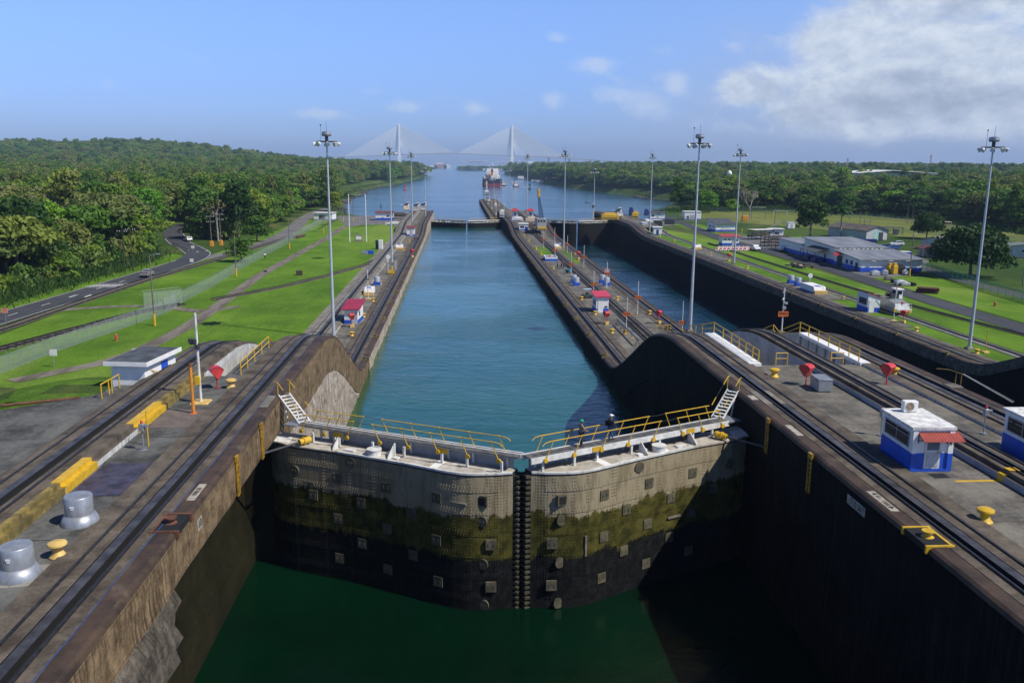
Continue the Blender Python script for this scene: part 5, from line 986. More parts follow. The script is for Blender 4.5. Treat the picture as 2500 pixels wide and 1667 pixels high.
def container(name, label, p, w, d, h, mat, cat, lid=None, rz=0):
    g = empty(name, p, rz, label, cat); m = MB(); m.bbox(-w/2, w/2, 0, d, .1, h, .06); m.build('box', mat, g); m = MB(); k = int(w/.35)
    for i in range(k): m.box(-w/2+.1+i*.35, -w/2+.2+i*.35, -.05, 0, .2, h-.15)
    m.build('rib', mat, g)
    m = MB(); m.box(-w/2+.1, w/2-.1, .1, d-.1, 0, .1); m.build('skid', DGRY, g)
    if lid: m = MB(); m.prism([(-w/2-.1, h), (w/2+.1, h), (w/2+.1, h+.08), (-w/2-.1, h+.25)], -.05, d+.05); m.build('lid', lid, g)
    return g
GREENB = simple('green_container_paint', (.015, .12, .06), .5)
container('waste_container', 'dark green waste container beside the barn', spot(2079, 592, 9.9), 3.4, 2, 2.2, GREENB, 'container', GREENB); container('container', 'blue container with white top behind the workshop', spot(2212, 631, 9.9), 3.2, 2.2, 1.9, BLU, 'container', WHT); container('container', 'bright blue low container in front of the barn', spot(2118, 594.5, 9.9), 7, 2.2, 1.5, BLUD, 'container'); container('portable_toilet', 'pair of orange portable toilets by the playing field', spot(1819.5, 540, 9.9), 3.2, 1.6, 2.6, simple('amber_plastic', (.72, .32, .03), .5), 'toilet')
container('container', 'dark skip on the far right road near the white buildings', spot(1636, 547.5, 9.9), 4.4, 2.4, 2.4, DGRY, 'skip'); container('container', 'black slatted bin above the small white shelter', spot(1605, 552, 9.9), 4.5, 2.2, 2.6, DGRY, 'skip', WHT)
# ------------------------------------------------------------------ railings
def railing(label, pts, mat=YEL, h=1.05, mid=True, r=.045, group='yellow pipe railings', cat='railing'):
    b = Vector(pts[0]); g = empty('railing', b, 0, label, cat, group); q = [Vector(p)-b for p in pts]; up = Vector((0, 0, h))
    for p in q: m = MB(); m.cyl(p, p+up, r*1.1, r*1.1, 6); m.build('post', mat, g)
    m = MB(); m.tube([p+up for p in q], r, 6)
    if mid: m.tube([p+up*.52 for p in q], r*.8, 6)
    m.build('rail', mat, g); return g
railing('yellow railing along the white slab of the left pit', [(20.6, 87, 19.3), (20.6, 85, 19.75), (20.7, 83, 20.2), (21.6, 82, 20.6), (21.6, 79, 20.6), (21.6, 76.5, 20.6), (21.6, 74.3, 20.6), (21.6, 72.4, 20.6), (21.6, 70.6, 20.6), (21.6, 69.1, 20.6)])
railing('short curved yellow grab rail at the near end of the left pit', [(23.1, 69.05, 20.4), (24.1, 69.05, 20.4)], mid=True, h=1.0)
railing('yellow railing along the white slab of the right pit', [(29.2, 90, 18.2), (29.6, 87, 19.4), (29.2, 84.5, 19.2), (30.42, 82, 20.6), (30.42, 79.8, 20.6), (30.42, 77.5, 20.6), (30.42, 75.2, 20.6), (30.42, 73, 20.6), (30.42, 71, 20.6), (30.42, 69.1, 20.6)])
railing('short curved yellow grab rail at the near end of the right pit', [(27.9, 69.05, 20.4), (29.0, 69.05, 20.4)], mid=True, h=1.0)
railing('yellow stair railing beside the left hump', [(-21.25, 66.8, 20.42), (-21.25, 69, 20.42), (-21.25, 71.5, 20.42), (-21.25, 74.2, 20.42), (-21.25, 77, 20.42), (-21.25, 81, 18.2), (-21.25, 88, 18.0)])
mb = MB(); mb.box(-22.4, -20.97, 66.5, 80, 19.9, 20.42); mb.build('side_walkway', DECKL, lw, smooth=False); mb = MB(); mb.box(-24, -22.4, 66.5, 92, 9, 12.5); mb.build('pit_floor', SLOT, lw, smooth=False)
railing('short yellow railing at the shed corner of the near left deck', [(-29.4, 60.2, 20.38), (-29.35, 61.4, 20.38), (-29.3, 61.8, 20.38), (-29.3, 63.2, 20.38)], mid=False)
railing('thin yellow handrail by the shed wall', [(-27.6, 64.6, 20.4), (-26.8, 66.2, 19.6)], mid=True)
railing('low yellow guard behind the hump on the centre wall', [tuple(spot(1602, 806, 9.86)), tuple(spot(1618, 806, 9.86)), tuple(spot(1630, 806, 9.86))], mid=False, h=.8)
mb = MB(); mb.box(XC0+4.9, 25.38, 69.6, 86, 9.9, 17.4); mb.build('pit_shade_block', SLOT, cw, smooth=False)  # added black block standing in for the shade deep in the pit
# ------------------------------------------------------------------ small things on the near decks
g = empty('steel_box', spot(1997.6, 958, 20.36), R(-2), 'grey steel box with a hinged lid beside the red hood', 'box'); m = MB(); m.bbox(0, 1.05, 0, 1.75, .08, .95, .02); m.build('case', GRYM, g); m = MB(); m.bbox(-.03, 1.08, -.03, 1.78, .95, 1.0, .02); m.build('lid', GRYM, g); m = MB(); m.cyl((-.03, .5, .8), (-.03, .7, .8), .03, .03, 6); m.box(.1, .95, .1, 1.65, 0, .08); m.build('latch', DGRY, g)
def instrument(px, py, label):
    g = empty('instrument_post', spot(px, py, 20.4), 0, label, 'instrument', 'slim posts with grey instrument heads'); m = MB(); m.cyl((0, 0, 0), (0, 0, 1.25), .045, .045, 8); m.lathe([(.2, 0), (.2, .04)], 10); m.build('post', GRYM, g); m = MB(); m.bbox(-.16, .16, -.14, .14, 1.2, 1.65, .05); m.cyl((.05, 0, 1.5), (.34, -.08, 1.52), .09, .11, 8); m.build('head', GRYM, g); m = MB(); m.lathe([(.08, 1.65), (.08, 1.78), (.03, 1.84)], 8); m.build('beacon', REDH, g)
instrument(350.9, 1099, 'grey instrument post by the yellow kerb on the left deck'); instrument(2400.7, 1058, 'grey instrument post with a beacon right of the control cabin'); instrument(2150, 1062, 'grey instrument post behind the control cabin')
def pole_thing(name, label, p, h, r, mat, cat, base=None):
    g = empty(name, p, 0, label, cat); m = MB(); m.cyl((0, 0, 0), (0, 0, h), r, r*.85, 8); m.build('post', mat, g)
    if base: m = MB(); m.bbox(-base[0], base[0], -base[0], base[0], -.03, base[1], .05); m.build('base', base[2], g)
    return g
pole_thing('marker_post', 'thin yellow post standing beside the grey instrument on the left deck', spot(363, 1088, 20.4), 2.15, .045, YEL, 'post')
g = pole_thing('marker_post', 'tall orange post on the near left deck', spot(472.8, 1010, 20.4), 3.3, .11, simple('orange_yellow_paint', (.66, .25, .03), .5, 0, .15, 2), 'post', (.25, .06, ORG)); m = MB(); m.cyl((0, 0, 3.3), (0, 0, 3.5), .14, .10, 8); m.build('cap', RUST, g)
g = pole_thing('camera_post', 'slim grey post with twin floodlights and a yellow box on the left deck', spot(491, 983, 20.4), 6.4, .10, WHTW, 'post', (.62, .12, YPALE)); m = MB(); m.bbox(-.55, -.28, -.2, .05, 4.35, 4.65, .03); m.bbox(-.25, .02, -.25, .0, 4.3, 4.6, .03); m.box(-.5, .15, -.06, .06, 4.2, 4.3); m.bbox(-.15, .15, -.15, .15, 3.85, 4.2, .03); m.build('floodlight', DGRY, g); m = MB(); m.bbox(-.3, .08, -.22, -.05, 1.35, 1.95, .03); m.build('call_box', YEL, g)
pole_thing('marker_post', 'thin yellow post on a base beside the nearest right mast', spot(2405, 861, 9.8), 3.6, .07, YEL, 'post', (.45, .25, YPALE))
g = pole_thing('sign_post', 'slim post with an instrument box in front of the locomotive', spot(2181, 784, 9.8), 6.2, .10, WHTW, 'post', (.5, .2, YPALE)); m = MB(); m.bbox(-.2, .25, -.25, .0, 1.7, 2.3, .03); m.build('call_box', YEL, g)
g = pole_thing('sign_post', 'tall thin pole with a small crossbar on the left pavement before the machine cover', spot(899, 729.5, 9.9), 6.0, .09, WHTW, 'post', (.55, .16, YPALE)); m = MB(); m.box(-.3, .3, -.08, .08, 3.9, 4.1); m.build('crossbar', DGRY, g)
def disc_sign(px, py, z, h, r, mat, label, cat='sign'):
    g = empty('disc_sign', spot(px, py, z), 0, label, cat); m = MB(); m.cyl((-.12, 0, 0), (-.12, 0, h), .04, .04, 6); m.cyl((.12, 0, 0), (.12, 0, h), .04, .04, 6); m.build('post', WHTW, g); m = MB(); m.cyl((0, -.04, h+r*.7), (0, .02, h+r*.7), r, r, 18); m.build('disc', mat, g)
disc_sign(1977, 694.5, 9.9, 1.7, .55, WHT, 'white disc sign behind the long pale blue machine cover'); disc_sign(1480.5, 703, 9.86, 3.4, .6, simple('faded_pink_paint', (.55, .30, .30), .6), 'faded pink disc sign before the right pair of ventilators'); disc_sign(948, 660, 9.9, 3.1, .55, WHT, 'white disc sign on the left pavement near the second mast')
g = empty('pipe_rack', spot(1507, 794, 9.86), 0, 'long pipe on low steel trestles left of the hump on the centre wall', 'pipe rack'); a = spot(1507, 794, 9.86); b_ = spot(1558, 846, 9.86)-a
m = MB(); m.cyl((0, 0, 1.0), b_+Vector((0, 0, 1.0)), .14, .14, 8); m.build('pipe', simple('blue_grey_pipe', (.10, .14, .22), .5, .3), g)
for k in range(5): c_ = b_*(k/4.3+.03); m = MB(); m.cyl(c_+Vector((-.35, 0, 0)), c_+Vector((0, 0, 1)), .05, .05, 5); m.cyl(c_+Vector((.35, 0, 0)), c_+Vector((0, 0, 1)), .05, .05, 5); m.box(c_.x-.5, c_.x+.5, c_.y-.05, c_.y+.05, .3, .38); m.build('trestle', YPALE if k in (2, 3) else DGRY, g)
g = empty('golf_cart', spot(1433, 727.5, 9.86), R(100), 'small dark utility cart with a pale blue canopy on the centre wall', 'cart'); m = MB(); m.bbox(-.55, .55, -1.1, 1.1, .25, .75, .08); m.bbox(-.5, .5, -.35, .15, .75, 1.15, .05); m.build('body', DGRY, g); m = MB(); m.bbox(-.65, .65, -.9, .8, 1.85, 1.93, .03); m.build('canopy', simple('pale_blue_canopy', (.35, .48, .66), .6), g)
for x in (-.5, .5):
    for y in (-.75, .75): m = MB(); m.cyl((x-.09, y, .25), (x+.09, y, .25), .25, .25, 12); m.build('wheel', BLK, g)
m = MB(); [m.cyl((x, y, .7), (x, y, 1.86), .03, .03, 5) for x in (-.52, .52) for y in (-.8, .7)]; m.build('canopy_post', GRYM, g)
a = spot(1331, 637.5, 9.86); g = empty('hatch_enclosure', a, 0, 'open blue and white hatch enclosure on the centre wall', 'enclosure'); m = MB()
for x0, x1, y0, y1 in ((0, 3.6, 0, .2), (0, 3.6, 5.8, 6), (0, .2, .2, 5.8), (3.4, 3.6, .2, 5.8)): m.box(x0, x1, y0, y1, 0, .65)
m.use(1)
for x0, x1, y0, y1 in ((0, 3.6, 0, .2), (0, 3.6, 5.8, 6), (0, .2, .2, 5.8), (3.4, 3.6, .2, 5.8)): m.box(x0, x1, y0, y1, .65, 1.15)
m.build('parapet', [BLU, WHT], g, smooth=False); m = MB(); m.box(.2, 3.4, .2, 5.8, .0, .1); m.build('pit_floor', SLOT, g, smooth=False); m = MB(); m.bbox(.9, 1.7, .3, 1.1, .3, 1.5); m.build('winch', RED, g)
g = empty('spare_winch', spot(1388, 666, 9.86), R(40), 'small teal pump trolley near the workers on the centre wall', 'trolley'); m = MB(); m.bbox(-.5, .5, -.8, .8, .3, .9); m.cyl((0, .8, .7), (-1.6, 4.2, 1.1), .06, .06, 6); m.build('pump', simple('teal_paint', (.05, .25, .30), .5), g)
for x in (-.5, .5): m = MB(); m.cyl((x-.06, 0, .3), (x+.06, 0, .3), .3, .3, 10); m.build('wheel', BLK, g)
for x0, x1, y0, y1, lab in [(21.3, 25.2, 255, 272, 'bright green grass patch left of the centre track'), (21.3, 25.2, 274, 284, 'small green grass patch behind the hatch enclosure'), (28.9, 30.4, 236, 272, 'long green grass patch right of the centre track')]:
    o = flat_sheet('grass_patch', [(x0, y0), (x1, y0), (x1, y1), (x0, y1)], 9.9, LAWN, 'stuff'); tag(o, lab, 'grass')
# ------------------------------------------------------------------ locomotives
def loco(loc, rz, label, s=1.0, col=GRYM, cabm=WHT):
    g = empty('towing_locomotive', loc, rz, label, 'locomotive', 'grey towing locomotives'); L = 9.4
    m = MB(); prof = [(0, .35), (0, 1.05), (.5, 1.15), (.9, 2.0), (3.0, 2.35), (3.0, 2.6), (6.4, 2.6), (6.4, 2.35), (8.5, 2.0), (8.9, 1.15), (L, 1.05), (L, .35)]; m.prism(prof, -1.42, 1.42, 'x'); m.build('body', col, g)
    for y in (1.2, 2.9, 6.5, 8.2):
        for x in (-.78, .78): m = MB(); m.cyl((x-.08, y, .42), (x+.08, y, .42), .42, .42, 14); m.build('wheel', DGRY, g)
    m = MB(); m.box(-1.3, 1.3, .6, L-.6, .25, .38); m.build('underframe', DGRY, g)
    m = MB(); m.lathe([(.8, 2.6), (.8, 2.85), (.5, 2.9), (.5, 3.3), (.85, 3.35), (.85, 3.5)], 16, (-.35, 4.2, 0)); m.box(-1.0, .6, 3.2, 3.5, 2.6, 3.6); m.box(-1.0, .6, 4.9, 5.3, 2.6, 3.5); m.cyl((-1.35, 4.2, 3.0), (-1.0, 4.2, 3.0), .3, .3, 10); m.build('winch', DGRY, g)
    m = MB(); m.bbox(.15, 1.35, 3.3, 5.2, 2.6, 4.3, .08); c_ = m.build('cab', cabm, g); m = MB(); m.box(.3, 1.2, 3.27, 3.3, 3.4, 4.05); m.box(.12, .16, 3.5, 5.0, 3.4, 4.05); m.box(1.34, 1.38, 3.5, 5.0, 3.4, 4.05); m.build('window', GLASS, c_)
    m = MB(); m.bbox(.0, 1.5, 3.1, 5.4, 4.3, 4.42, .05); m.build('cab_roof', WHT, g); m = MB(); m.bbox(-1.45, 1.45, -.35, .0, .55, 1.15, .04); m.bbox(-1.45, 1.45, L, L+.35, .55, 1.15, .04); m.build('headstock', WHTW, g)
    for x in (-.95, .95):
        for y, d in ((-.35, -1), (L+.35, 1)): m = MB(); m.cyl((x, y, .72), (x, y+.3*d, .72), .25, .28, 12); m.build('buffer', YEL, g)
    m = MB()
    for y in (-.2, .7):
        for x in (-1.35, 0, 1.35): m.cyl((x, y, 1.1), (x, y, 2.1), .03, .03, 5)
    for z_ in (1.6, 2.1): m.tube([(-1.35, .7, z_), (-1.35, -.2, z_), (1.35, -.2, z_), (1.35, .7, z_)], .03, 5)
    m.build('handrail', WHTW, g); m = MB(); m.ball((.2, .95, 2.1), .28, 8, 6); m.build('lamp', REDH, g); m = MB(); m.lathe([(.12, 4.4), (.12, 4.6), (.05, 4.7)], 8, (.75, 4.2, 0)); m.build('beacon', ORG, g)
    m = MB(); m.tube([(-1.4, 3.0, 2.9), (-3.0, 3.4, 3.0)], .04, 5); m.tube([(-1.4, 5.2, 3.1), (-3.4, 5.0, 3.2)], .04, 5); m.build('cable_arm', WHTW, g)
    g.scale = (s, s, s); return g
loco((78.9, 151.2, 9.95), 0, 'grey towing locomotive behind the right red-roofed shed')
for px, py, z, lab in [(994, 514, ZG, 'pale towing locomotive at the far left end, leftmost of three'), (1016, 516, ZG, 'towing locomotive in the middle of three at the far left end'), (1034, 514, ZG, 'towing locomotive nearest the water of three at the far left end'), (1510, 530, ZG, 'white towing locomotive at the far end of the right wall'), (1193, 492, 3.6, 'towing locomotive near the tip of the approach pier')]:
    loco(spot(px, py, z)-Vector((0, 4, 0)), R(rnd.uniform(-4, 4)), lab, 1.0, CREAM if 'leftmost' in lab else GRYM)
# crane locomotive on the centre wall
p = spot(1322, 562, 11.8); g = empty('rail_crane', p, 0, 'grey rail crane with a tall blue lattice boom on the centre wall', 'crane')
m = MB(); m.bbox(-1.9, 1.9, 0, 9, 1.2, 4.4, .15); m.build('house', GRYP, g); m = MB(); [m.box(-1.5+k*1.1, -.8+k*1.1, -.04, .0, 3.2, 3.9) for k in range(3)]; m.build('window', GLASS, g); m = MB(); m.bbox(-1.7, 1.7, -1.3, 0, .5, 1.2, .05); m.build('platform', YEL, g); m = MB(); m.box(-1.5, 1.5, -1.0, 9.4, .15, .6); m.build('underframe', DGRY, g)
for x in (-.8, .8):
    for y in (.5, 2.2, 6.5, 8.2): m = MB(); m.cyl((x-.08, y, .40), (x+.08, y, .40), .42, .42, 12); m.build('wheel', DGRY, g)
m = MB(); h0, h1, top = .75, .28, spot_y(1311, 478, p.y+2).z-p.z
base = Vector((0, 1.0, 4.4)); tip = Vector((-1.1, 2.0, top)); n_ = 14
def bc(t, i): w = h0+(h1-h0)*t; c_ = base+(tip-base)*t; return c_+Vector((w*(1 if i in (0, 3) else -1), w*(1 if i < 2 else -1), 0))
for i in range(4): m.cyl(bc(0, i), bc(1, i), .10, .08, 4)
for k in range(n_):
    for i in range(4): m.cyl(bc(k/n_, i), bc((k+1)/n_, (i+1) % 4), .05, .05, 3); m.cyl(bc(k/n_, i), bc(k/n_, (i+1) % 4), .05, .05, 3)
m.build('boom', simple('dark_blue_boom', (.012, .03, .09), .5), g); m = MB(); m.bbox(tip.x-.5, tip.x+.5, tip.y-.4, tip.y+.4, top-.6, top+2.6, .2); m.build('boom_head', simple('amber_paint', (.60, .33, .04), .5), g); m = MB(); m.tube([tip, base+Vector((1.2, 3.5, 1.4)), Vector((0, 8, 4.4))], .05, 4); m.tube([base+Vector((-.9, 3.5, 1.4)), Vector((0, 8, 4.4))], .08, 4); m.build('stay', DGRY, g)
# dark signal gantry, slab beams and stores at the far ends
g = pole_thing('signal_arm', 'white signal post with an arm at the far right gate', spot(1447, 540, ZG), 8, .18, WHTW, 'signal'); m = MB(); m.cyl((0, 0, 7), (-3, 0, 8.2), .12, .08, 6); m.bbox(-3.4, -2.8, -.2, .2, 7.7, 8.3); m.bbox(-.4, .4, -.4, .4, 5.8, 7.0); m.build('arm', DGRY, g)
for px, py, z, w, d, h, mat, nm, lab, cat in [(1490, 536, ZG, 8, 5, 2.2, YEL, 'machine_pile', 'yellow machinery parts stacked at the far right corner', 'machinery'), (1541, 527, ZG, 2.2, 2, 3.2, BLUD, 'tank', 'dark blue tank at the far right corner, left one', 'tank'), (1579, 527, ZG, 2.2, 2, 2.6, BLUD, 'tank', 'dark blue tank beside the far right building', 'tank'), (1551, 533, ZG, 3, 2, 2.6, YEL, 'crate', 'yellow crate next to the blue tank', 'crate'), (1584, 552, 9.9, 4.5, 3, 2.4, WHTW, 'slab_beam', 'pale concrete slabs beside the far right mast', 'slabs'), (965, 551, 9.9, 9, 2.5, 1.3, WHTW, 'slab_beam', 'long white concrete beam by the far left mast', 'beam'), (983, 561, 9.9, 6, 2.5, 1.6, WHTW, 'slab_beam', 'white concrete block below the far left locomotives', 'beam'), (964, 529, 11, 12, 5, 1.6, BRG, 'rubble_bank', 'brown stone bank beside the far left building', 'bank'), (1263, 541, ZG, 5, 2, 1.6, WHTW, 'slab_beam', 'pale concrete blocks behind the far blue cabin', 'beam'), (1297, 546, ZG, 5, 2.4, 2.2, CREAM, 'slab_beam', 'cream concrete wall beside the rail crane', 'beam'), (1225, 530, ZG, 2.2, 2.2, 2.8, WHTW, 'instrument_cabin', 'small white cabin on the pier root near the gate', 'cabin'), (1188, 478, 3.6, 6, 8, 4.2, GRYP, 'winch_house', 'grey winch house at the tip of the approach pier', 'building'), (1210, 505, 3.6, 2, 2, 2.4, WHTW, 'pier_box', 'white equipment box halfway along the approach pier', 'box')]:
    g = empty(nm, spot(px, py, z), R(rnd.uniform(-6, 6)), lab, cat); m = MB(); m.bbox(-w/2, w/2, 0, d*.55, 0, h, .1); m.build('lower_part', mat, g); m = MB(); m.bbox(-w*.3, w*.38, d*.45, d, .0, h*1.25, .1); m.build('upper_part', mat if nm != 'winch_house' else WHT, g); m = MB(); m.box(-w*.42, w*.42, -.08, 0, h*.2, h*.35); m.build('band', DGRY, g)
p = spot(1188, 474, 3.6); g = empty('arrow_tower', p, 0, 'pale signal tower on the tip of the approach pier', 'tower'); m = MB(); m.cyl((0, 0, 0), (0, 0, 15), .9, .45, 10); m.build('column', WHTW, g); m = MB(); m.bbox(-1.2, 1.2, -.4, .4, 11, 13.4); m.build('signal_head', CREAM, g)
# ------------------------------------------------------------------ vehicles
def vehicle(kind, p, rz, col, label, group='cars and pickups'):
    g = empty('pickup' if kind == 'pickup' else 'car', p, rz, label, 'pickup' if kind == 'pickup' else 'car', group); L, W = (5.2, .92) if kind == 'pickup' else (4.6, .9)
    m = MB()
    if kind == 'pickup': prof = [(0, .45), (0, 1.05), (2.0, 1.08), (2.05, 1.12), (3.85, 1.12), (5.0, 1.0), (5.2, .8), (5.2, .45)]
    else: prof = [(0, .45), (.02, 1.0), (.2, 1.08), (3.4, 1.08), (4.4, .92), (4.6, .75), (4.6, .45)]
    m.prism(prof, -W, W, 'x'); m.build('body', col, g)
    cb = [(2.0, 1.1), (2.15, 1.72), (3.2, 1.75), (3.95, 1.1)] if kind == 'pickup' else [(.1, 1.05), (.45, 1.62), (2.5, 1.66), (3.4, 1.05)]
    m = MB(); rows = [[(s*(W-(.0 if z < 1.2 else .14)), y, z) for y, z in cb] for s in (-1, 1)]; m._add(rows[0]+rows[1], [(0, 1, 2, 3), (7, 6, 5, 4), (0, 4, 5, 1), (1, 5, 6, 2), (2, 6, 7, 3)]); cab = m.build('cabin', col, g, smooth=False)
    m = MB(); (a, za), (b, zb), (c_, zc_), (d, zd) = cb
    def P(y, z, s=1): k = (z-1.1)/.6; return (s*(W-.14*max(0, min(1, k))+.012), y, z)
    for s in (-1, 1): m._add([P(a+.18, 1.18, s), P(b+.08, 1.6, s), P(c_-.05, 1.62, s), P(d-.25, 1.18, s)], [(0, 1, 2, 3)])
    m._add([(-W+.1, d-.06+.02, 1.15), (W-.1, d-.06+.02, 1.15), (W-.2, c_+.06, 1.66), (-W+.2, c_+.06, 1.66)], [(0, 1, 2, 3)]); m._add([(-W+.1, a+.02, 1.18), (W-.1, a+.02, 1.18), (W-.2, b-.03, 1.6), (-W+.2, b-.03, 1.6)], [(0, 1, 2, 3)])
    m.build('window', GLASS, cab, smooth=False)
    for y in (.95, L-1.0):
        for x in (-W+.05, W-.05):
            m = MB(); m.cyl((x-.11, y, .36), (x+.11, y, .36), .36, .36, 16); w_ = m.build('wheel', BLK, g); m = MB(); m.cyl((x-.125, y, .36), (x+.125, y, .36), .2, .2, 12); m.build('rim', GRYM, w_)
    for x in (-W+.22, W-.22):
        m = MB(); m.box(x-.16, x+.16, L-.06, L+.015, .68, .84); m.build('headlight', LAMP, g); m = MB(); m.box(x-.12, x+.12, -.02, .05, .75, .98); m.build('tail_light', RED, g)
    m = MB(); m.box(-W+.05, W-.05, L-.02, L+.08, .42, .6); m.box(-W+.05, W-.05, -.08, .02, .42, .6); m.build('bumper', DGRY, g)
    if kind == 'pickup': m = MB(); m.box(-W+.12, W-.12, .12, 1.9, .8, 1.085); m.build('cargo_bed', DGRY, g)
    return g
SILC = simple('silver_car_paint', (.40, .38, .37), .3, .4, .03, 1); WHC = simple('white_car_paint', (.80, .80, .80), .25, 0, .02, 1); BLC = simple('dark_blue_car_paint', (.02, .05, .16), .25, 0, .02, 1); BKC = simple('black_car_paint', (.015, .015, .017), .25, 0, .02, 1); MBLC = simple('mid_blue_car_paint', (.06, .14, .38), .25, 0, .02, 1)
vehicle('pickup', Vector((-78.6, 205.5, 9.92)), R(2), SILC, 'silver pickup driving along the left road past the hatched marking'); vehicle('car', spot(464, 590, 9.95), R(35), WHC, 'white van-like car parked at the bend under the trees'); vehicle('pickup', spot(1836, 609, 9.98), R(182), WHC, 'white pickup facing the camera on the right road')
for px, py, col, lab, rz in [(2138, 605, WHC, 'white estate car parked behind the workshop, left of the row', 80), (2172, 608, BKC, 'black car parked behind the workshop', 75), (2196, 610, MBLC, 'mid-blue car parked in the row behind the workshop', 80), (2205, 600, WHC, 'white car in the second row behind the workshop', 85), (2120, 600, YEL, 'small yellow car beside the blue container', 80)]: vehicle('car', spot(px, py, 9.98), R(rz), col, lab)
# ------------------------------------------------------------------ utility poles, signs, fences, track
def upole(p, h, label, arms=0, base=False, lamp=False, mat=WOODG, r=.15, group='wooden utility poles'):
    g = empty('utility_pole', p, R(rnd.uniform(-8, 8)), label, 'utility pole', group); m = MB(); m.cyl((0, 0, 0), (0, 0, h), r, r*.65, 8); m.build('post', mat, g)
    for k in range(arms):
        m = MB(); z = h-.6-k*1.7; m.box(-1.3, 1.3, -.07, .07, z-.08, z+.08); a_ = m.build('cross_arm', mat, g)
        for x in (-1.15, -.6, .6, 1.15): m = MB(); m.lathe([(.07, z+.08), (.09, z+.18), (.05, z+.34)], 8, (x, 0, 0)); m.build('insulator', WHTW, a_)
    if base: m = MB(); m.lathe([(r+.06, 0), (r+.06, 2.0), (r, 2.05)], 10); m.build('painted_base', YEL, g)
    if lamp: m = MB(); m.cyl((0, 0, h-.2), (1.3, 0, h), .05, .05, 5); m.bbox(1.1, 1.8, -.14, .14, h-.08, h+.08, .03); m.build('street_lamp', GRYM, g)
    return g
for px, py, ty, arms, base, lamp, lab in [(378, 795, 620, 0, 1, 1, 'grey pole with a yellow foot by the fence gate'), (577, 675, 575, 0, 1, 0, 'grey pole with a yellow foot halfway along the fence'), (707, 608, 535, 0, 1, 0, 'grey pole with a yellow foot further along the fence'), (790, 570, 520, 0, 1, 0, 'grey pole with a yellow foot before the low white building'), (862, 541, 484, 0, 1, 0, 'thin pole with a yellow foot by the far left shore'), (838, 541, 488, 0, 1, 1, 'thin lamp pole left of the far shore building'),
        (306, 667, 560, 1, 0, 0, 'dark timber pole at the forest edge, left of a pair'), (326, 663, 556, 1, 0, 0, 'dark timber pole at the forest edge, right of a pair'), (517, 601, 525, 2, 2, 0, 'insulator pole on an orange block, left of a pair under the trees'), (540, 599, 520, 2, 2, 0, 'insulator pole on an orange block, right of a pair under the trees'),
        (2220, 676, 570, 0, 1, 1, 'lamp pole with a yellow foot at the workshop corner'), (1975.5, 588, 525, 0, 0, 0, 'grey pole in front of the dark round tree'), (1810.5, 570.5, 500, 0, 1, 0, 'tall dark pole beside the hall with the gabled roof'), (1891, 549, 508, 0, 0, 0, 'dark pole on the left of the playing field'), (2098.5, 513+40, 515, 0, 0, 0, 'bare pole at the far side of the playing field'), (2107, 584, 536, 1, 0, 0, 'left post of the twin pole frame beside the barn'), (2121, 584, 537, 1, 0, 0, 'right post of the twin pole frame beside the barn'), (2214, 547, 505, 0, 0, 0, 'thin pole at the forest edge behind the barn, left one'), (2226, 547, 502, 0, 0, 0, 'thin pole at the forest edge behind the barn, right one'), (2496, 697, 640, 0, 0, 0, 'pole by the rear road at the right edge')]:
    p = spot(px, py, 9.85); h = spot_y(px, ty, p.y).z-9.85; g = upole(p, max(h, 4), lab, arms, base == 1, lamp, WOOD if 'dark timber' in lab else WOODG)
    if base == 2: m = MB(); m.bbox(-.55, .55, -.55, .55, 0, 1.7, .1); m.build('guard_block', simple('amber_block', (.66, .28, .03), .6), g)
def chain_link(name, alpha_base, col):
    m, t, b, o = nodemat(name); n = NT(t); p = n.pos(); x, y, z = n.sep(p)
    tr = t.nodes.new('ShaderNodeBsdfTransparent'); mx = t.nodes.new('ShaderNodeMixShader')
    b.inputs['Base Color'].default_value = (*col, 1); b.inputs['Roughness'].default_value = .5; b.inputs['Metallic'].default_value = .2
    mx.inputs[0].default_value = alpha_base; t.links.new(tr.outputs[0], mx.inputs[1]); t.links.new(b.outputs[0], mx.inputs[2]); t.links.new(mx.outputs[0], o.inputs[0]); return m
MESH_ = chain_link('chain_link_mesh', .30, (.42, .47, .47)); MESHG = chain_link('green_mesh', .55, (.05, .19, .11)); MESH2 = chain_link('thin_chain_link_mesh', .22, (.30, .32, .30))
def fence(pts, hf, label, h=2.4, sp=3.0, mat=MESH_, postm=GRYM, barb=True, name='fence'):
    """posts, mesh panels and top wire along a polyline of (x, y)"""
    p0 = Vector((*pts[0], float(hf(np.array([pts[0][0]]), np.array([pts[0][1]]))[0]))); g = empty(name, p0, 0, label, 'fence'); P = []
    for a, b in zip(pts[:-1], pts[1:]):
        n = max(1, round((Vector(b)-Vector(a)).length/sp))
        for k in range(n): P.append((a[0]+(b[0]-a[0])*k/n, a[1]+(b[1]-a[1])*k/n))
    P.append(pts[-1]); Q = [Vector((x, y, float(hf(np.array([x]), np.array([y]))[0])))-p0 for x, y in P]
    m = MB(); m.loft([[q+Vector((0, 0, .05)) for q in Q], [q+Vector((0, 0, h)) for q in Q]]); m.build('mesh_panel', mat, g, smooth=False)
    step = 1 if len(Q) <= 98 else 2
    for q in Q[::step]: m = MB(); m.cyl(q, q+Vector((0, 0, h)), .05, .05, 5); (m.cyl(q+Vector((0, 0, h)), q+Vector((-.3, 0, h+.35)), .03, .03, 4) if barb else None); m.build('post', postm, g)
    m = MB(); m.tube([q+Vector((0, 0, h)) for q in Q], .035, 4); (m.tube([q+Vector((-.28, 0, h+.33)) for q in Q], .012, 3) if barb else None); m.build('top_wire', postm, g); return g
fence([(-64.5, 96), (-62.3, 124), (-59.9, 140), (-57.5, 156)], hleft, 'near stretch of chain-link fence left of the dirt track', 2.3, 2.9)
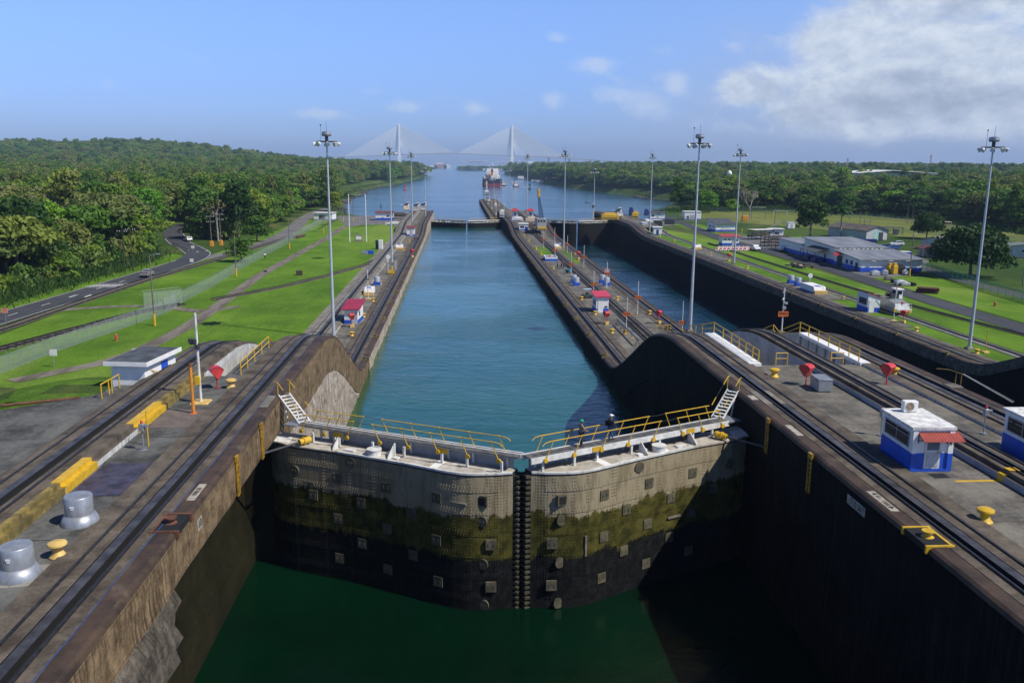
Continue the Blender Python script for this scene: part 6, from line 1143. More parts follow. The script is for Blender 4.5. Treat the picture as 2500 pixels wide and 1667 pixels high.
fence([(-58.3, 168), (-58.5, 191), (-60.5, 230), (-61.8, 278), (-64.5, 345), (-66.5, 400), (-67, 442)], hleft, 'long chain-link fence running to the low white building', 2.3, 3.0)
g = fence([(-57.5, 156), (-57.3, 162.5)], hleft, 'chain-link gate leaf with a diagonal brace at the track crossing', 2.9, 3.2, barb=False, name='fence_gate'); m = MB(); m.tube([(0, 0, .1), (.2, 6.3, 2.8)], .04, 5); m.build('brace', GRYM, g)
fence([(-58, 168), (-61.5, 164.5), (-63.5, 163)], hleft, 'short tall return of chain-link fence beside the crossing', 2.9, 2.0)
fence([(112, 158), (114.3, 183), (118.3, 204), (121.5, 229)], hright, 'green mesh fence in front of the big round tree', 2.3, 3.0, MESHG, simple('green_post', (.10, .28, .18), .5))
fence([(103, 312), (106, 345), (112, 395), (108, 440)], hright, 'grey chain-link fence behind the far right halls', 2.2, 3.0, MESH2)
fence([(118, 335), (150, 400), (186, 346), (215, 305)], hright, 'low wire fence along the near side of the playing field', 1.6, 4.0, MESH2, barb=False)
fence([(150, 512), (205, 480), (222, 420), (210, 330)], hright, 'dark fence at the forest side of the playing field', 2.2, 4.0, MESH2)
def railtrack(pts, hf, label, sleepers=True, gauge=1.5):
    p0 = Vector((*pts[0], float(hf(np.array([pts[0][0]]), np.array([pts[0][1]]))[0]))); g = empty('railway_track', p0, 0, label, 'railway track'); Q = []
    for a, b in zip(pts[:-1], pts[1:]):
        n = max(2, int((Vector(b)-Vector(a)).length/1.6))
        for k in range(n): t = k/n; Q.append((a[0]+(b[0]-a[0])*t, a[1]+(b[1]-a[1])*t))
    Q = [Vector((x, y, float(hf(np.array([x]), np.array([y]))[0]))) for x, y in Q]; bw_ = .35 if gauge < 1 else (.8 if 'curved' in label else 1.0); bed = MB(); rows = []; r1 = []; r2 = []; sl = MB()
    for i, q in enumerate(Q):
        t = (Q[min(i+1, len(Q)-1)]-Q[max(i-1, 0)]); t.z = 0; t.normalize(); nn = Vector((t.y, -t.x, 0)); q = q-p0
        rows.append([tuple(q+nn*-1.25*bw_+Vector((0, 0, .08))), tuple(q+nn*-1.0*bw_+Vector((0, 0, .14))), tuple(q+nn*1.0*bw_+Vector((0, 0, .14))), tuple(q+nn*1.25*bw_+Vector((0, 0, .08)))]); r1.append(q+nn*gauge/2+Vector((0, 0, .30))); r2.append(q-nn*gauge/2+Vector((0, 0, .30)))
        if sleepers: sl.at(M=Matrix.Translation(q+Vector((0, 0, .16))) @ Matrix.Rotation(math.atan2(t.y, t.x), 4, 'Z')).box(-.2, .2, -1.25, 1.25, 0, .09)
    bed.loft(rows); bed.build('ballast', DIRT if 'curved' in label else simple('ballast', (.13, .115, .085), .95, 0, .4, 2), g)
    for r in (r1, r2): m = MB(); m.tube(r, .10, 4); m.build('rail', simple('dark_rail', (.025, .02, .018), .6, .3), g)
    if sleepers: sl.at(); s_ = sl.build('sleepers', WOODG if 'curved' in label else WOOD, g, smooth=False); s_['kind'] = 'stuff'
railtrack([(-82.5, 60), (-80.0, 125), (-78.6, 145), (-78.0, 165), (-76.6, 203), (-72.6, 240), (-69.5, 280), (-66.5, 314), (-66, 330)], hleft, 'railway track running between the left road and the fence', False, 1.9)
railtrack([(-80, 95), (-71, 126), (-66.7, 142), (-62.5, 157), (-57, 168)], hleft, 'railway track with sleepers meeting the fence at the lower left')
railtrack([(-53, 172), (-49.2, 178.4), (-43.1, 190), (-35.7, 210), (-28.6, 233), (-27, 246)], hleft, 'curved railway track crossing the left lawn', False)
railtrack([(90, 128), (86.5, 160), (85, 200), (84.6, 250), (85, 300)], hright, 'disused narrow track in the right lawn', False, .6)
for x, y, z, rz, lab in [(-81.6, 148.5, 9.85, 0, 'small red-faced road sign at the near end of the left road'), (-73.5, 226, 9.85, 0, 'square road sign by the bend of the left road'), (-84, 262, 9.85, 0, 'white notice board beside the guard rail'), (-58.2, 114.5, 9.9, 0, 'white notice on a post before the shed'), (-46.8, 113, 10.3, 0, 'white notice on a post beside the dirt track')]:
    g = empty('notice_sign', (x, y, z), R(rz), lab, 'sign'); m = MB(); m.cyl((0, .04, 0), (0, .04, 2.1), .045, .045, 6); m.build('post', GRYM, g); m = MB(); m.bbox(-.5, .5, -.03, .02, 1.5, 2.4, .02); m.build('board', simple('red_white_board', (.62, .22, .16), .5) if 'red' in lab else WHTW, g)
g = empty('guard_rail', (-86.5, 266, 9.9), R(118), 'white guard rail on the inside of the road bend', 'guard rail'); m = MB(); m.prism([(0, .45), (.04, .55), (0, .65), (.04, .75), (0, .85), (-.03, .65)], 0, 26, 'x'); m.build('beam', WHTW, g); [MB().bbox(k*3.2, k*3.2+.12, .05, .2, 0, .85, .01).build('post', WOODG, g) for k in range(9)]
def hydrant(p, label):
    g = empty('hydrant', p, R(30), label, 'hydrant', 'red fire hydrants'); m = MB(); m.lathe([(.24, 0), (.24, .08), (.17, .1), (.17, .75), (.22, .78), (.2, .95), (.08, 1.08)], 12); m.build('barrel', simple('hydrant_red', (.52, .10, .05), .5), g)
    for a, b in (((-.34, 0, .6), (.34, 0, .6)), ((0, -.34, .5), (0, 0, .5))): m = MB(); m.cyl(a, b, .09, .09, 8); m.build('outlet', simple('hydrant_red', (.52, .10, .05), .5), g)
hydrant(spot(284, 832, 9.85), 'red fire hydrant on the grass left of the dirt track'); hydrant(spot(2428, 748, 9.8), 'orange fire hydrant on the grass right of the road')
# goal-like posts, plaque and odd boxes of the left lawn
g = empty('white_post_pair', spot(854, 591, 9.85), R(10), 'two tall white posts joined by a wire on the left lawn', 'posts'); 
for x in (0, 5.8): m = MB(); m.cyl((x, 0, 0), (x, 0, 16.6), .17, .13, 8); m.build('post', WHT, g)
m = MB(); m.tube([(0, 0, 16.4), (2.9, 0, 16.2), (5.8, 0, 16.4)], .03, 4); m.build('wire', WHTW, g); m = MB(); m.box(1.2, 4.4, -.2, .2, -.05, .1); m.build('footing', PATHC, g)
g = empty('stone_panel', spot(867, 590.5, 9.85), R(10), 'square pale concrete panel between the two white posts', 'panel'); m = MB(); m.bbox(0, 2.5, -.2, .2, 0, 2.5, .05); m.build('slab', PATHC, g); m = MB(); m.box(.3, 2.2, -.24, -.2, .8, 1.9); m.build('plaque', WHTW, g)
g = empty('timber_block', spot(731, 672, 9.85), R(12), 'dark timber block lying on the left lawn', 'timber block'); [MB().bbox(-.75, .75, k*.42-.6, k*.42-.22, 0, 1.15, .04).build('timber', WOOD, g) for k in range(3)]
for px, py, w, h, mat, lab in [(929, 609, 1.3, 3.0, WHT, 'white upright cabinet at the edge of the left lawn'), (920, 608, .8, 2.8, simple('dark_green_paint', (.01, .06, .02), .6), 'dark green cabinet beside the white one'), (901, 621, 2.6, 1.1, BLU, 'low blue box at the edge of the left lawn'), (890, 621, 2.0, 1.0, GRYP, 'low grey box left of the blue box')]:
    g = empty('cabinet', spot(px, py, 9.88), R(-6), lab, 'cabinet'); m = MB(); m.bbox(-w/2, w/2, 0, 1.0, .1, h, .04); m.build('case', mat, g); m = MB(); m.box(-w*.4, w*.4, -.03, 0, .3, h-.2); m.build('door', mat, g); m = MB(); m.box(-w/2-.1, w/2+.1, -.1, 1.1, -.02, .1); m.build('footing', PATHC, g)
g = empty('cargo_skip', spot(955, 668, 9.9), 0, 'yellow tray with mesh sides on the left pavement', 'tray'); m = MB(); m.bbox(-.8, .8, -.8, .8, .1, .8, .05); m.build('tray', YEL, g); m = MB(); m.at((-1.1, 0, 0), R(10)).box(-.03, .03, -1, 1.6, .8, 3.0); m.at((1.1, 0, 0), R(-10)).box(-.03, .03, -1, 1.6, .8, 3.0); m.build('mesh_side', MESH_, g)
mb = MB(); mb.cyl((-38.5, 57.6, 20.35), (-31, 60.4, 20.42), .10, .10, 8); tag(mb.build('steel_pipe', RUST), 'dark rusty pipe lying on the grass by the near left deck', 'pipe'); g = empty('grate', (-34.6, 49.6, 20.38), R(-28), 'small steel trough let into the near left deck', 'trough'); m = MB(); m.bbox(-.15, .15, -1.3, 1.3, 0, .25, .02); m.build('frame', GRYM, g); m = MB(); m.box(-.1, .1, -1.2, 1.2, .25, .26); m.build('grille', SLOT, g)
mb = MB(); mb.bbox(-.4, .4, -.25, .25, 0, .4, .05); o = mb.build('timber_pile', WOOD); o.location = spot(648, 664, 9.9); tag(o, 'small dark object lying by the fence', 'timber')
def pile(name, label, p, rz, n, L, r, mat, cat, cols=5):
    g = empty(name, p, rz, label, cat); k = 0
    for i in range(n):
        row, c_ = divmod(i, cols); m = MB(); x = (c_-cols/2+.5*(row % 2))*r*2.05; z = r+row*r*1.8; m.cyl((x, rnd.uniform(-.3, .3), z), (x, L+rnd.uniform(-.4, .4), z), r, r, 7); m.build('pipe' if 'pipe' in name else 'timber', mat, g)
    return g
pile('pipe_stack', 'stack of dark plastic pipes on the right grass', spot(2235, 698, 9.85), R(20), 6, 6.5, .2, BLK, 'pipes', 4); pile('timber_stack', 'stack of rust-brown timber on the right grass', spot(2290, 716, 9.85), R(60), 14, 4.2, .22, simple('rust_brown_timber', (.11, .045, .03), .9), 'timber'); pile('timber_stack', 'rusty scrap along the fence near the low white building', spot(722, 582, 9.85), R(-8), 10, 9, .18, simple('rust_brown_timber', (.11, .045, .03), .9), 'timber')
for px, py, lab in [(1945, 648, 'long heap of old fittings on the verge before the workshop'), (1960, 654, 'second heap of rusty fittings on the verge before the workshop')]:
    g = empty('scrap_heap', spot(px, py, 9.85), R(rnd.uniform(0, 90)), lab, 'scrap')
    for k in range(12): m = MB(); m.at((rnd.uniform(-1.5, 1.5), rnd.uniform(-2.5, 2.5), 0), rnd.uniform(0, 6)).bbox(-.3, .3, -.5, .5, 0, rnd.uniform(.3, .9), .05); m.build('scrap_piece', rnd.choice([RUST, DGRY, WOOD, CREAM, WOODG]), g)
# timber yard racks
for k, (px, py, n, cols, L, lab) in enumerate([(1835, 584, 22, 8, 9, 'tall rack of dark timber and steel beside the rear hut'), (1866, 600, 18, 7, 9, 'second rack of steel sections in the yard'), (1893, 607, 14, 7, 7, 'low rack of beams in front of the workshop corner')]):
    g = empty('storage_rack', spot(px, py, 9.95), R(-72), lab, 'rack'); 
    for x in (-2.2, 0, 2.2):
        for y in (0, 4, 8): m = MB(); m.box(x-.08, x+.08, y-.08, y+.08, 0, 3.4); m.build('upright', DGRY, g)
    for z in (.9, 2.0, 3.1):
        m = MB(); [m.box(-2.3, 2.3, y-.07, y+.07, z-.08, z) for y in (0, 4, 8)]; m.build('shelf', DGRY, g)
        for i in range(n//3): m = MB(); x = rnd.uniform(-2.1, 2.1); m.box(x-.14, x+.14, rnd.uniform(-1, 0), rnd.uniform(7, L+.6), z, z+rnd.uniform(.15, .5)); m.build('beam', rnd.choice([DGRY, RUST, WOOD, WOODG, GRYM]), g)
    if k == 0: m = MB(); m.box(-2.4, 2.4, -.6, 9, 3.5, 3.6); m.build('roof_sheet', WHTW, g)
g = empty('tarpaulin_load', spot(1907, 612, 9.95), 0, 'white tarpaulin-covered load at the roadside by the workshop', 'load'); m = MB(); m.ball((0, 0, .9), 1.1, 10, 6, (1, 1.2, .95)); m.build('cover', WHT, g); m = MB(); m.box(-1.2, 1.4, -1.2, 1.2, 0, .25); m.build('pallet', WOODG, g)
# striped barriers: a row of water-filled road barriers
for i in range(8):
    x = 81.2+i*1.33; g = empty('striped_barrier', (x, 272.8, 9.93), R(38), f'red and white arched barrier, number {i+1} from the left in its row' if False else 'red and white arched barrier in the row before the small red-roofed hut', 'barrier', 'row of striped barriers')
    m = MB(); rows = [[(y, w, 1.35*math.sin(math.pi*min(1, (y+1.9)/3.8))+.0) for y in np.linspace(-1.9, 1.9, 11)] for w in (-.3, .3)]; n_ = 10
    for j in range(n_): m.use(j % 2); m._add([rows[0][j], rows[0][j+1], rows[1][j+1], rows[1][j]], [(0, 1, 2, 3)]); m._add([rows[0][j], rows[0][j+1], (rows[0][j+1][0], -.3, 0), (rows[0][j][0], -.3, 0)], [(0, 1, 2, 3)]); 
    m.build('arched_top', [WHT, simple('barrier_red', (.36, .03, .05), .5)], g, smooth=False); m = MB(); m.box(-1.85, 1.85, -.28, .28, 0, .12); m.build('base', BLK, g)
# clutter behind the workshop
for px, py, mat, w, h, lab in [(2136, 672, SILV, 2.2, 1.3, 'grey tarpaulined block at the workshop corner'), (2160, 671, SILV, 1.4, 1.4, 'grey drum-shaped block beside the workshop wall'), (2172, 667, YEL, 1.6, 2.6, 'yellow cage pallet by the workshop, left one'), (2183, 669, YEL, 1.4, 2.9, 'tall yellow cage pallet by the workshop, right one'), (2196, 668, BLK, 2.4, 2.4, 'black frame machine between the pallets and the lamp pole'), (2210, 670, WHTW, 1.2, 1.3, 'white crate near the lamp pole'), (2220, 668, BLK, 2.0, 1.2, 'dark wheeled frame behind the lamp pole'), (2170, 683, PATHC, 2.0, 1.1, 'pale concrete lump on the grass by the yard'), (2197, 695, SILV, 2.6, 1.2, 'bundle of grey concrete blocks on the grass'), (2210, 697, SILV, 2.0, .9, 'low pile of grey concrete blocks beside the bundle')]:
    g = empty('yard_stock', spot(px, py, 9.9), R(rnd.uniform(-15, 15)), lab, 'yard stock'); m = MB(); m.bbox(-w/2, w/2, -.5, .7, .12, h*.8, .1); m.build('load', mat, g); m = MB(); m.bbox(-w*.3, w*.25, -.4, .5, h*.8, h, .08); m.build('upper_load', mat, g); m = MB(); [m.box(-w/2, w/2, y, y+.14, 0, .12) for y in (-.5, .0, .5)]; m.build('pallet', WOODG, g)
# goals on the playing field and frames
for px, py, w, h, lab in [(1851, 536, 7.0, 6.2, 'tall goal frame at the left end of the playing field'), (1905, 526, 7.3, 2.6, 'small white football goal on the far side of the field')]:
    g = empty('goal', spot(px, py, 9.9), R(-10), lab, 'goal'); [MB().cyl((x, 0, 0), (x, 0, h), .12, .12, 6).build('post', WHTW if h < 3 else WOODG, g) for x in (-w/2, w/2)]; m = MB(); m.cyl((-w/2, 0, h), (w/2, 0, h), .1, .1, 6); m.build('crossbar', WHTW, g)
g = empty('open_shelter', spot(2290, 562, 9.9), R(-15), 'pale open shelter on thin posts behind the round tree', 'shelter'); m = MB(); m.box(-5, 5, -2, 2, 3.6, 3.75); m.build('roof', CREAM, g); [MB().box(x-.1, x+.1, y-.1, y+.1, 0, 3.6).build('post', CREAM, g) for x in (-4.6, 0, 4.6) for y in (-1.7, 1.7)]
g = empty('open_shelter', spot(2165, 572, 9.9), R(-15), 'long dark-roofed shelter beside the barn', 'shelter'); m = MB(); m.box(-6, 6, -2, 2, 2.8, 2.95); m.build('roof', DGRY, g); [MB().box(x-.1, x+.1, -1.7, -1.5, 0, 2.8).build('post', DGRY, g) for x in (-5.6, -2, 2, 5.6)]; m = MB(); [m.box(x, x+2.0, -1, 1, 0, 2.0) for x in (-5, -1.6, 2.4)]; m.build('stored_crates', GRYP, g)
for i in range(9):
    y = 500+i*38; g = empty('pier_lamp', (21.5+(i % 2)*7.5, y, 3.5), 0, 'slim pale lamp post on the approach pier', 'lamp post', 'lamp posts along the approach pier'); m = MB(); m.cyl((0, 0, 0), (0, 0, 6), .12, .09, 6); m.build('post', WHTW, g); m = MB(); m.bbox(-.9, .9, -.2, .2, 5.8, 6.2, .05); m.build('lamp_head', CREAM, g); m = MB(); m.bbox(-.6, .6, -.6, .6, 0, 1.2, .05); m.build('base', CREAM, g)
# ------------------------------------------------------------------ trees
def leaf_mat(name, cols, var=.5, trans=.22):
    """foliage: tone differs from tree to tree, from clump to clump and from leaf to leaf"""
    m, t, b, o = nodemat(name); n = NT(t); oi = t.nodes.new('ShaderNodeObjectInfo'); ge = t.nodes.new('ShaderNodeNewGeometry')
    r = t.nodes.new('ShaderNodeValToRGB'); r.color_ramp.interpolation = 'LINEAR'; e = r.color_ramp.elements
    while len(e) < len(cols): e.new(.5)
    for i, c in enumerate(cols): e[i].position = i/(len(cols)-1); e[i].color = (*c, 1)
    t.links.new(oi.outputs['Random'], r.inputs[0])
    cl = n.noise(ge.outputs['Position'], .30, 3, .6); f = n.math('ADD', n.math('MULTIPLY', ge.outputs['Random Per Island'], var), n.math('MULTIPLY', cl, 1.1)); f = n.math('ADD', f, .55-var*.5)
    c = n.mul(r.outputs[0], n.mix((0, 0, 0), (1, 1, 1), f)); n.put(b.inputs['Base Color'], c); b.inputs['Roughness'].default_value = .6; b.inputs['Specular IOR Level'].default_value = .2
    tr = t.nodes.new('ShaderNodeBsdfTranslucent'); n.put(tr.inputs[0], n.mul(c, (1.1, 1.25, .5))); mx = t.nodes.new('ShaderNodeMixShader'); mx.inputs[0].default_value = trans
    t.links.new(b.outputs[0], mx.inputs[1]); t.links.new(tr.outputs[0], mx.inputs[2]); t.links.new(mx.outputs[0], o.inputs[0]); return m
LF_MIX = leaf_mat('mixed_foliage', [(.055, .125, .016), (.085, .175, .020), (.13, .215, .024), (.19, .25, .03), (.16, .18, .055), (.075, .165, .024)])
LF_BRIGHT = leaf_mat('bright_foliage', [(.09, .25, .018), (.15, .29, .02), (.21, .30, .022)])
LF_DARK = leaf_mat('dark_foliage', [(.022, .06, .012), (.034, .08, .015), (.045, .10, .02)])
LF_DRY = leaf_mat('dry_foliage', [(.22, .19, .11), (.19, .18, .085), (.16, .18, .06)])
LF_ORG = leaf_mat('orange_blossom', [(.42, .20, .02), (.46, .24, .03)])
LF_PALM = leaf_mat('palm_foliage', [(.03, .08, .02), (.05, .10, .022)])
BARK = simple('bark', (.13, .105, .08), .9, 0, .35, 1.5); BARKP = simple('pale_bark', (.34, .31, .27), .9, 0, .25, 1.2)
def leaves(seed, clumps, per, size, squash=.75):
    """clumps: list of (centre, radius): leaf-sized quads spread through each clump, denser towards its skin"""
    rs = np.random.RandomState(seed); Vs = []
    for c, rad in clumps:
        n = int(per*(rad/2.0)**2); d = rs.normal(size=(n, 3)); d /= np.linalg.norm(d, axis=1)[:, None]; d[:, 2] = np.where(d[:, 2] < -.35, -d[:, 2]*.6, d[:, 2])
        rr = rad*(.62+.43*rs.rand(n)**.6); p = np.array(c)+d*rr[:, None]*np.array([1, 1, squash])
        nr = d*.9+rs.normal(size=(n, 3))*.55; nr /= np.linalg.norm(nr, axis=1)[:, None]
        a = np.cross(nr, rs.normal(size=(n, 3))); a /= np.linalg.norm(a, axis=1)[:, None]; b = np.cross(nr, a); s = size*(.6+.8*rs.rand(n))[:, None]
        Vs.append(np.stack([p-a*s-b*s*.55, p+a*s*.9-b*s*.4, p+a*s+b*s*.6, p-a*s*.8+b*s*.5], 1).reshape(-1, 3))
    V = np.concatenate(Vs); k = len(V)//4
    return V, np.arange(k*4).reshape(k, 4)
def mesh_from(name, V, F, mat):
    me = bpy.data.meshes.new(name); me.vertices.add(len(V)); me.vertices.foreach_set('co', V.astype(np.float32).ravel()); me.loops.add(F.size); me.loops.foreach_set('vertex_index', F.astype(np.int32).ravel())
    me.polygons.add(len(F)); me.polygons.foreach_set('loop_start', np.arange(0, F.size, 4, dtype=np.int32)); me.polygons.foreach_set('loop_total', np.full(len(F), 4, np.int32)); me.update(calc_edges=True); me.materials.append(mat); return me
def crown_clumps(seed, R_, H0, H1, n, shape):
    rs = np.random.RandomState(seed); cl = []
    for i in range(n):
        a = rs.rand()*2*math.pi; u = math.sqrt(rs.rand()); 
        if shape == 'umbrella': r = R_*u*.86; z = H1-(H1-H0)*(.25+.45*u*u)+rs.normal()*.5; rad = R_*(.20+.10*rs.rand())
        elif shape == 'tall': h = rs.rand(); r = R_*u*.72*math.sin(math.pi*min(.95, .18+h*.8))**.7; z = H0+(H1-H0)*(.1+.82*h); rad = R_*(.26+.14*rs.rand())
        else: h = rs.rand()**.8; r = R_*u*.80*math.sqrt(max(0.05, 1-(h*.93)**2)); z = H0+(H1-H0)*(.12+.74*h); rad = R_*(.24+.14*rs.rand())
        cl.append(((r*math.cos(a)*(1+.15*rs.normal()), r*math.sin(a)*(1+.15*rs.normal()), z), rad))
    return cl
def trunk_mesh(seed, R_, H0, H1, mat, r0=.45, n=7, fork=.5):
    rs = np.random.RandomState(seed); m = MB(); k = Vector((rs.normal()*.3, rs.normal()*.3, H0+(H1-H0)*.25)); mid = Vector((k.x*.4, k.y*.4, k.z*.5)); m.cyl((0, 0, -.4), mid, r0, r0*.78, 8, False); m.cyl(mid, k, r0*.78, r0*.55, 8, False)
    for i in range(n):
        a = 2*math.pi*i/n+rs.rand(); s0 = mid.lerp(k, fork+rs.rand()*(1-fork)); e = Vector((math.cos(a)*R_*.62, math.sin(a)*R_*.62, H0+(H1-H0)*(.35+.4*rs.rand()))); q = s0.lerp(e, .5)+Vector((0, 0, .6)); m.cyl(s0, q, r0*.34, r0*.22, 6, False); m.cyl(q, e, r0*.22, r0*.06, 5, False)
    o = m.build('trunk', mat); me = o.data; bpy.data.objects.remove(o); return me
# (species) -> list of (crown mesh, trunk mesh)
def species(key, seeds, R_, H0, H1, ncl, per, size, shape, mat, bark=None, r0=.45, sq=.75):
    out = []
    for s in seeds:
        V, F = leaves(s, crown_clumps(s, R_, H0, H1, ncl, shape), per, size, sq); out.append((mesh_from('crown_'+key, V, F, mat), trunk_mesh(s, R_, H0, H1, bark or BARK, r0)))
    return out
SP = {'dome': species('dome', (11, 12, 13), 7.4, 2.2, 16, 42, 46, .42, 'dome', LF_MIX), 'tall': species('tall', (21, 22), 6.0, 3, 20, 42, 46, .42, 'tall', LF_MIX), 'umbrella': species('umbrella', (31, 32), 8.8, 6, 15.5, 46, 44, .42, 'umbrella', LF_MIX, sq=.5),
      'bright': species('bright', (41, 42), 6.8, 2.5, 14, 40, 46, .42, 'dome', LF_BRIGHT), 'dark': species('dark', (51, 52), 6.8, 2.6, 14, 50, 52, .40, 'dome', LF_DARK), 'round': species('round', (55, 56), 8.8, 1.6, 11.6, 95, 52, .36, 'dome', LF_DARK, sq=.8), 'lone': species('lone', (57,), 6.6, 3.2, 14, 70, 52, .34, 'dome', LF_DARK), 'dry': species('dry', (61,), 6.0, 7, 15, 26, 17, .34, 'umbrella', LF_DRY, BARKP, .4, .5), 'orange': species('orange', (71,), 6.5, 5, 13, 28, 44, .42, 'umbrella', LF_ORG)}
TREES = []
KIND_LABEL = {'dome': 'leafy mid-green tree with a rounded crown in the forest', 'tall': 'tall narrow green tree rising in the forest', 'umbrella': 'spreading flat-topped green tree in the forest', 'bright': 'bright yellow-green tree with a rounded crown in the forest', 'dark': 'dense dark green tree with a heavy crown in the forest', 'dry': 'greyish half-bare tree with thin foliage in the forest', 'orange': 'orange-flowering tree high in the forest behind the field'}
def plant(kind, p, s, label=None, group=None, sz=None, rz=None, k=None):
    v = SP[kind]; cm, tm = v[k if k is not None else rnd.randrange(len(v))]; side = 'left' if p[0] < 0 else 'right'
    t = empty('tree', p, rnd.uniform(0, 6.28) if rz is None else rz, label or KIND_LABEL[kind].replace('the forest', 'the forest along the road' if side == 'left' else 'the forest behind the playing field'), 'tree', group or (kind+' trees of the '+('roadside forest' if side == 'left' else 'forest behind the field')))
    t.scale = (s, s, s*(sz or 1)); c_ = bpy.data.objects.new('crown', cm); C.objects.link(c_); c_.parent = t; c_ = bpy.data.objects.new('trunk', tm); C.objects.link(c_); c_.parent = t; TREES.append((p[0], p[1])); return t
# single trees that stand apart
plant('lone', (127.4, 311, 9.8), 1.12, 'dark dense tree with a rounded crown standing alone behind the workshop', 'solitary trees', 1.0)
plant('round', (125.9, 206.8, 9.8), 1.08, 'big round dark tree with a short trunk beside the rear road', 'solitary trees', .98)
plant('round', (177.5, 320, 9.8), .66, 'medium dark green tree behind the long grey shed', 'solitary trees', 1.3)
plant('bright', (143, 494, 9.6), 1.0, 'bright green spreading tree at the left corner of the playing field', 'solitary trees', .92); plant('bright', (160, 505, 9.6), .72, 'yellowish bush-like tree right of the bright green spreading tree', 'solitary trees', .8)
p = spot(590, 640, 9.8); plant('dome', p, .62, 'small tree standing on the grass before the rail track on the left', 'solitary trees', .72)
p = spot(812, 521, 8.5); plant('tall', (p.x-3, p.y+8, 8), 1.25, 'tall leafy tree standing by the left shore behind the nearest mast', 'solitary trees', 1.1); plant('dome', (p.x+1, p.y+2, 8.5), .8, 'lower rounded tree at the foot of the tall shore tree', 'solitary trees')
p = spot(565, 590, 9.8); plant('dark', (p.x+1, p.y+6, 9.8), 1.15, 'dark tall-crowned tree behind the twin insulator poles', 'solitary trees', 1.35); plant('dome', (p.x+9, p.y-1, 9.8), .75, 'yellow-green tree right of the twin insulator poles', 'solitary trees', .8)
def bare_tree(p, h, label):
    g = empty('tree', p, rnd.uniform(0, 6), label, 'tree', 'solitary trees'); m = MB(); r2 = random.Random(int(h*10))
    def br(a, d, l, r, k):
        b = a+d*l; m.cyl(a, b, r, r*.65, 5, False)
        if k: 
            for _ in range(3): d2 = (d+Vector((r2.uniform(-.8, .8), r2.uniform(-.8, .8), r2.uniform(-.1, .5)))).normalized(); br(b, d2, l*.68, r*.6, k-1)
    br(Vector((0, 0, 0)), Vector((.1, 0, 1)).normalized(), h*.34, h*.022, 5); m.build('branches', BARKP, g)
    V, F = leaves(5, crown_clumps(9, h*.32, h*.35, h*.75, 10, 'umbrella'), 14, .3); c_ = bpy.data.objects.new('crown', mesh_from('crown_sparse', V, F, LF_DRY)); C.objects.link(c_); c_.parent = g; return g
bare_tree(spot(1831, 536, 9.8), 17, 'half-bare pale tree with thin branches beside the goal frame')
def palm_meshes(seed, h):
    rs = np.random.RandomState(seed); m = MB(); k = 7; P = [Vector((.5*math.sin(i/k*1.2), .2*i/k, h*i/k)) for i in range(k+1)]
    for i in range(k): m.cyl(P[i], P[i+1], .24-.09*i/k, .23-.09*i/k, 8, False)
    o = m.build('trunk', BARKP); tm = o.data; bpy.data.objects.remove(o); top = P[-1]; f = MB()
    for i in range(20):
        a = i*2.4+rs.rand()*.3; el = .9-1.15*(i/20); L = 3.3+rs.rand()*.8; prev = top; pts = []; 
        for j in range(8): t = j/7; r = L*t; pts.append(top+Vector((math.cos(a)*r*(1-.15*t), math.sin(a)*r*(1-.15*t), math.sin(el)*r*.8-1.5*t*t*(1.2-el*.4))))
        sd = Vector((-math.sin(a), math.cos(a), 0))
        for j in range(7):
            w = .75*math.sin(math.pi*(j+.9)/8.2)
            for s in (-1, 1): f._add([tuple(pts[j]), tuple(pts[j+1]), tuple(pts[j+1]+sd*s*w+Vector((0, 0, -.35*w))+(pts[j+1]-pts[j])*.5), tuple(pts[j]+sd*s*w*.9+Vector((0, 0, -.35*w))+(pts[j+1]-pts[j])*.4)], [(0, 1, 2, 3)])
    o = f.build('crown_palm', LF_PALM, smooth=False); cm = o.data; bpy.data.objects.remove(o); return cm, tm
PALMS = [palm_meshes(s, 8.2) for s in (1, 2, 3)]
def palm(p, s, label, group='palms'):
    t = empty('palm_tree', p, rnd.uniform(0, 6), label, 'palm', group); t.scale = (s, s, s); cm, tm = PALMS[rnd.randrange(3)]
    for nm, me in (('crown', cm), ('trunk', tm)): c_ = bpy.data.objects.new(nm, me); C.objects.link(c_); c_.parent = t
palm((144.9, 323.5, 9.8), 1.35, 'coconut palm standing alone beside the long barn')
for i in range(16):
    y = rnd.uniform(745, 990); palm((float(rshore(y))+rnd.uniform(26, 60), y, 7.5), rnd.uniform(1.3, 1.75), 'slender palm in the grove above the right shore', 'palms of the right shore grove')
for i in range(6): palm((-88+rnd.uniform(-6, 14), rnd.uniform(560, 640), 8), rnd.uniform(.7, 1.0), 'low palm beside the grassy track on the left bank', 'palms beside the left track')
# forest positions
def near_road(x, y, pts, d): 
    for (a, b), (c_, e) in zip(pts[:-1], pts[1:]):
        vx, vy = c_-a, e-b; t = max(0, min(1, ((x-a)*vx+(y-b)*vy)/(vx*vx+vy*vy)))
        if math.hypot(x-a-vx*t, y-b-vy*t) < d: return True
    return False
SIDE = [(-79, 246), (-73, 262), (-70, 300), (-72, 350), (-76, 392), (-80, 430), (-85, 520), (-88, 640)]
def wood_left(x, y):
    if y < 262: return x < -97.5-max(0, (200-y))*.05 and not near_road(x, y, ROADL, 9.5)
    if near_road(x, y, ROADL, 9) or near_road(x, y, SIDE, 9 if y < 420 else 7): return False
    if y < 455: return x < -90+min(14, max(0, (y-285)*.12)) and y > 262 and (x < -100 or y > 292)
    if y < 560: return x < -95
    if y < 720: return x < float(lshore(y))-14
    return x < float(lshore(y))-(34 if y < 1500 else 14)
FB = [(90, 480), (110, 497), (152, 522), (216, 542), (246, 430), (236, 330), (228, 240), (224, 160), (222, 60)]
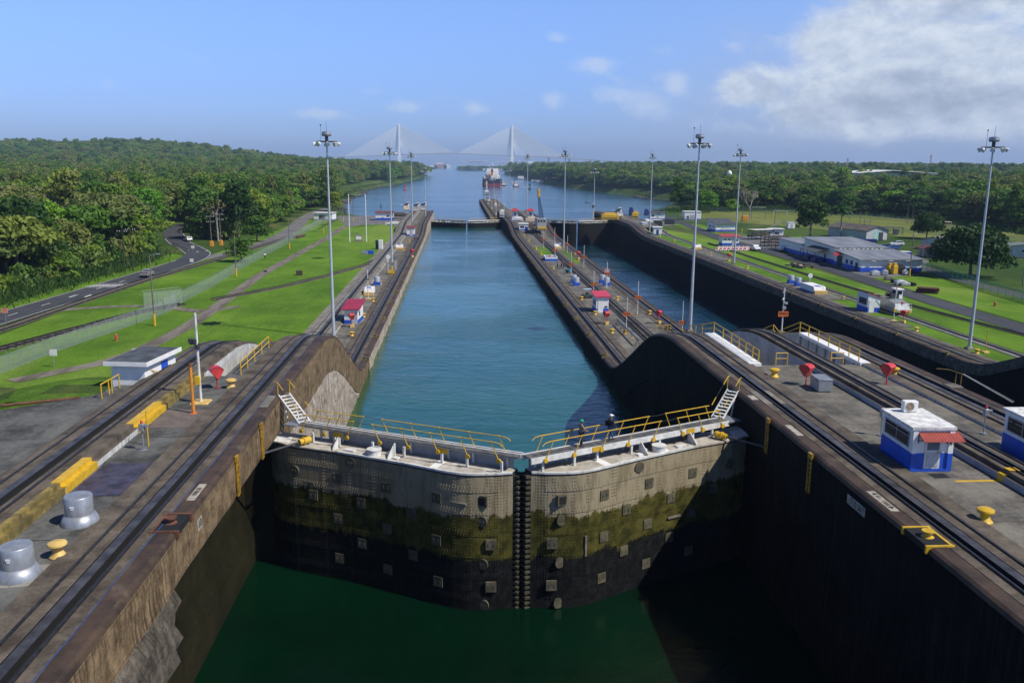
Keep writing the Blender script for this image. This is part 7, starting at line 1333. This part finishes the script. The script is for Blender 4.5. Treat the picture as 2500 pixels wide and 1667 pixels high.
def wood_right(x, y):
    if y > 540: return x > float(rshore(y))+(34 if y < 1100 else 22) and not (y < 640 and x < 150)
    if y > 480: lim = np.interp(x, [a for a, b in FB[:4]], [b for a, b in FB[:4]]); return (x > 216 or y > lim+4) and x > 128
    return x > np.interp(y, [60, 160, 240, 330, 430, 542], [222, 224, 230, 238, 248, 218])
def in_view(x, y, m=30):
    d = Vector((x, y, 15))-CAM; z = d.dot(_f)
    return z > 20 and abs(d.dot(_r)/z*FPX) < 1250+m*FPX/z
rs = random.Random(99); cand = []
def fill(test, x0, x1, y0, y1, sp, hf):
    y = y0
    while y < y1:
        s_ = sp*(1+max(0, (y-700))/1500); x = x0
        while x < x1:
            px, py = x+rs.uniform(-.45, .45)*s_, y+rs.uniform(-.45, .45)*s_
            if test(px, py) and in_view(px, py) and all(True for _ in (0,)): cand.append((px, py, s_/sp, hf))
            x += s_
        y += s_*.9
fill(wood_left, -1900, -60, 140, 3300, 8.6, hleft); fill(wood_right, 100, 2300, 60, 3600, 9.4, hright)
cand.sort(key=lambda c: (c[0]-CAM.x)**2+c[1]**2)
N_IND = 240
WEI = ['dome']*5+['tall']*3+['umbrella']*4+['bright']*2+['dark']*2+['dry']
WEIR = ['dome']*4+['tall']*2+['umbrella']*3+['dark']*7+['bright']+['dry']
near = [c for c in cand[:N_IND]]; rest = cand[N_IND:]
for x, y, k, hf in near:
    kind = rs.choice(WEI if x < 0 else WEIR); z = float(hf(np.array([x]), np.array([y]))[0]); plant(kind, (x, y, z-.3), rs.choice([.62, .75, .85, .95, 1.05, 1.15, 1.25])*rs.uniform(.92, 1.08), None, None, rs.uniform(.8, 1.1))
for px, py, Y, s in ((1891, 452, 640, 1.0), (1912, 450, 650, .9)): q = spot_y(px, py, Y); plant('orange', (q.x, Y, float(hright(np.array([q.x]), np.array([float(Y)]))[0])+3), s)
q = spot_y(2050, 452, 760); plant('bright', (q.x, 760, float(hright(np.array([q.x]), np.array([760.0]))[0])+3), 1.7, 'large bright green dome-shaped tree rising above the right forest', 'solitary trees')
# shrubs that close the forest edge down to the ground
SP['shrub'] = species('shrub', (81, 82, 83), 3.6, .2, 5.0, 18, 60, .36, 'dome', LF_MIX, None, .16)
KIND_LABEL['shrub'] = 'low rounded shrub at the edge of the forest'
for y in np.arange(128, 262, 3.4): plant('shrub', (-96.8-max(0, (200-y))*.05+rs.uniform(-1.2, 1.2), float(y), 9.6), rs.uniform(.7, 1.35), None, None, rs.uniform(.8, 1.3))
for k in range(22): y = 308+k*5.2; x = float(np.interp(y, [262, 300, 350, 420], [-80, -79.5, -80, -86]))-rs.uniform(5, 9); plant('shrub', (x, y, 9.6), rs.uniform(.7, 1.2), None, None, rs.uniform(.9, 1.5))
for k in range(8): plant('shrub', (-96+rs.uniform(-5, 3), 312+k*4+rs.uniform(-2, 2), 9.6), rs.uniform(.9, 1.5), None, None, rs.uniform(.9, 1.5))
# everything farther off is one wood
pm = bpy.data.meshes.new('distant_forest'); P = []; RT = []; SC = []; IX = []
for x, y, k, hf in rest:
    z = float(hf(np.array([x]), np.array([y]))[0]); P.append((x, y, z-.5)); s = k*rs.choice([.7, .85, 1.0, 1.15, 1.35, 1.7])*rs.uniform(.9, 1.1); RT.append((rs.uniform(-.05, .05), rs.uniform(-.05, .05), rs.uniform(0, 6.28))); SC.append((s, s, rs.uniform(.8, 1.15)*(k**.35)*(1.25 if y > 1300 else 1.0))); w = WEI if x < 0 else WEIR; IX.append(['dome', 'tall', 'umbrella', 'bright', 'dark', 'dry'].index(rs.choice(w)))
pm.from_pydata(P, [], [])
for nm, ty, dat in (('rot', 'FLOAT_VECTOR', RT), ('scl', 'FLOAT_VECTOR', SC)): a = pm.attributes.new(nm, ty, 'POINT'); a.data.foreach_set('vector', np.array(dat, np.float32).ravel())
a = pm.attributes.new('idx', 'INT', 'POINT'); a.data.foreach_set('value', np.array(IX, np.int32))
FAR_OBJ = bpy.data.objects.new('distant_forest', pm); C.objects.link(FAR_OBJ); tag(FAR_OBJ, 'tropical forest covering the banks and hills far beyond the nearer trees', None, None, 'stuff')
def scatter(obj, srcs):
    ng = bpy.data.node_groups.new('scatter', 'GeometryNodeTree'); ng.interface.new_socket('Geometry', in_out='INPUT', socket_type='NodeSocketGeometry'); ng.interface.new_socket('Geometry', in_out='OUTPUT', socket_type='NodeSocketGeometry')
    N = ng.nodes; L = ng.links; gi = N.new('NodeGroupInput'); go = N.new('NodeGroupOutput'); mp = N.new('GeometryNodeMeshToPoints'); L.new(gi.outputs[0], mp.inputs[0]); ip = N.new('GeometryNodeInstanceOnPoints'); L.new(mp.outputs[0], ip.inputs['Points']); jg = N.new('GeometryNodeJoinGeometry')
    for s in reversed(srcs): oi = N.new('GeometryNodeObjectInfo'); oi.inputs[0].default_value = s; oi.inputs['As Instance'].default_value = True; oi.transform_space = 'ORIGINAL'; L.new(oi.outputs['Geometry'], jg.inputs[0])
    L.new(jg.outputs[0], ip.inputs['Instance']); ip.inputs['Pick Instance'].default_value = True
    for nm, ty, sock in (('idx', 'INT', 'Instance Index'), ('rot', 'FLOAT_VECTOR', 'Rotation'), ('scl', 'FLOAT_VECTOR', 'Scale')): na = N.new('GeometryNodeInputNamedAttribute'); na.data_type = ty; na.inputs[0].default_value = nm; L.new(na.outputs[0], ip.inputs[sock])
    L.new(ip.outputs[0], go.inputs[0]); md = obj.modifiers.new('scatter', 'NODES'); md.node_group = ng
SRC = []
for kd in ('dome', 'tall', 'umbrella', 'bright', 'dark', 'dry'):
    o = next(c_ for t in bpy.data.objects if t.name.startswith('tree') for c_ in t.children if c_.data and c_.data.name.startswith('crown_'+kd)); SRC.append(o)
scatter(FAR_OBJ, SRC)
# undergrowth and tall grass at the forest foot: one mass
def reeds(name, label, spots, mat, seed, h=(.5, 2.4), n=320, rad=6):
    r2 = np.random.RandomState(seed); V = []
    for x, y, z in spots:
        k = n; px = x+r2.normal(size=k)*rad*.5; py = y+r2.normal(size=k)*rad*.5; a = r2.rand(k)*6.28; hh = r2.uniform(h[0], h[1], k); hh *= .6+.5*np.sin(px*.9)*np.sin(py*.7)+.3*r2.rand(k); hh = np.maximum(hh, .4); w = r2.uniform(.05, .2, k); lx = r2.normal(size=k)*.7; ly = r2.normal(size=k)*.7
        dx, dy = np.cos(a)*w, np.sin(a)*w; z0 = np.full(k, z-.1)
        V.append(np.stack([np.stack([px-dx, py-dy, z0], 1), np.stack([px+dx, py+dy, z0], 1), np.stack([px+dx*.5+lx, py+dy*.5+ly, z0+hh], 1), np.stack([px-dx*.6+lx, py-dy*.6+ly, z0+hh*.9], 1)], 1).reshape(-1, 3))
    V = np.concatenate(V); k = len(V)//4; o = bpy.data.objects.new(name, mesh_from(name, V, np.arange(k*4).reshape(k, 4), mat)); C.objects.link(o); tag(o, label, None, None, 'stuff')
LF_REED = leaf_mat('reed_foliage', [(.035, .085, .015), (.05, .10, .02)])
sp = []
for y in np.arange(120, 262, 2.2):
    for k in range(3): sp.append((-95.0-max(0, (200-y))*.05-k*2.3+rs.uniform(-1, 1)-(0 if y < 240 else (y-240)*.2), float(y), 9.8))
reeds('undergrowth', 'tall grass and shrubs along the foot of the left forest', sp, LF_REED, 5)
sp = [(x, float(np.interp(x, [a for a, b in FB[:4]], [b for a, b in FB[:4]]))+rs.uniform(-1, 3), 9.7) for x in np.arange(128, 216, 1.6)]+[(float(np.interp(y, [60, 160, 240, 330, 430, 542], [222, 224, 230, 238, 248, 218]))-3, float(y), 9.7) for y in np.arange(160, 540, 4)]
reeds('undergrowth', 'tall grass along the foot of the right forest', sp, LF_REED, 6, (1, 3))
sp = []
for y in np.arange(470, 1550, 4.0):
    for k in range(2): sp.append((float(lshore(y))-rs.uniform(10, 34), float(y), 4.5))
reeds('undergrowth', 'shore grass on the left bank', sp, leaf_mat('shore_grass', [(.08, .12, .03), (.11, .14, .04)]), 7, (.6, 2.2), 40, 6)
sp = []
for y in np.arange(560, 1100, 4.0):
    for k in range(2): sp.append((float(rshore(y))+rs.uniform(9, 30), float(y), 4.5))
reeds('undergrowth', 'shore grass on the right bank', sp, MATS['shore_grass'], 8, (.6, 2.0), 40, 6)
# ------------------------------------------------------------------ far background
CONCP = simple('pylon_concrete', (.86, .85, .82), .8, 0, .04, .02); CONC = simple('bridge_concrete', (.34, .35, .36), .8, 0, .06, .02)
def bridge():
    Y = 4000.0; g = empty('cable_bridge', (-12, Y, 0), 0, 'long cable-stayed bridge with two tall pylons crossing the channel mouth', 'bridge'); ox = -12
    def zd(x): return float(np.interp(x, [-1800, -1000, -781, -578, -270, -28, 245, 416, 956, 1500, 2100], [10, 30, 45, 60, 73, 82, 72, 68, 38, 20, 12]))
    xs = list(np.arange(-1800, 2101, 50)); m = MB(); rows = []
    for x in xs: z = zd(x); rows.append([(x-ox, -9, z), (x-ox, -9, z+2.6), (x-ox, 9, z+2.6), (x-ox, 9, z), (x-ox, -9, z)])
    m.loft(rows); m.build('deck', CONC, g)
    for px in (-270, 245):
        m = MB(); zt = 213; z0 = zd(px)
        for s in (-1, 1): m._add([(px-ox-5, s*14-4, -2), (px-ox+5, s*14-4, -2), (px-ox+5, s*14+4, -2), (px-ox-5, s*14+4, -2), (px-ox-4.4, s*11-3, z0-6), (px-ox+4.4, s*11-3, z0-6), (px-ox+4.4, s*11+3, z0-6), (px-ox-4.4, s*11+3, z0-6)], [(0, 1, 5, 4), (1, 2, 6, 5), (2, 3, 7, 6), (3, 0, 4, 7)]); m._add([(px-ox-4.4, s*11-3, z0-6), (px-ox+4.4, s*11-3, z0-6), (px-ox+4.4, s*11+3, z0-6), (px-ox-4.4, s*11+3, z0-6), (px-ox-3.2, s*1.6-2.6, zt), (px-ox+3.2, s*1.6-2.6, zt), (px-ox+3.2, s*1.6+2.6, zt), (px-ox-3.2, s*1.6+2.6, zt)], [(0, 1, 5, 4), (1, 2, 6, 5), (2, 3, 7, 6), (3, 0, 4, 7), (4, 5, 6, 7)])
        m.box(px-ox-8.5, px-ox+8.5, -15, 15, z0-16, z0-3); m.build('pylon', CONCP, g)
        for d in (-1, 1):
            for k in range(20):
                x = px+d*(22+k*11.8); a = (px-ox, 0, zt-6-(19-k)*4.0); m = MB(); m.cyl(a, (x-ox, 0, zd(x)+2.6), 1.15, 1.15, 3, False); m.build('stay_cable', WHT, g, smooth=False)
    for px in (-1500, -1300, -1100, -960, -830, -700, -578, 416, 512, 610, 700, 790, 880, 975, 1080, 1190, 1300): m = MB(); z = zd(px); m.box(px-ox-3, px-ox+3, -6, 6, -2, z); m.box(px-ox-5, px-ox+5, -9, 9, z-5, z); m.build('pier', CONC, g)
bridge()
# the departing cargo ship
HULLN = simple('navy_hull_paint', (.020, .030, .060), .5, 0, .15, .2); HULLR = simple('red_boot_paint', (.26, .05, .06), .55, 0, .2, .2); FUNO = simple('orange_funnel_paint', (.62, .22, .06), .5)
def cargo_ship():
    p = spot(1202, 456, 0); g = empty('cargo_ship', (p.x, p.y, 0), R(-1.5), 'large cargo ship with a white bridge seen from astern', 'ship'); W, L, D = 16.2, 215, 12.6
    def sec(y, w, z0): return [(-w*.55, y, -2), (-w*.95, y, 2.0), (-w, y, 5.4), (-w, y, D)]
    def hull(mb, za, zb):
        rows = []
        for y, f in ((0, .90), (3, .97), (12, 1), (170, 1), (190, .8), (205, .45), (L, .03)):
            def wz(z): return W*f*(.62+.38*min(1, max(0, (z+3)/7.5)) if y < 12 else 1)
            zs = np.linspace(za, zb, 4); rows.append([(-wz(z), y, z) for z in zs]+[(wz(z), y, z) for z in zs[::-1]])
        mb.loft(rows); r = rows[0]; mb._add(r, [tuple(range(len(r)))])
    m = MB(); hull(m, 5.2, D); m.build('hull', HULLN, g, ang=40); m = MB(); hull(m, -2, 5.2); m.build('boot_topping', HULLR, g, ang=40); m = MB(); m.box(-W+.5, W-.5, .5, 180, D-.4, D); m.build('deck', simple('rust_red_deck', (.17, .06, .05), .8), g, smooth=False)
    m = MB(); m.bbox(-11.5, 11.5, 16, 30, D, D+7, .3); m.bbox(-10.5, 10.5, 17, 29, D+7, D+13.5, .3); m.bbox(-9.5, 9.5, 18, 28, D+13.5, D+17, .3); h = m.build('superstructure', WHT, g)
    for k in range(3): m = MB(); [m.box(x, x+1.0, 15.94, 16.05, D+1.6+k*2.4, D+2.6+k*2.4) for x in (-9.5, -7, 4, 6.5, 9)]; m.build('window_row', GLASS, h, smooth=False)
    m = MB(); m.bbox(-16, 16, 19, 25, D+13.6, D+16.2, .2); m.build('bridge_wing', WHT, g); m = MB(); m.box(-12.5, 12.5, 18.9, 19.0, D+14.6, D+15.6); m.build('bridge_window', GLASS, g, smooth=False)
    m = MB(); m.bbox(-2.4, 1.6, 8, 14.5, D, D+5, .3); m.build('funnel_base', WHT, g); m = MB(); m.bbox(-2.2, 1.4, 8.3, 14.2, D+5, D+12, .5); m.build('funnel', FUNO, g); m = MB(); m.bbox(-2.3, 1.5, 8.2, 14.3, D+12, D+14.4, .4); m.cyl((-.4, 11, D+14), (-.4, 11, D+20.5), 1.7, 1.2, 10); m.cyl((-.4, 11, D+20.5), (-.4, 11, D+23), .8, .5, 8); m.build('funnel_top', BLK, g); m = MB(); [m.box(-2.35, 1.55, 8.15, 8.3, D+15+k*1.6, D+15.7+k*1.6) for k in range(3)]; m.build('funnel_band', WHT, g, smooth=False)
    m = MB(); m.cyl((.2, 24, D+17), (.2, 24, D+27), .5, .25, 8); m.box(-2.6, 3, 23.8, 24.2, D+21, D+21.5); m.box(-1.6, 2, 23.8, 24.2, D+24, D+24.4); m.ball((.2, 24, D+22.6), 1.1, 8, 6); m.build('mast', WHT, g)
    m = MB(); m.bbox(-9.2, -6.2, 3, 12, D+3.5, D+6.5, .6); m.build('lifeboat', FUNO, g); m = MB(); m.bbox(6.5, 12.5, 5, 14, D, D+5.2, .2); m.bbox(-14, -9.5, 5, 12, D, D+3.4, .2); m.build('deck_house', WHT, g); m = MB(); [m.cyl((x, 1.0, D), (x, 1.0, D+1.2), .12, .12, 5) for x in np.arange(-15, 15.1, 1.5)]; m.tube([(-15.5, 1, D+1.2), (15.5, 1, D+1.2)], .1, 4); m.build('stern_rail', WHT, g)
    m = MB(); m.cyl((-16.8, 5, D+.2), (-12.5, 2, D-3.8), .6, .6, 6); m.build('gangway', WHT, g); m = MB(); m.box(-5.5, 5, -.08, 0, D-1.7, D-1.1); m.box(-2, 1.6, -.08, 0, D-2.9, D-2.4); m.build('name_band', WHTW, g, smooth=False)
cargo_ship()
def tug(px, py, label):
    p = spot(px, py, 0); g = empty('tugboat', (p.x, p.y, 0), R(rnd.uniform(-8, 8)), label, 'tugboat', 'harbour tugs'); m = MB(); rows = []
    for y, w in ((0, 3.6), (3, 4.4), (18, 4.4), (24, 2.8), (27, .2)): rows.append([(-w*.85, y, -1), (-w, y, 1.4+max(0, y-14)*.08), (w, y, 1.4+max(0, y-14)*.08), (w*.85, y, -1)])
    m.loft(rows); m._add(rows[0], [(0, 1, 2, 3)]); m.build('hull', HULLN, g); m = MB(); m.box(-4.5, 4.5, -.1, .2, .6, 1.3); m.build('rubbing_strake', HULLR, g); m = MB(); m.bbox(-2.8, 2.8, 9, 17, 1.5, 4.2, .2); m.build('deck_house', WHT, g); m = MB(); m.bbox(-2, 2, 11, 15.5, 4.2, 7.4, .3); w_ = m.build('wheelhouse', WHT, g); m = MB(); m.box(-2.05, 2.05, 10.95, 15.55, 5.6, 6.6); m.build('window', GLASS, w_)
    m = MB(); m.cyl((-1.8, 9.5, 4), (-1.8, 9.5, 7.5), .5, .5, 8); m.cyl((1.8, 9.5, 4), (1.8, 9.5, 7.5), .5, .5, 8); m.build('funnel', FUNO, g); m = MB(); m.cyl((0, 12.5, 7.4), (0, 12.5, 11), .15, .1, 6); m.build('mast', WHT, g)
tug(1228, 454.5, 'tugboat pressing against the right quarter of the cargo ship'); tug(1262, 457, 'white-topped tugboat following to the right of the cargo ship')
o = flat_sheet('wake', [(66, 1405), (120, 1412), (150, 1418), (150, 1424), (100, 1422), (66, 1420)], .05, simple('foam', (.55, .62, .66), .6, 0, .5, .2), 'stuff'); tag(o, 'white wake trailing behind the tugboat', 'wake')
def buoy(px, py, s, mat, label, legs=False):
    p = spot(px, py, 0); g = empty('buoy', (p.x, p.y, 0), 0, label, 'buoy', 'channel buoys'); m = MB(); m.lathe([(1.6, -.3), (1.7, .5), (1.2, .9), (.3, 1.0)], 12); m.build('float', mat, g); m = MB(); [m.cyl((.9*math.cos(a), .9*math.sin(a), .8), (.3*math.cos(a), .3*math.sin(a), 5), .14, .12, 5) for a in (0, 1.57, 3.14, 4.71)]; m.bbox(-.8, .8, -.8, .8, 3.2, 4.8, .1); m.build('cage', mat, g); m = MB(); m.lathe([(.3, 5), (.35, 5.6), (.1, 6)], 8); m.build('lantern', mat, g); g.scale = (s, s, s)
buoy(989, 464.5, 1.5, simple('buoy_red', (.45, .07, .06), .5), 'red channel buoy in the left half of the channel'); buoy(1293, 462.5, 1.6, simple('buoy_green', (.012, .06, .05), .5), 'dark green channel buoy right of the tugs'); buoy(1257, 441, 1.1, MATS['buoy_green'], 'small dark buoy far off beyond the right tug'); buoy(930, 507, .55, MATS['buoy_green'], 'tiny dark float near the left shore')
# landing stage, boats and buildings on the right shore
def small_boat(p, s, label, rz=0):
    g = empty('moored_boat', p, rz, label, 'boat', 'boats moored on the right shore'); m = MB(); rows = []
    for y, w in ((0, 1.8), (5, 2.4), (12, 2.0), (16, .1)): rows.append([(-w*.8, y, -.3), (-w, y, 1.6), (w, y, 1.6), (w*.8, y, -.3)])
    m.loft(rows); m._add(rows[0], [(0, 1, 2, 3)]); m.build('hull', WHT, g); m = MB(); m.bbox(-1.4, 1.4, 3, 10, 1.6, 4.0, .2); m.build('cabin', WHT, g); m = MB(); m.cyl((0, 8, 4), (0, 8, 9), .1, .08, 5); m.build('mast', GRYM, g); g.scale = (s, s, s)
for i, (px, py) in enumerate([(1312, 445.5), (1322, 446.5), (1332, 447)]): small_boat(spot(px, py, 0), 1.3, ('white boat at the tip of the landing stage', 'white boat in the middle of the landing stage', 'white boat nearest the land on the landing stage')[i], R(70))
p = spot(1284, 439, 0); small_boat(p, 2.0, 'grey work barge with a mast moored at the far right shore', R(80))
for px, py, w, d, h, lab in [(1335, 442, 34, 14, 6, 'long white waterside shed behind the landing stage'), (1352, 440, 22, 12, 5, 'shorter white waterside shed right of the long one')]:
    q = spot(px, py, 2.5); hut('building', lab, q, R(4), w, d, h, h+1, WHT, .6, None, (('f', w*.2, w*.35, 2, 4), ('f', w*.55, w*.8, 2, 4)), .8, bandm=GRYP, slab=False)
p = spot_y(1780.5, 430, 700); g = empty('water_tower', (p.x, 700, float(hright(np.array([p.x]), np.array([700.0]))[0])), 0, 'white water tower rising out of the right forest', 'water tower'); zt = p.z-g.location.z; m = MB(); m.lathe([(.4, zt-1), (1.6, zt-.3), (1.9, zt+.8), (1.9, zt+2.8), (1.3, zt+3.9), (.3, zt+4.5)], 16); m.build('tank', WHT, g); m = MB(); [m.cyl((2*a, 2*b, 0), (1.8*a, 1.8*b, zt), .25, .2, 6) for a, b in ((1, 1), (1, -1), (-1, 1), (-1, -1))]; m.build('leg', GRYM, g)
def far_hall(pxa, pxb, py, Y, h, d, label):
    a = spot_y(pxa, py, Y); b = spot_y(pxb, py, Y); z = a.z; g = empty('warehouse', (a.x, Y, z-h), 0, label, 'warehouse'); w = b.x-a.x; m = MB(); m.box(0, w, 0, d, -14, h*.8); m.build('wall', simple('pale_blue_sheet', (.52, .56, .60), .6, 0, .04, .1), g, smooth=False); m = MB(); m.prism([(-2, h*.8), (w*.42, h*1.12), (w+2, h*.8), (w+2, h*.8+.6), (w*.42, h*1.12+.6), (-2, h*.8+.6)], -2, d+2); m.build('roof', WHT, g, smooth=False); m = MB(); m.box(w*.5, w*.68, -.2, 0, -10, h*.72); m.build('blue_grey_panel', simple('blue_grey_sheet', (.30, .35, .42), .6), g, smooth=False)  # front panel in a darker blue-grey
far_hall(2098, 2290, 419, 900, 9.5, 60, 'huge pale warehouse with a low white roof beyond the right forest')
for px, py, Y, top, lab in [(2067, 425, 1500, 386, 'thin lattice radio mast above the right forest, left one'), (2269, 425, 1700, 378, 'thin lattice radio mast above the right forest, right one')]:
    a = spot_y(px, py, Y); zt = spot_y(px, top, Y).z; g = empty('radio_mast', (a.x, Y, a.z-15), 0, lab, 'radio mast', 'lattice radio masts'); m = MB(); h = zt-a.z+15
    for i in range(4): c0 = (2.2*(1 if i in (0, 3) else -1), 2.2*(1 if i < 2 else -1), 0); m.cyl(c0, (c0[0]*.3, c0[1]*.3, h), .22, .2, 4)
    for k in range(10): t0, t1 = k/10, (k+1)/10; w0, w1 = 2.2*(1-.7*t0), 2.2*(1-.7*t1); m.cyl((-w0, -w0, h*t0), (w1, -w1, h*t1), .14, .14, 3); m.cyl((w0, w0, h*t0), (-w1, w1, h*t1), .14, .14, 3)
    m.build('lattice', simple('red_white_lattice', (.45, .30, .28), .6), g); m = MB(); m.bbox(-1.5, 1.5, -.6, .6, h*.86, h*.97, .1); m.build('antenna', WHTW, g)
# far shore with its container cranes and port buildings
def far_land(name, pts, top, label):
    m = MB(); n = len(pts); m._add([(x, y, -1) for x, y in pts]+[(x, y, top) for x, y in pts], [(i, (i+1) % n, n+(i+1) % n, n+i) for i in range(n)]+[tuple(range(n, 2*n))]); return structure(m.build(name, WILD, smooth=False))
far_land('far_shore', [(-20, 4980), (60, 4900), (330, 4700), (900, 4600), (2600, 4500), (2600, 5400), (300, 5600), (0, 5200)], 3, None); far_land('far_shore', [(-700, 7600), (-120, 7700), (-60, 8200), (-700, 8400)], 3, None); far_land('far_shore', [(235, 3900), (330, 3800), (1200, 3700), (1200, 4300), (300, 4250)], 3, None)
r3 = random.Random(12); pm2 = bpy.data.meshes.new('far_shore_wood'); P = []; RT = []; SC = []; IX = []
for k in range(520): 
    x = r3.uniform(0, 2200); y = r3.uniform(4640, 5300)-(60 if x > 900 else 0); P.append((x, y, 2)); s = r3.uniform(2.0, 3.4); SC.append((s, s, r3.uniform(1.0, 1.6))); RT.append((0, 0, r3.uniform(0, 6))); IX.append(r3.choice([0, 0, 2, 4, 1]))
for k in range(160): x = r3.uniform(300, 1150); y = r3.uniform(3760, 4200); P.append((x, y, 2)); s = r3.uniform(1.4, 2.4); SC.append((s, s, r3.uniform(.7, 1.1))); RT.append((0, 0, r3.uniform(0, 6))); IX.append(r3.choice([0, 0, 2, 4, 1]))
pm2.from_pydata(P, [], [])
for nm, ty, dat in (('rot', 'FLOAT_VECTOR', RT), ('scl', 'FLOAT_VECTOR', SC)): a = pm2.attributes.new(nm, ty, 'POINT'); a.data.foreach_set('vector', np.array(dat, np.float32).ravel())
a = pm2.attributes.new('idx', 'INT', 'POINT'); a.data.foreach_set('value', np.array(IX, np.int32)); o = bpy.data.objects.new('far_shore_wood', pm2); C.objects.link(o); tag(o, 'hazy belt of trees on the far shore below the bridge', None, None, 'stuff'); scatter(o, SRC)
PORTG = simple('port_grey', (.40, .42, .45), .6)
def gantry(px, Y, top, label):
    a = spot_y(px, 410, Y); zt = spot_y(px, top, Y).z; g = empty('container_crane', (a.x, Y, 2), 0, label, 'container crane', 'container cranes of the distant port'); m = MB()
    for x in (-12, 12):
        for y in (-9, 9): m.box(x-1.6, x+1.6, y-1.4, y+1.4, 0, zt-12)
    m.box(-13, 13, -10, 10, zt*.45, zt*.45+3); m.build('leg_frame', PORTG, g); m = MB(); m.box(-48, 34, -3, 3, zt-15, zt-11); m.build('boom', WHT, g); m = MB(); m.bbox(6, 20, -5, 5, zt-11, zt-5, .4); m.build('machine_house', WHT, g); m = MB(); m.cyl((-4, 0, zt-11), (2, 0, zt+8), 1.2, 1.0, 5); m.cyl((2, 0, zt+8), (-40, 0, zt-12), .7, .7, 4); m.build('a_frame', PORTG, g)
for i, (px, top) in enumerate([(1146, 392), (1158, 392), (1168, 391.5), (1181, 391.5), (1226, 392), (1240, 391.5), (1260, 390)]): gantry(px, 6500, top, ['leftmost container crane of the distant port, left of the ship mast', 'second container crane from the left in the distant port', 'third container crane from the left in the distant port', 'fourth container crane from the left, above the ship funnel', 'container crane left of the right pylon foot', 'container crane just left of the right pylon', 'container crane just right of the right pylon'][i])
for i, (px, py, w, h) in enumerate([(1268, 402, 60, 26), (1283, 402, 40, 20), (1300, 401, 150, 42), (1316, 402, 50, 26), (1340, 403, 80, 20), (1075, 404, 90, 30), (1058, 406, 60, 16), (1092, 405, 50, 22), (1410, 405, 60, 18)]):
    a = spot_y(px, py+2, 6300); g = empty('port_building', (a.x, 6300, 2), 0, ['tall white block in the distant port right of the pylon', 'smaller white block in the distant port', 'broad grey hall in the middle of the distant port', 'white silo block right of the broad hall', 'low white shed far right in the port', 'pale red ship-like hall left of the cargo ship', 'low white shape at the horizon left of centre', 'white block beside the pale red hall', 'low pale shed at the far right of the port'][i], 'building'); m = MB(); m.box(-w/2, w/2, 0, 60, 0, h); m.build('block', simple('pale_red_sheet', (.45, .25, .22), .6) if i == 5 else (PORTG if i == 2 else WHT), g, smooth=False); m = MB(); m.box(-w*.3, w*.2, 5, 40, h, h*1.35); m.build('upper_block', WHT, g, smooth=False)
# ------------------------------------------------------------------ air between here and the horizon
HAZE_DENSITY = 0.85e-4
def haze():
    m = MB(); m.box(-9000, 9000, -280, 11500, -1.6, 232); o = m.build('haze', [], smooth=False); o['kind'] = 'stuff'; mt = bpy.data.materials.new('haze_air'); mt.use_nodes = True; t = mt.node_tree
    for n in list(t.nodes): t.nodes.remove(n)
    ou = t.nodes.new('ShaderNodeOutputMaterial'); v = t.nodes.new('ShaderNodeVolumePrincipled'); v.inputs['Color'].default_value = (.50, .70, 1.0, 1); v.inputs['Density'].default_value = HAZE_DENSITY; v.inputs['Anisotropy'].default_value = .0; t.links.new(v.outputs[0], ou.inputs['Volume']); o.data.materials.append(mt); tag(o, 'thin bluish sea haze filling the valley')
haze()
# ------------------------------------------------------------------ lettering becomes mesh
bpy.context.view_layer.update(); dg = bpy.context.evaluated_depsgraph_get()
for o in [o for o in C.objects if o.type == 'FONT']:
    me = bpy.data.meshes.new_from_object(o.evaluated_get(dg)); me.name = o.name; n = bpy.data.objects.new('tmp', me); C.objects.link(n); n.parent = o.parent; n.matrix_local = o.matrix_local.copy(); nm = o.name; bpy.data.objects.remove(o); n.name = nm
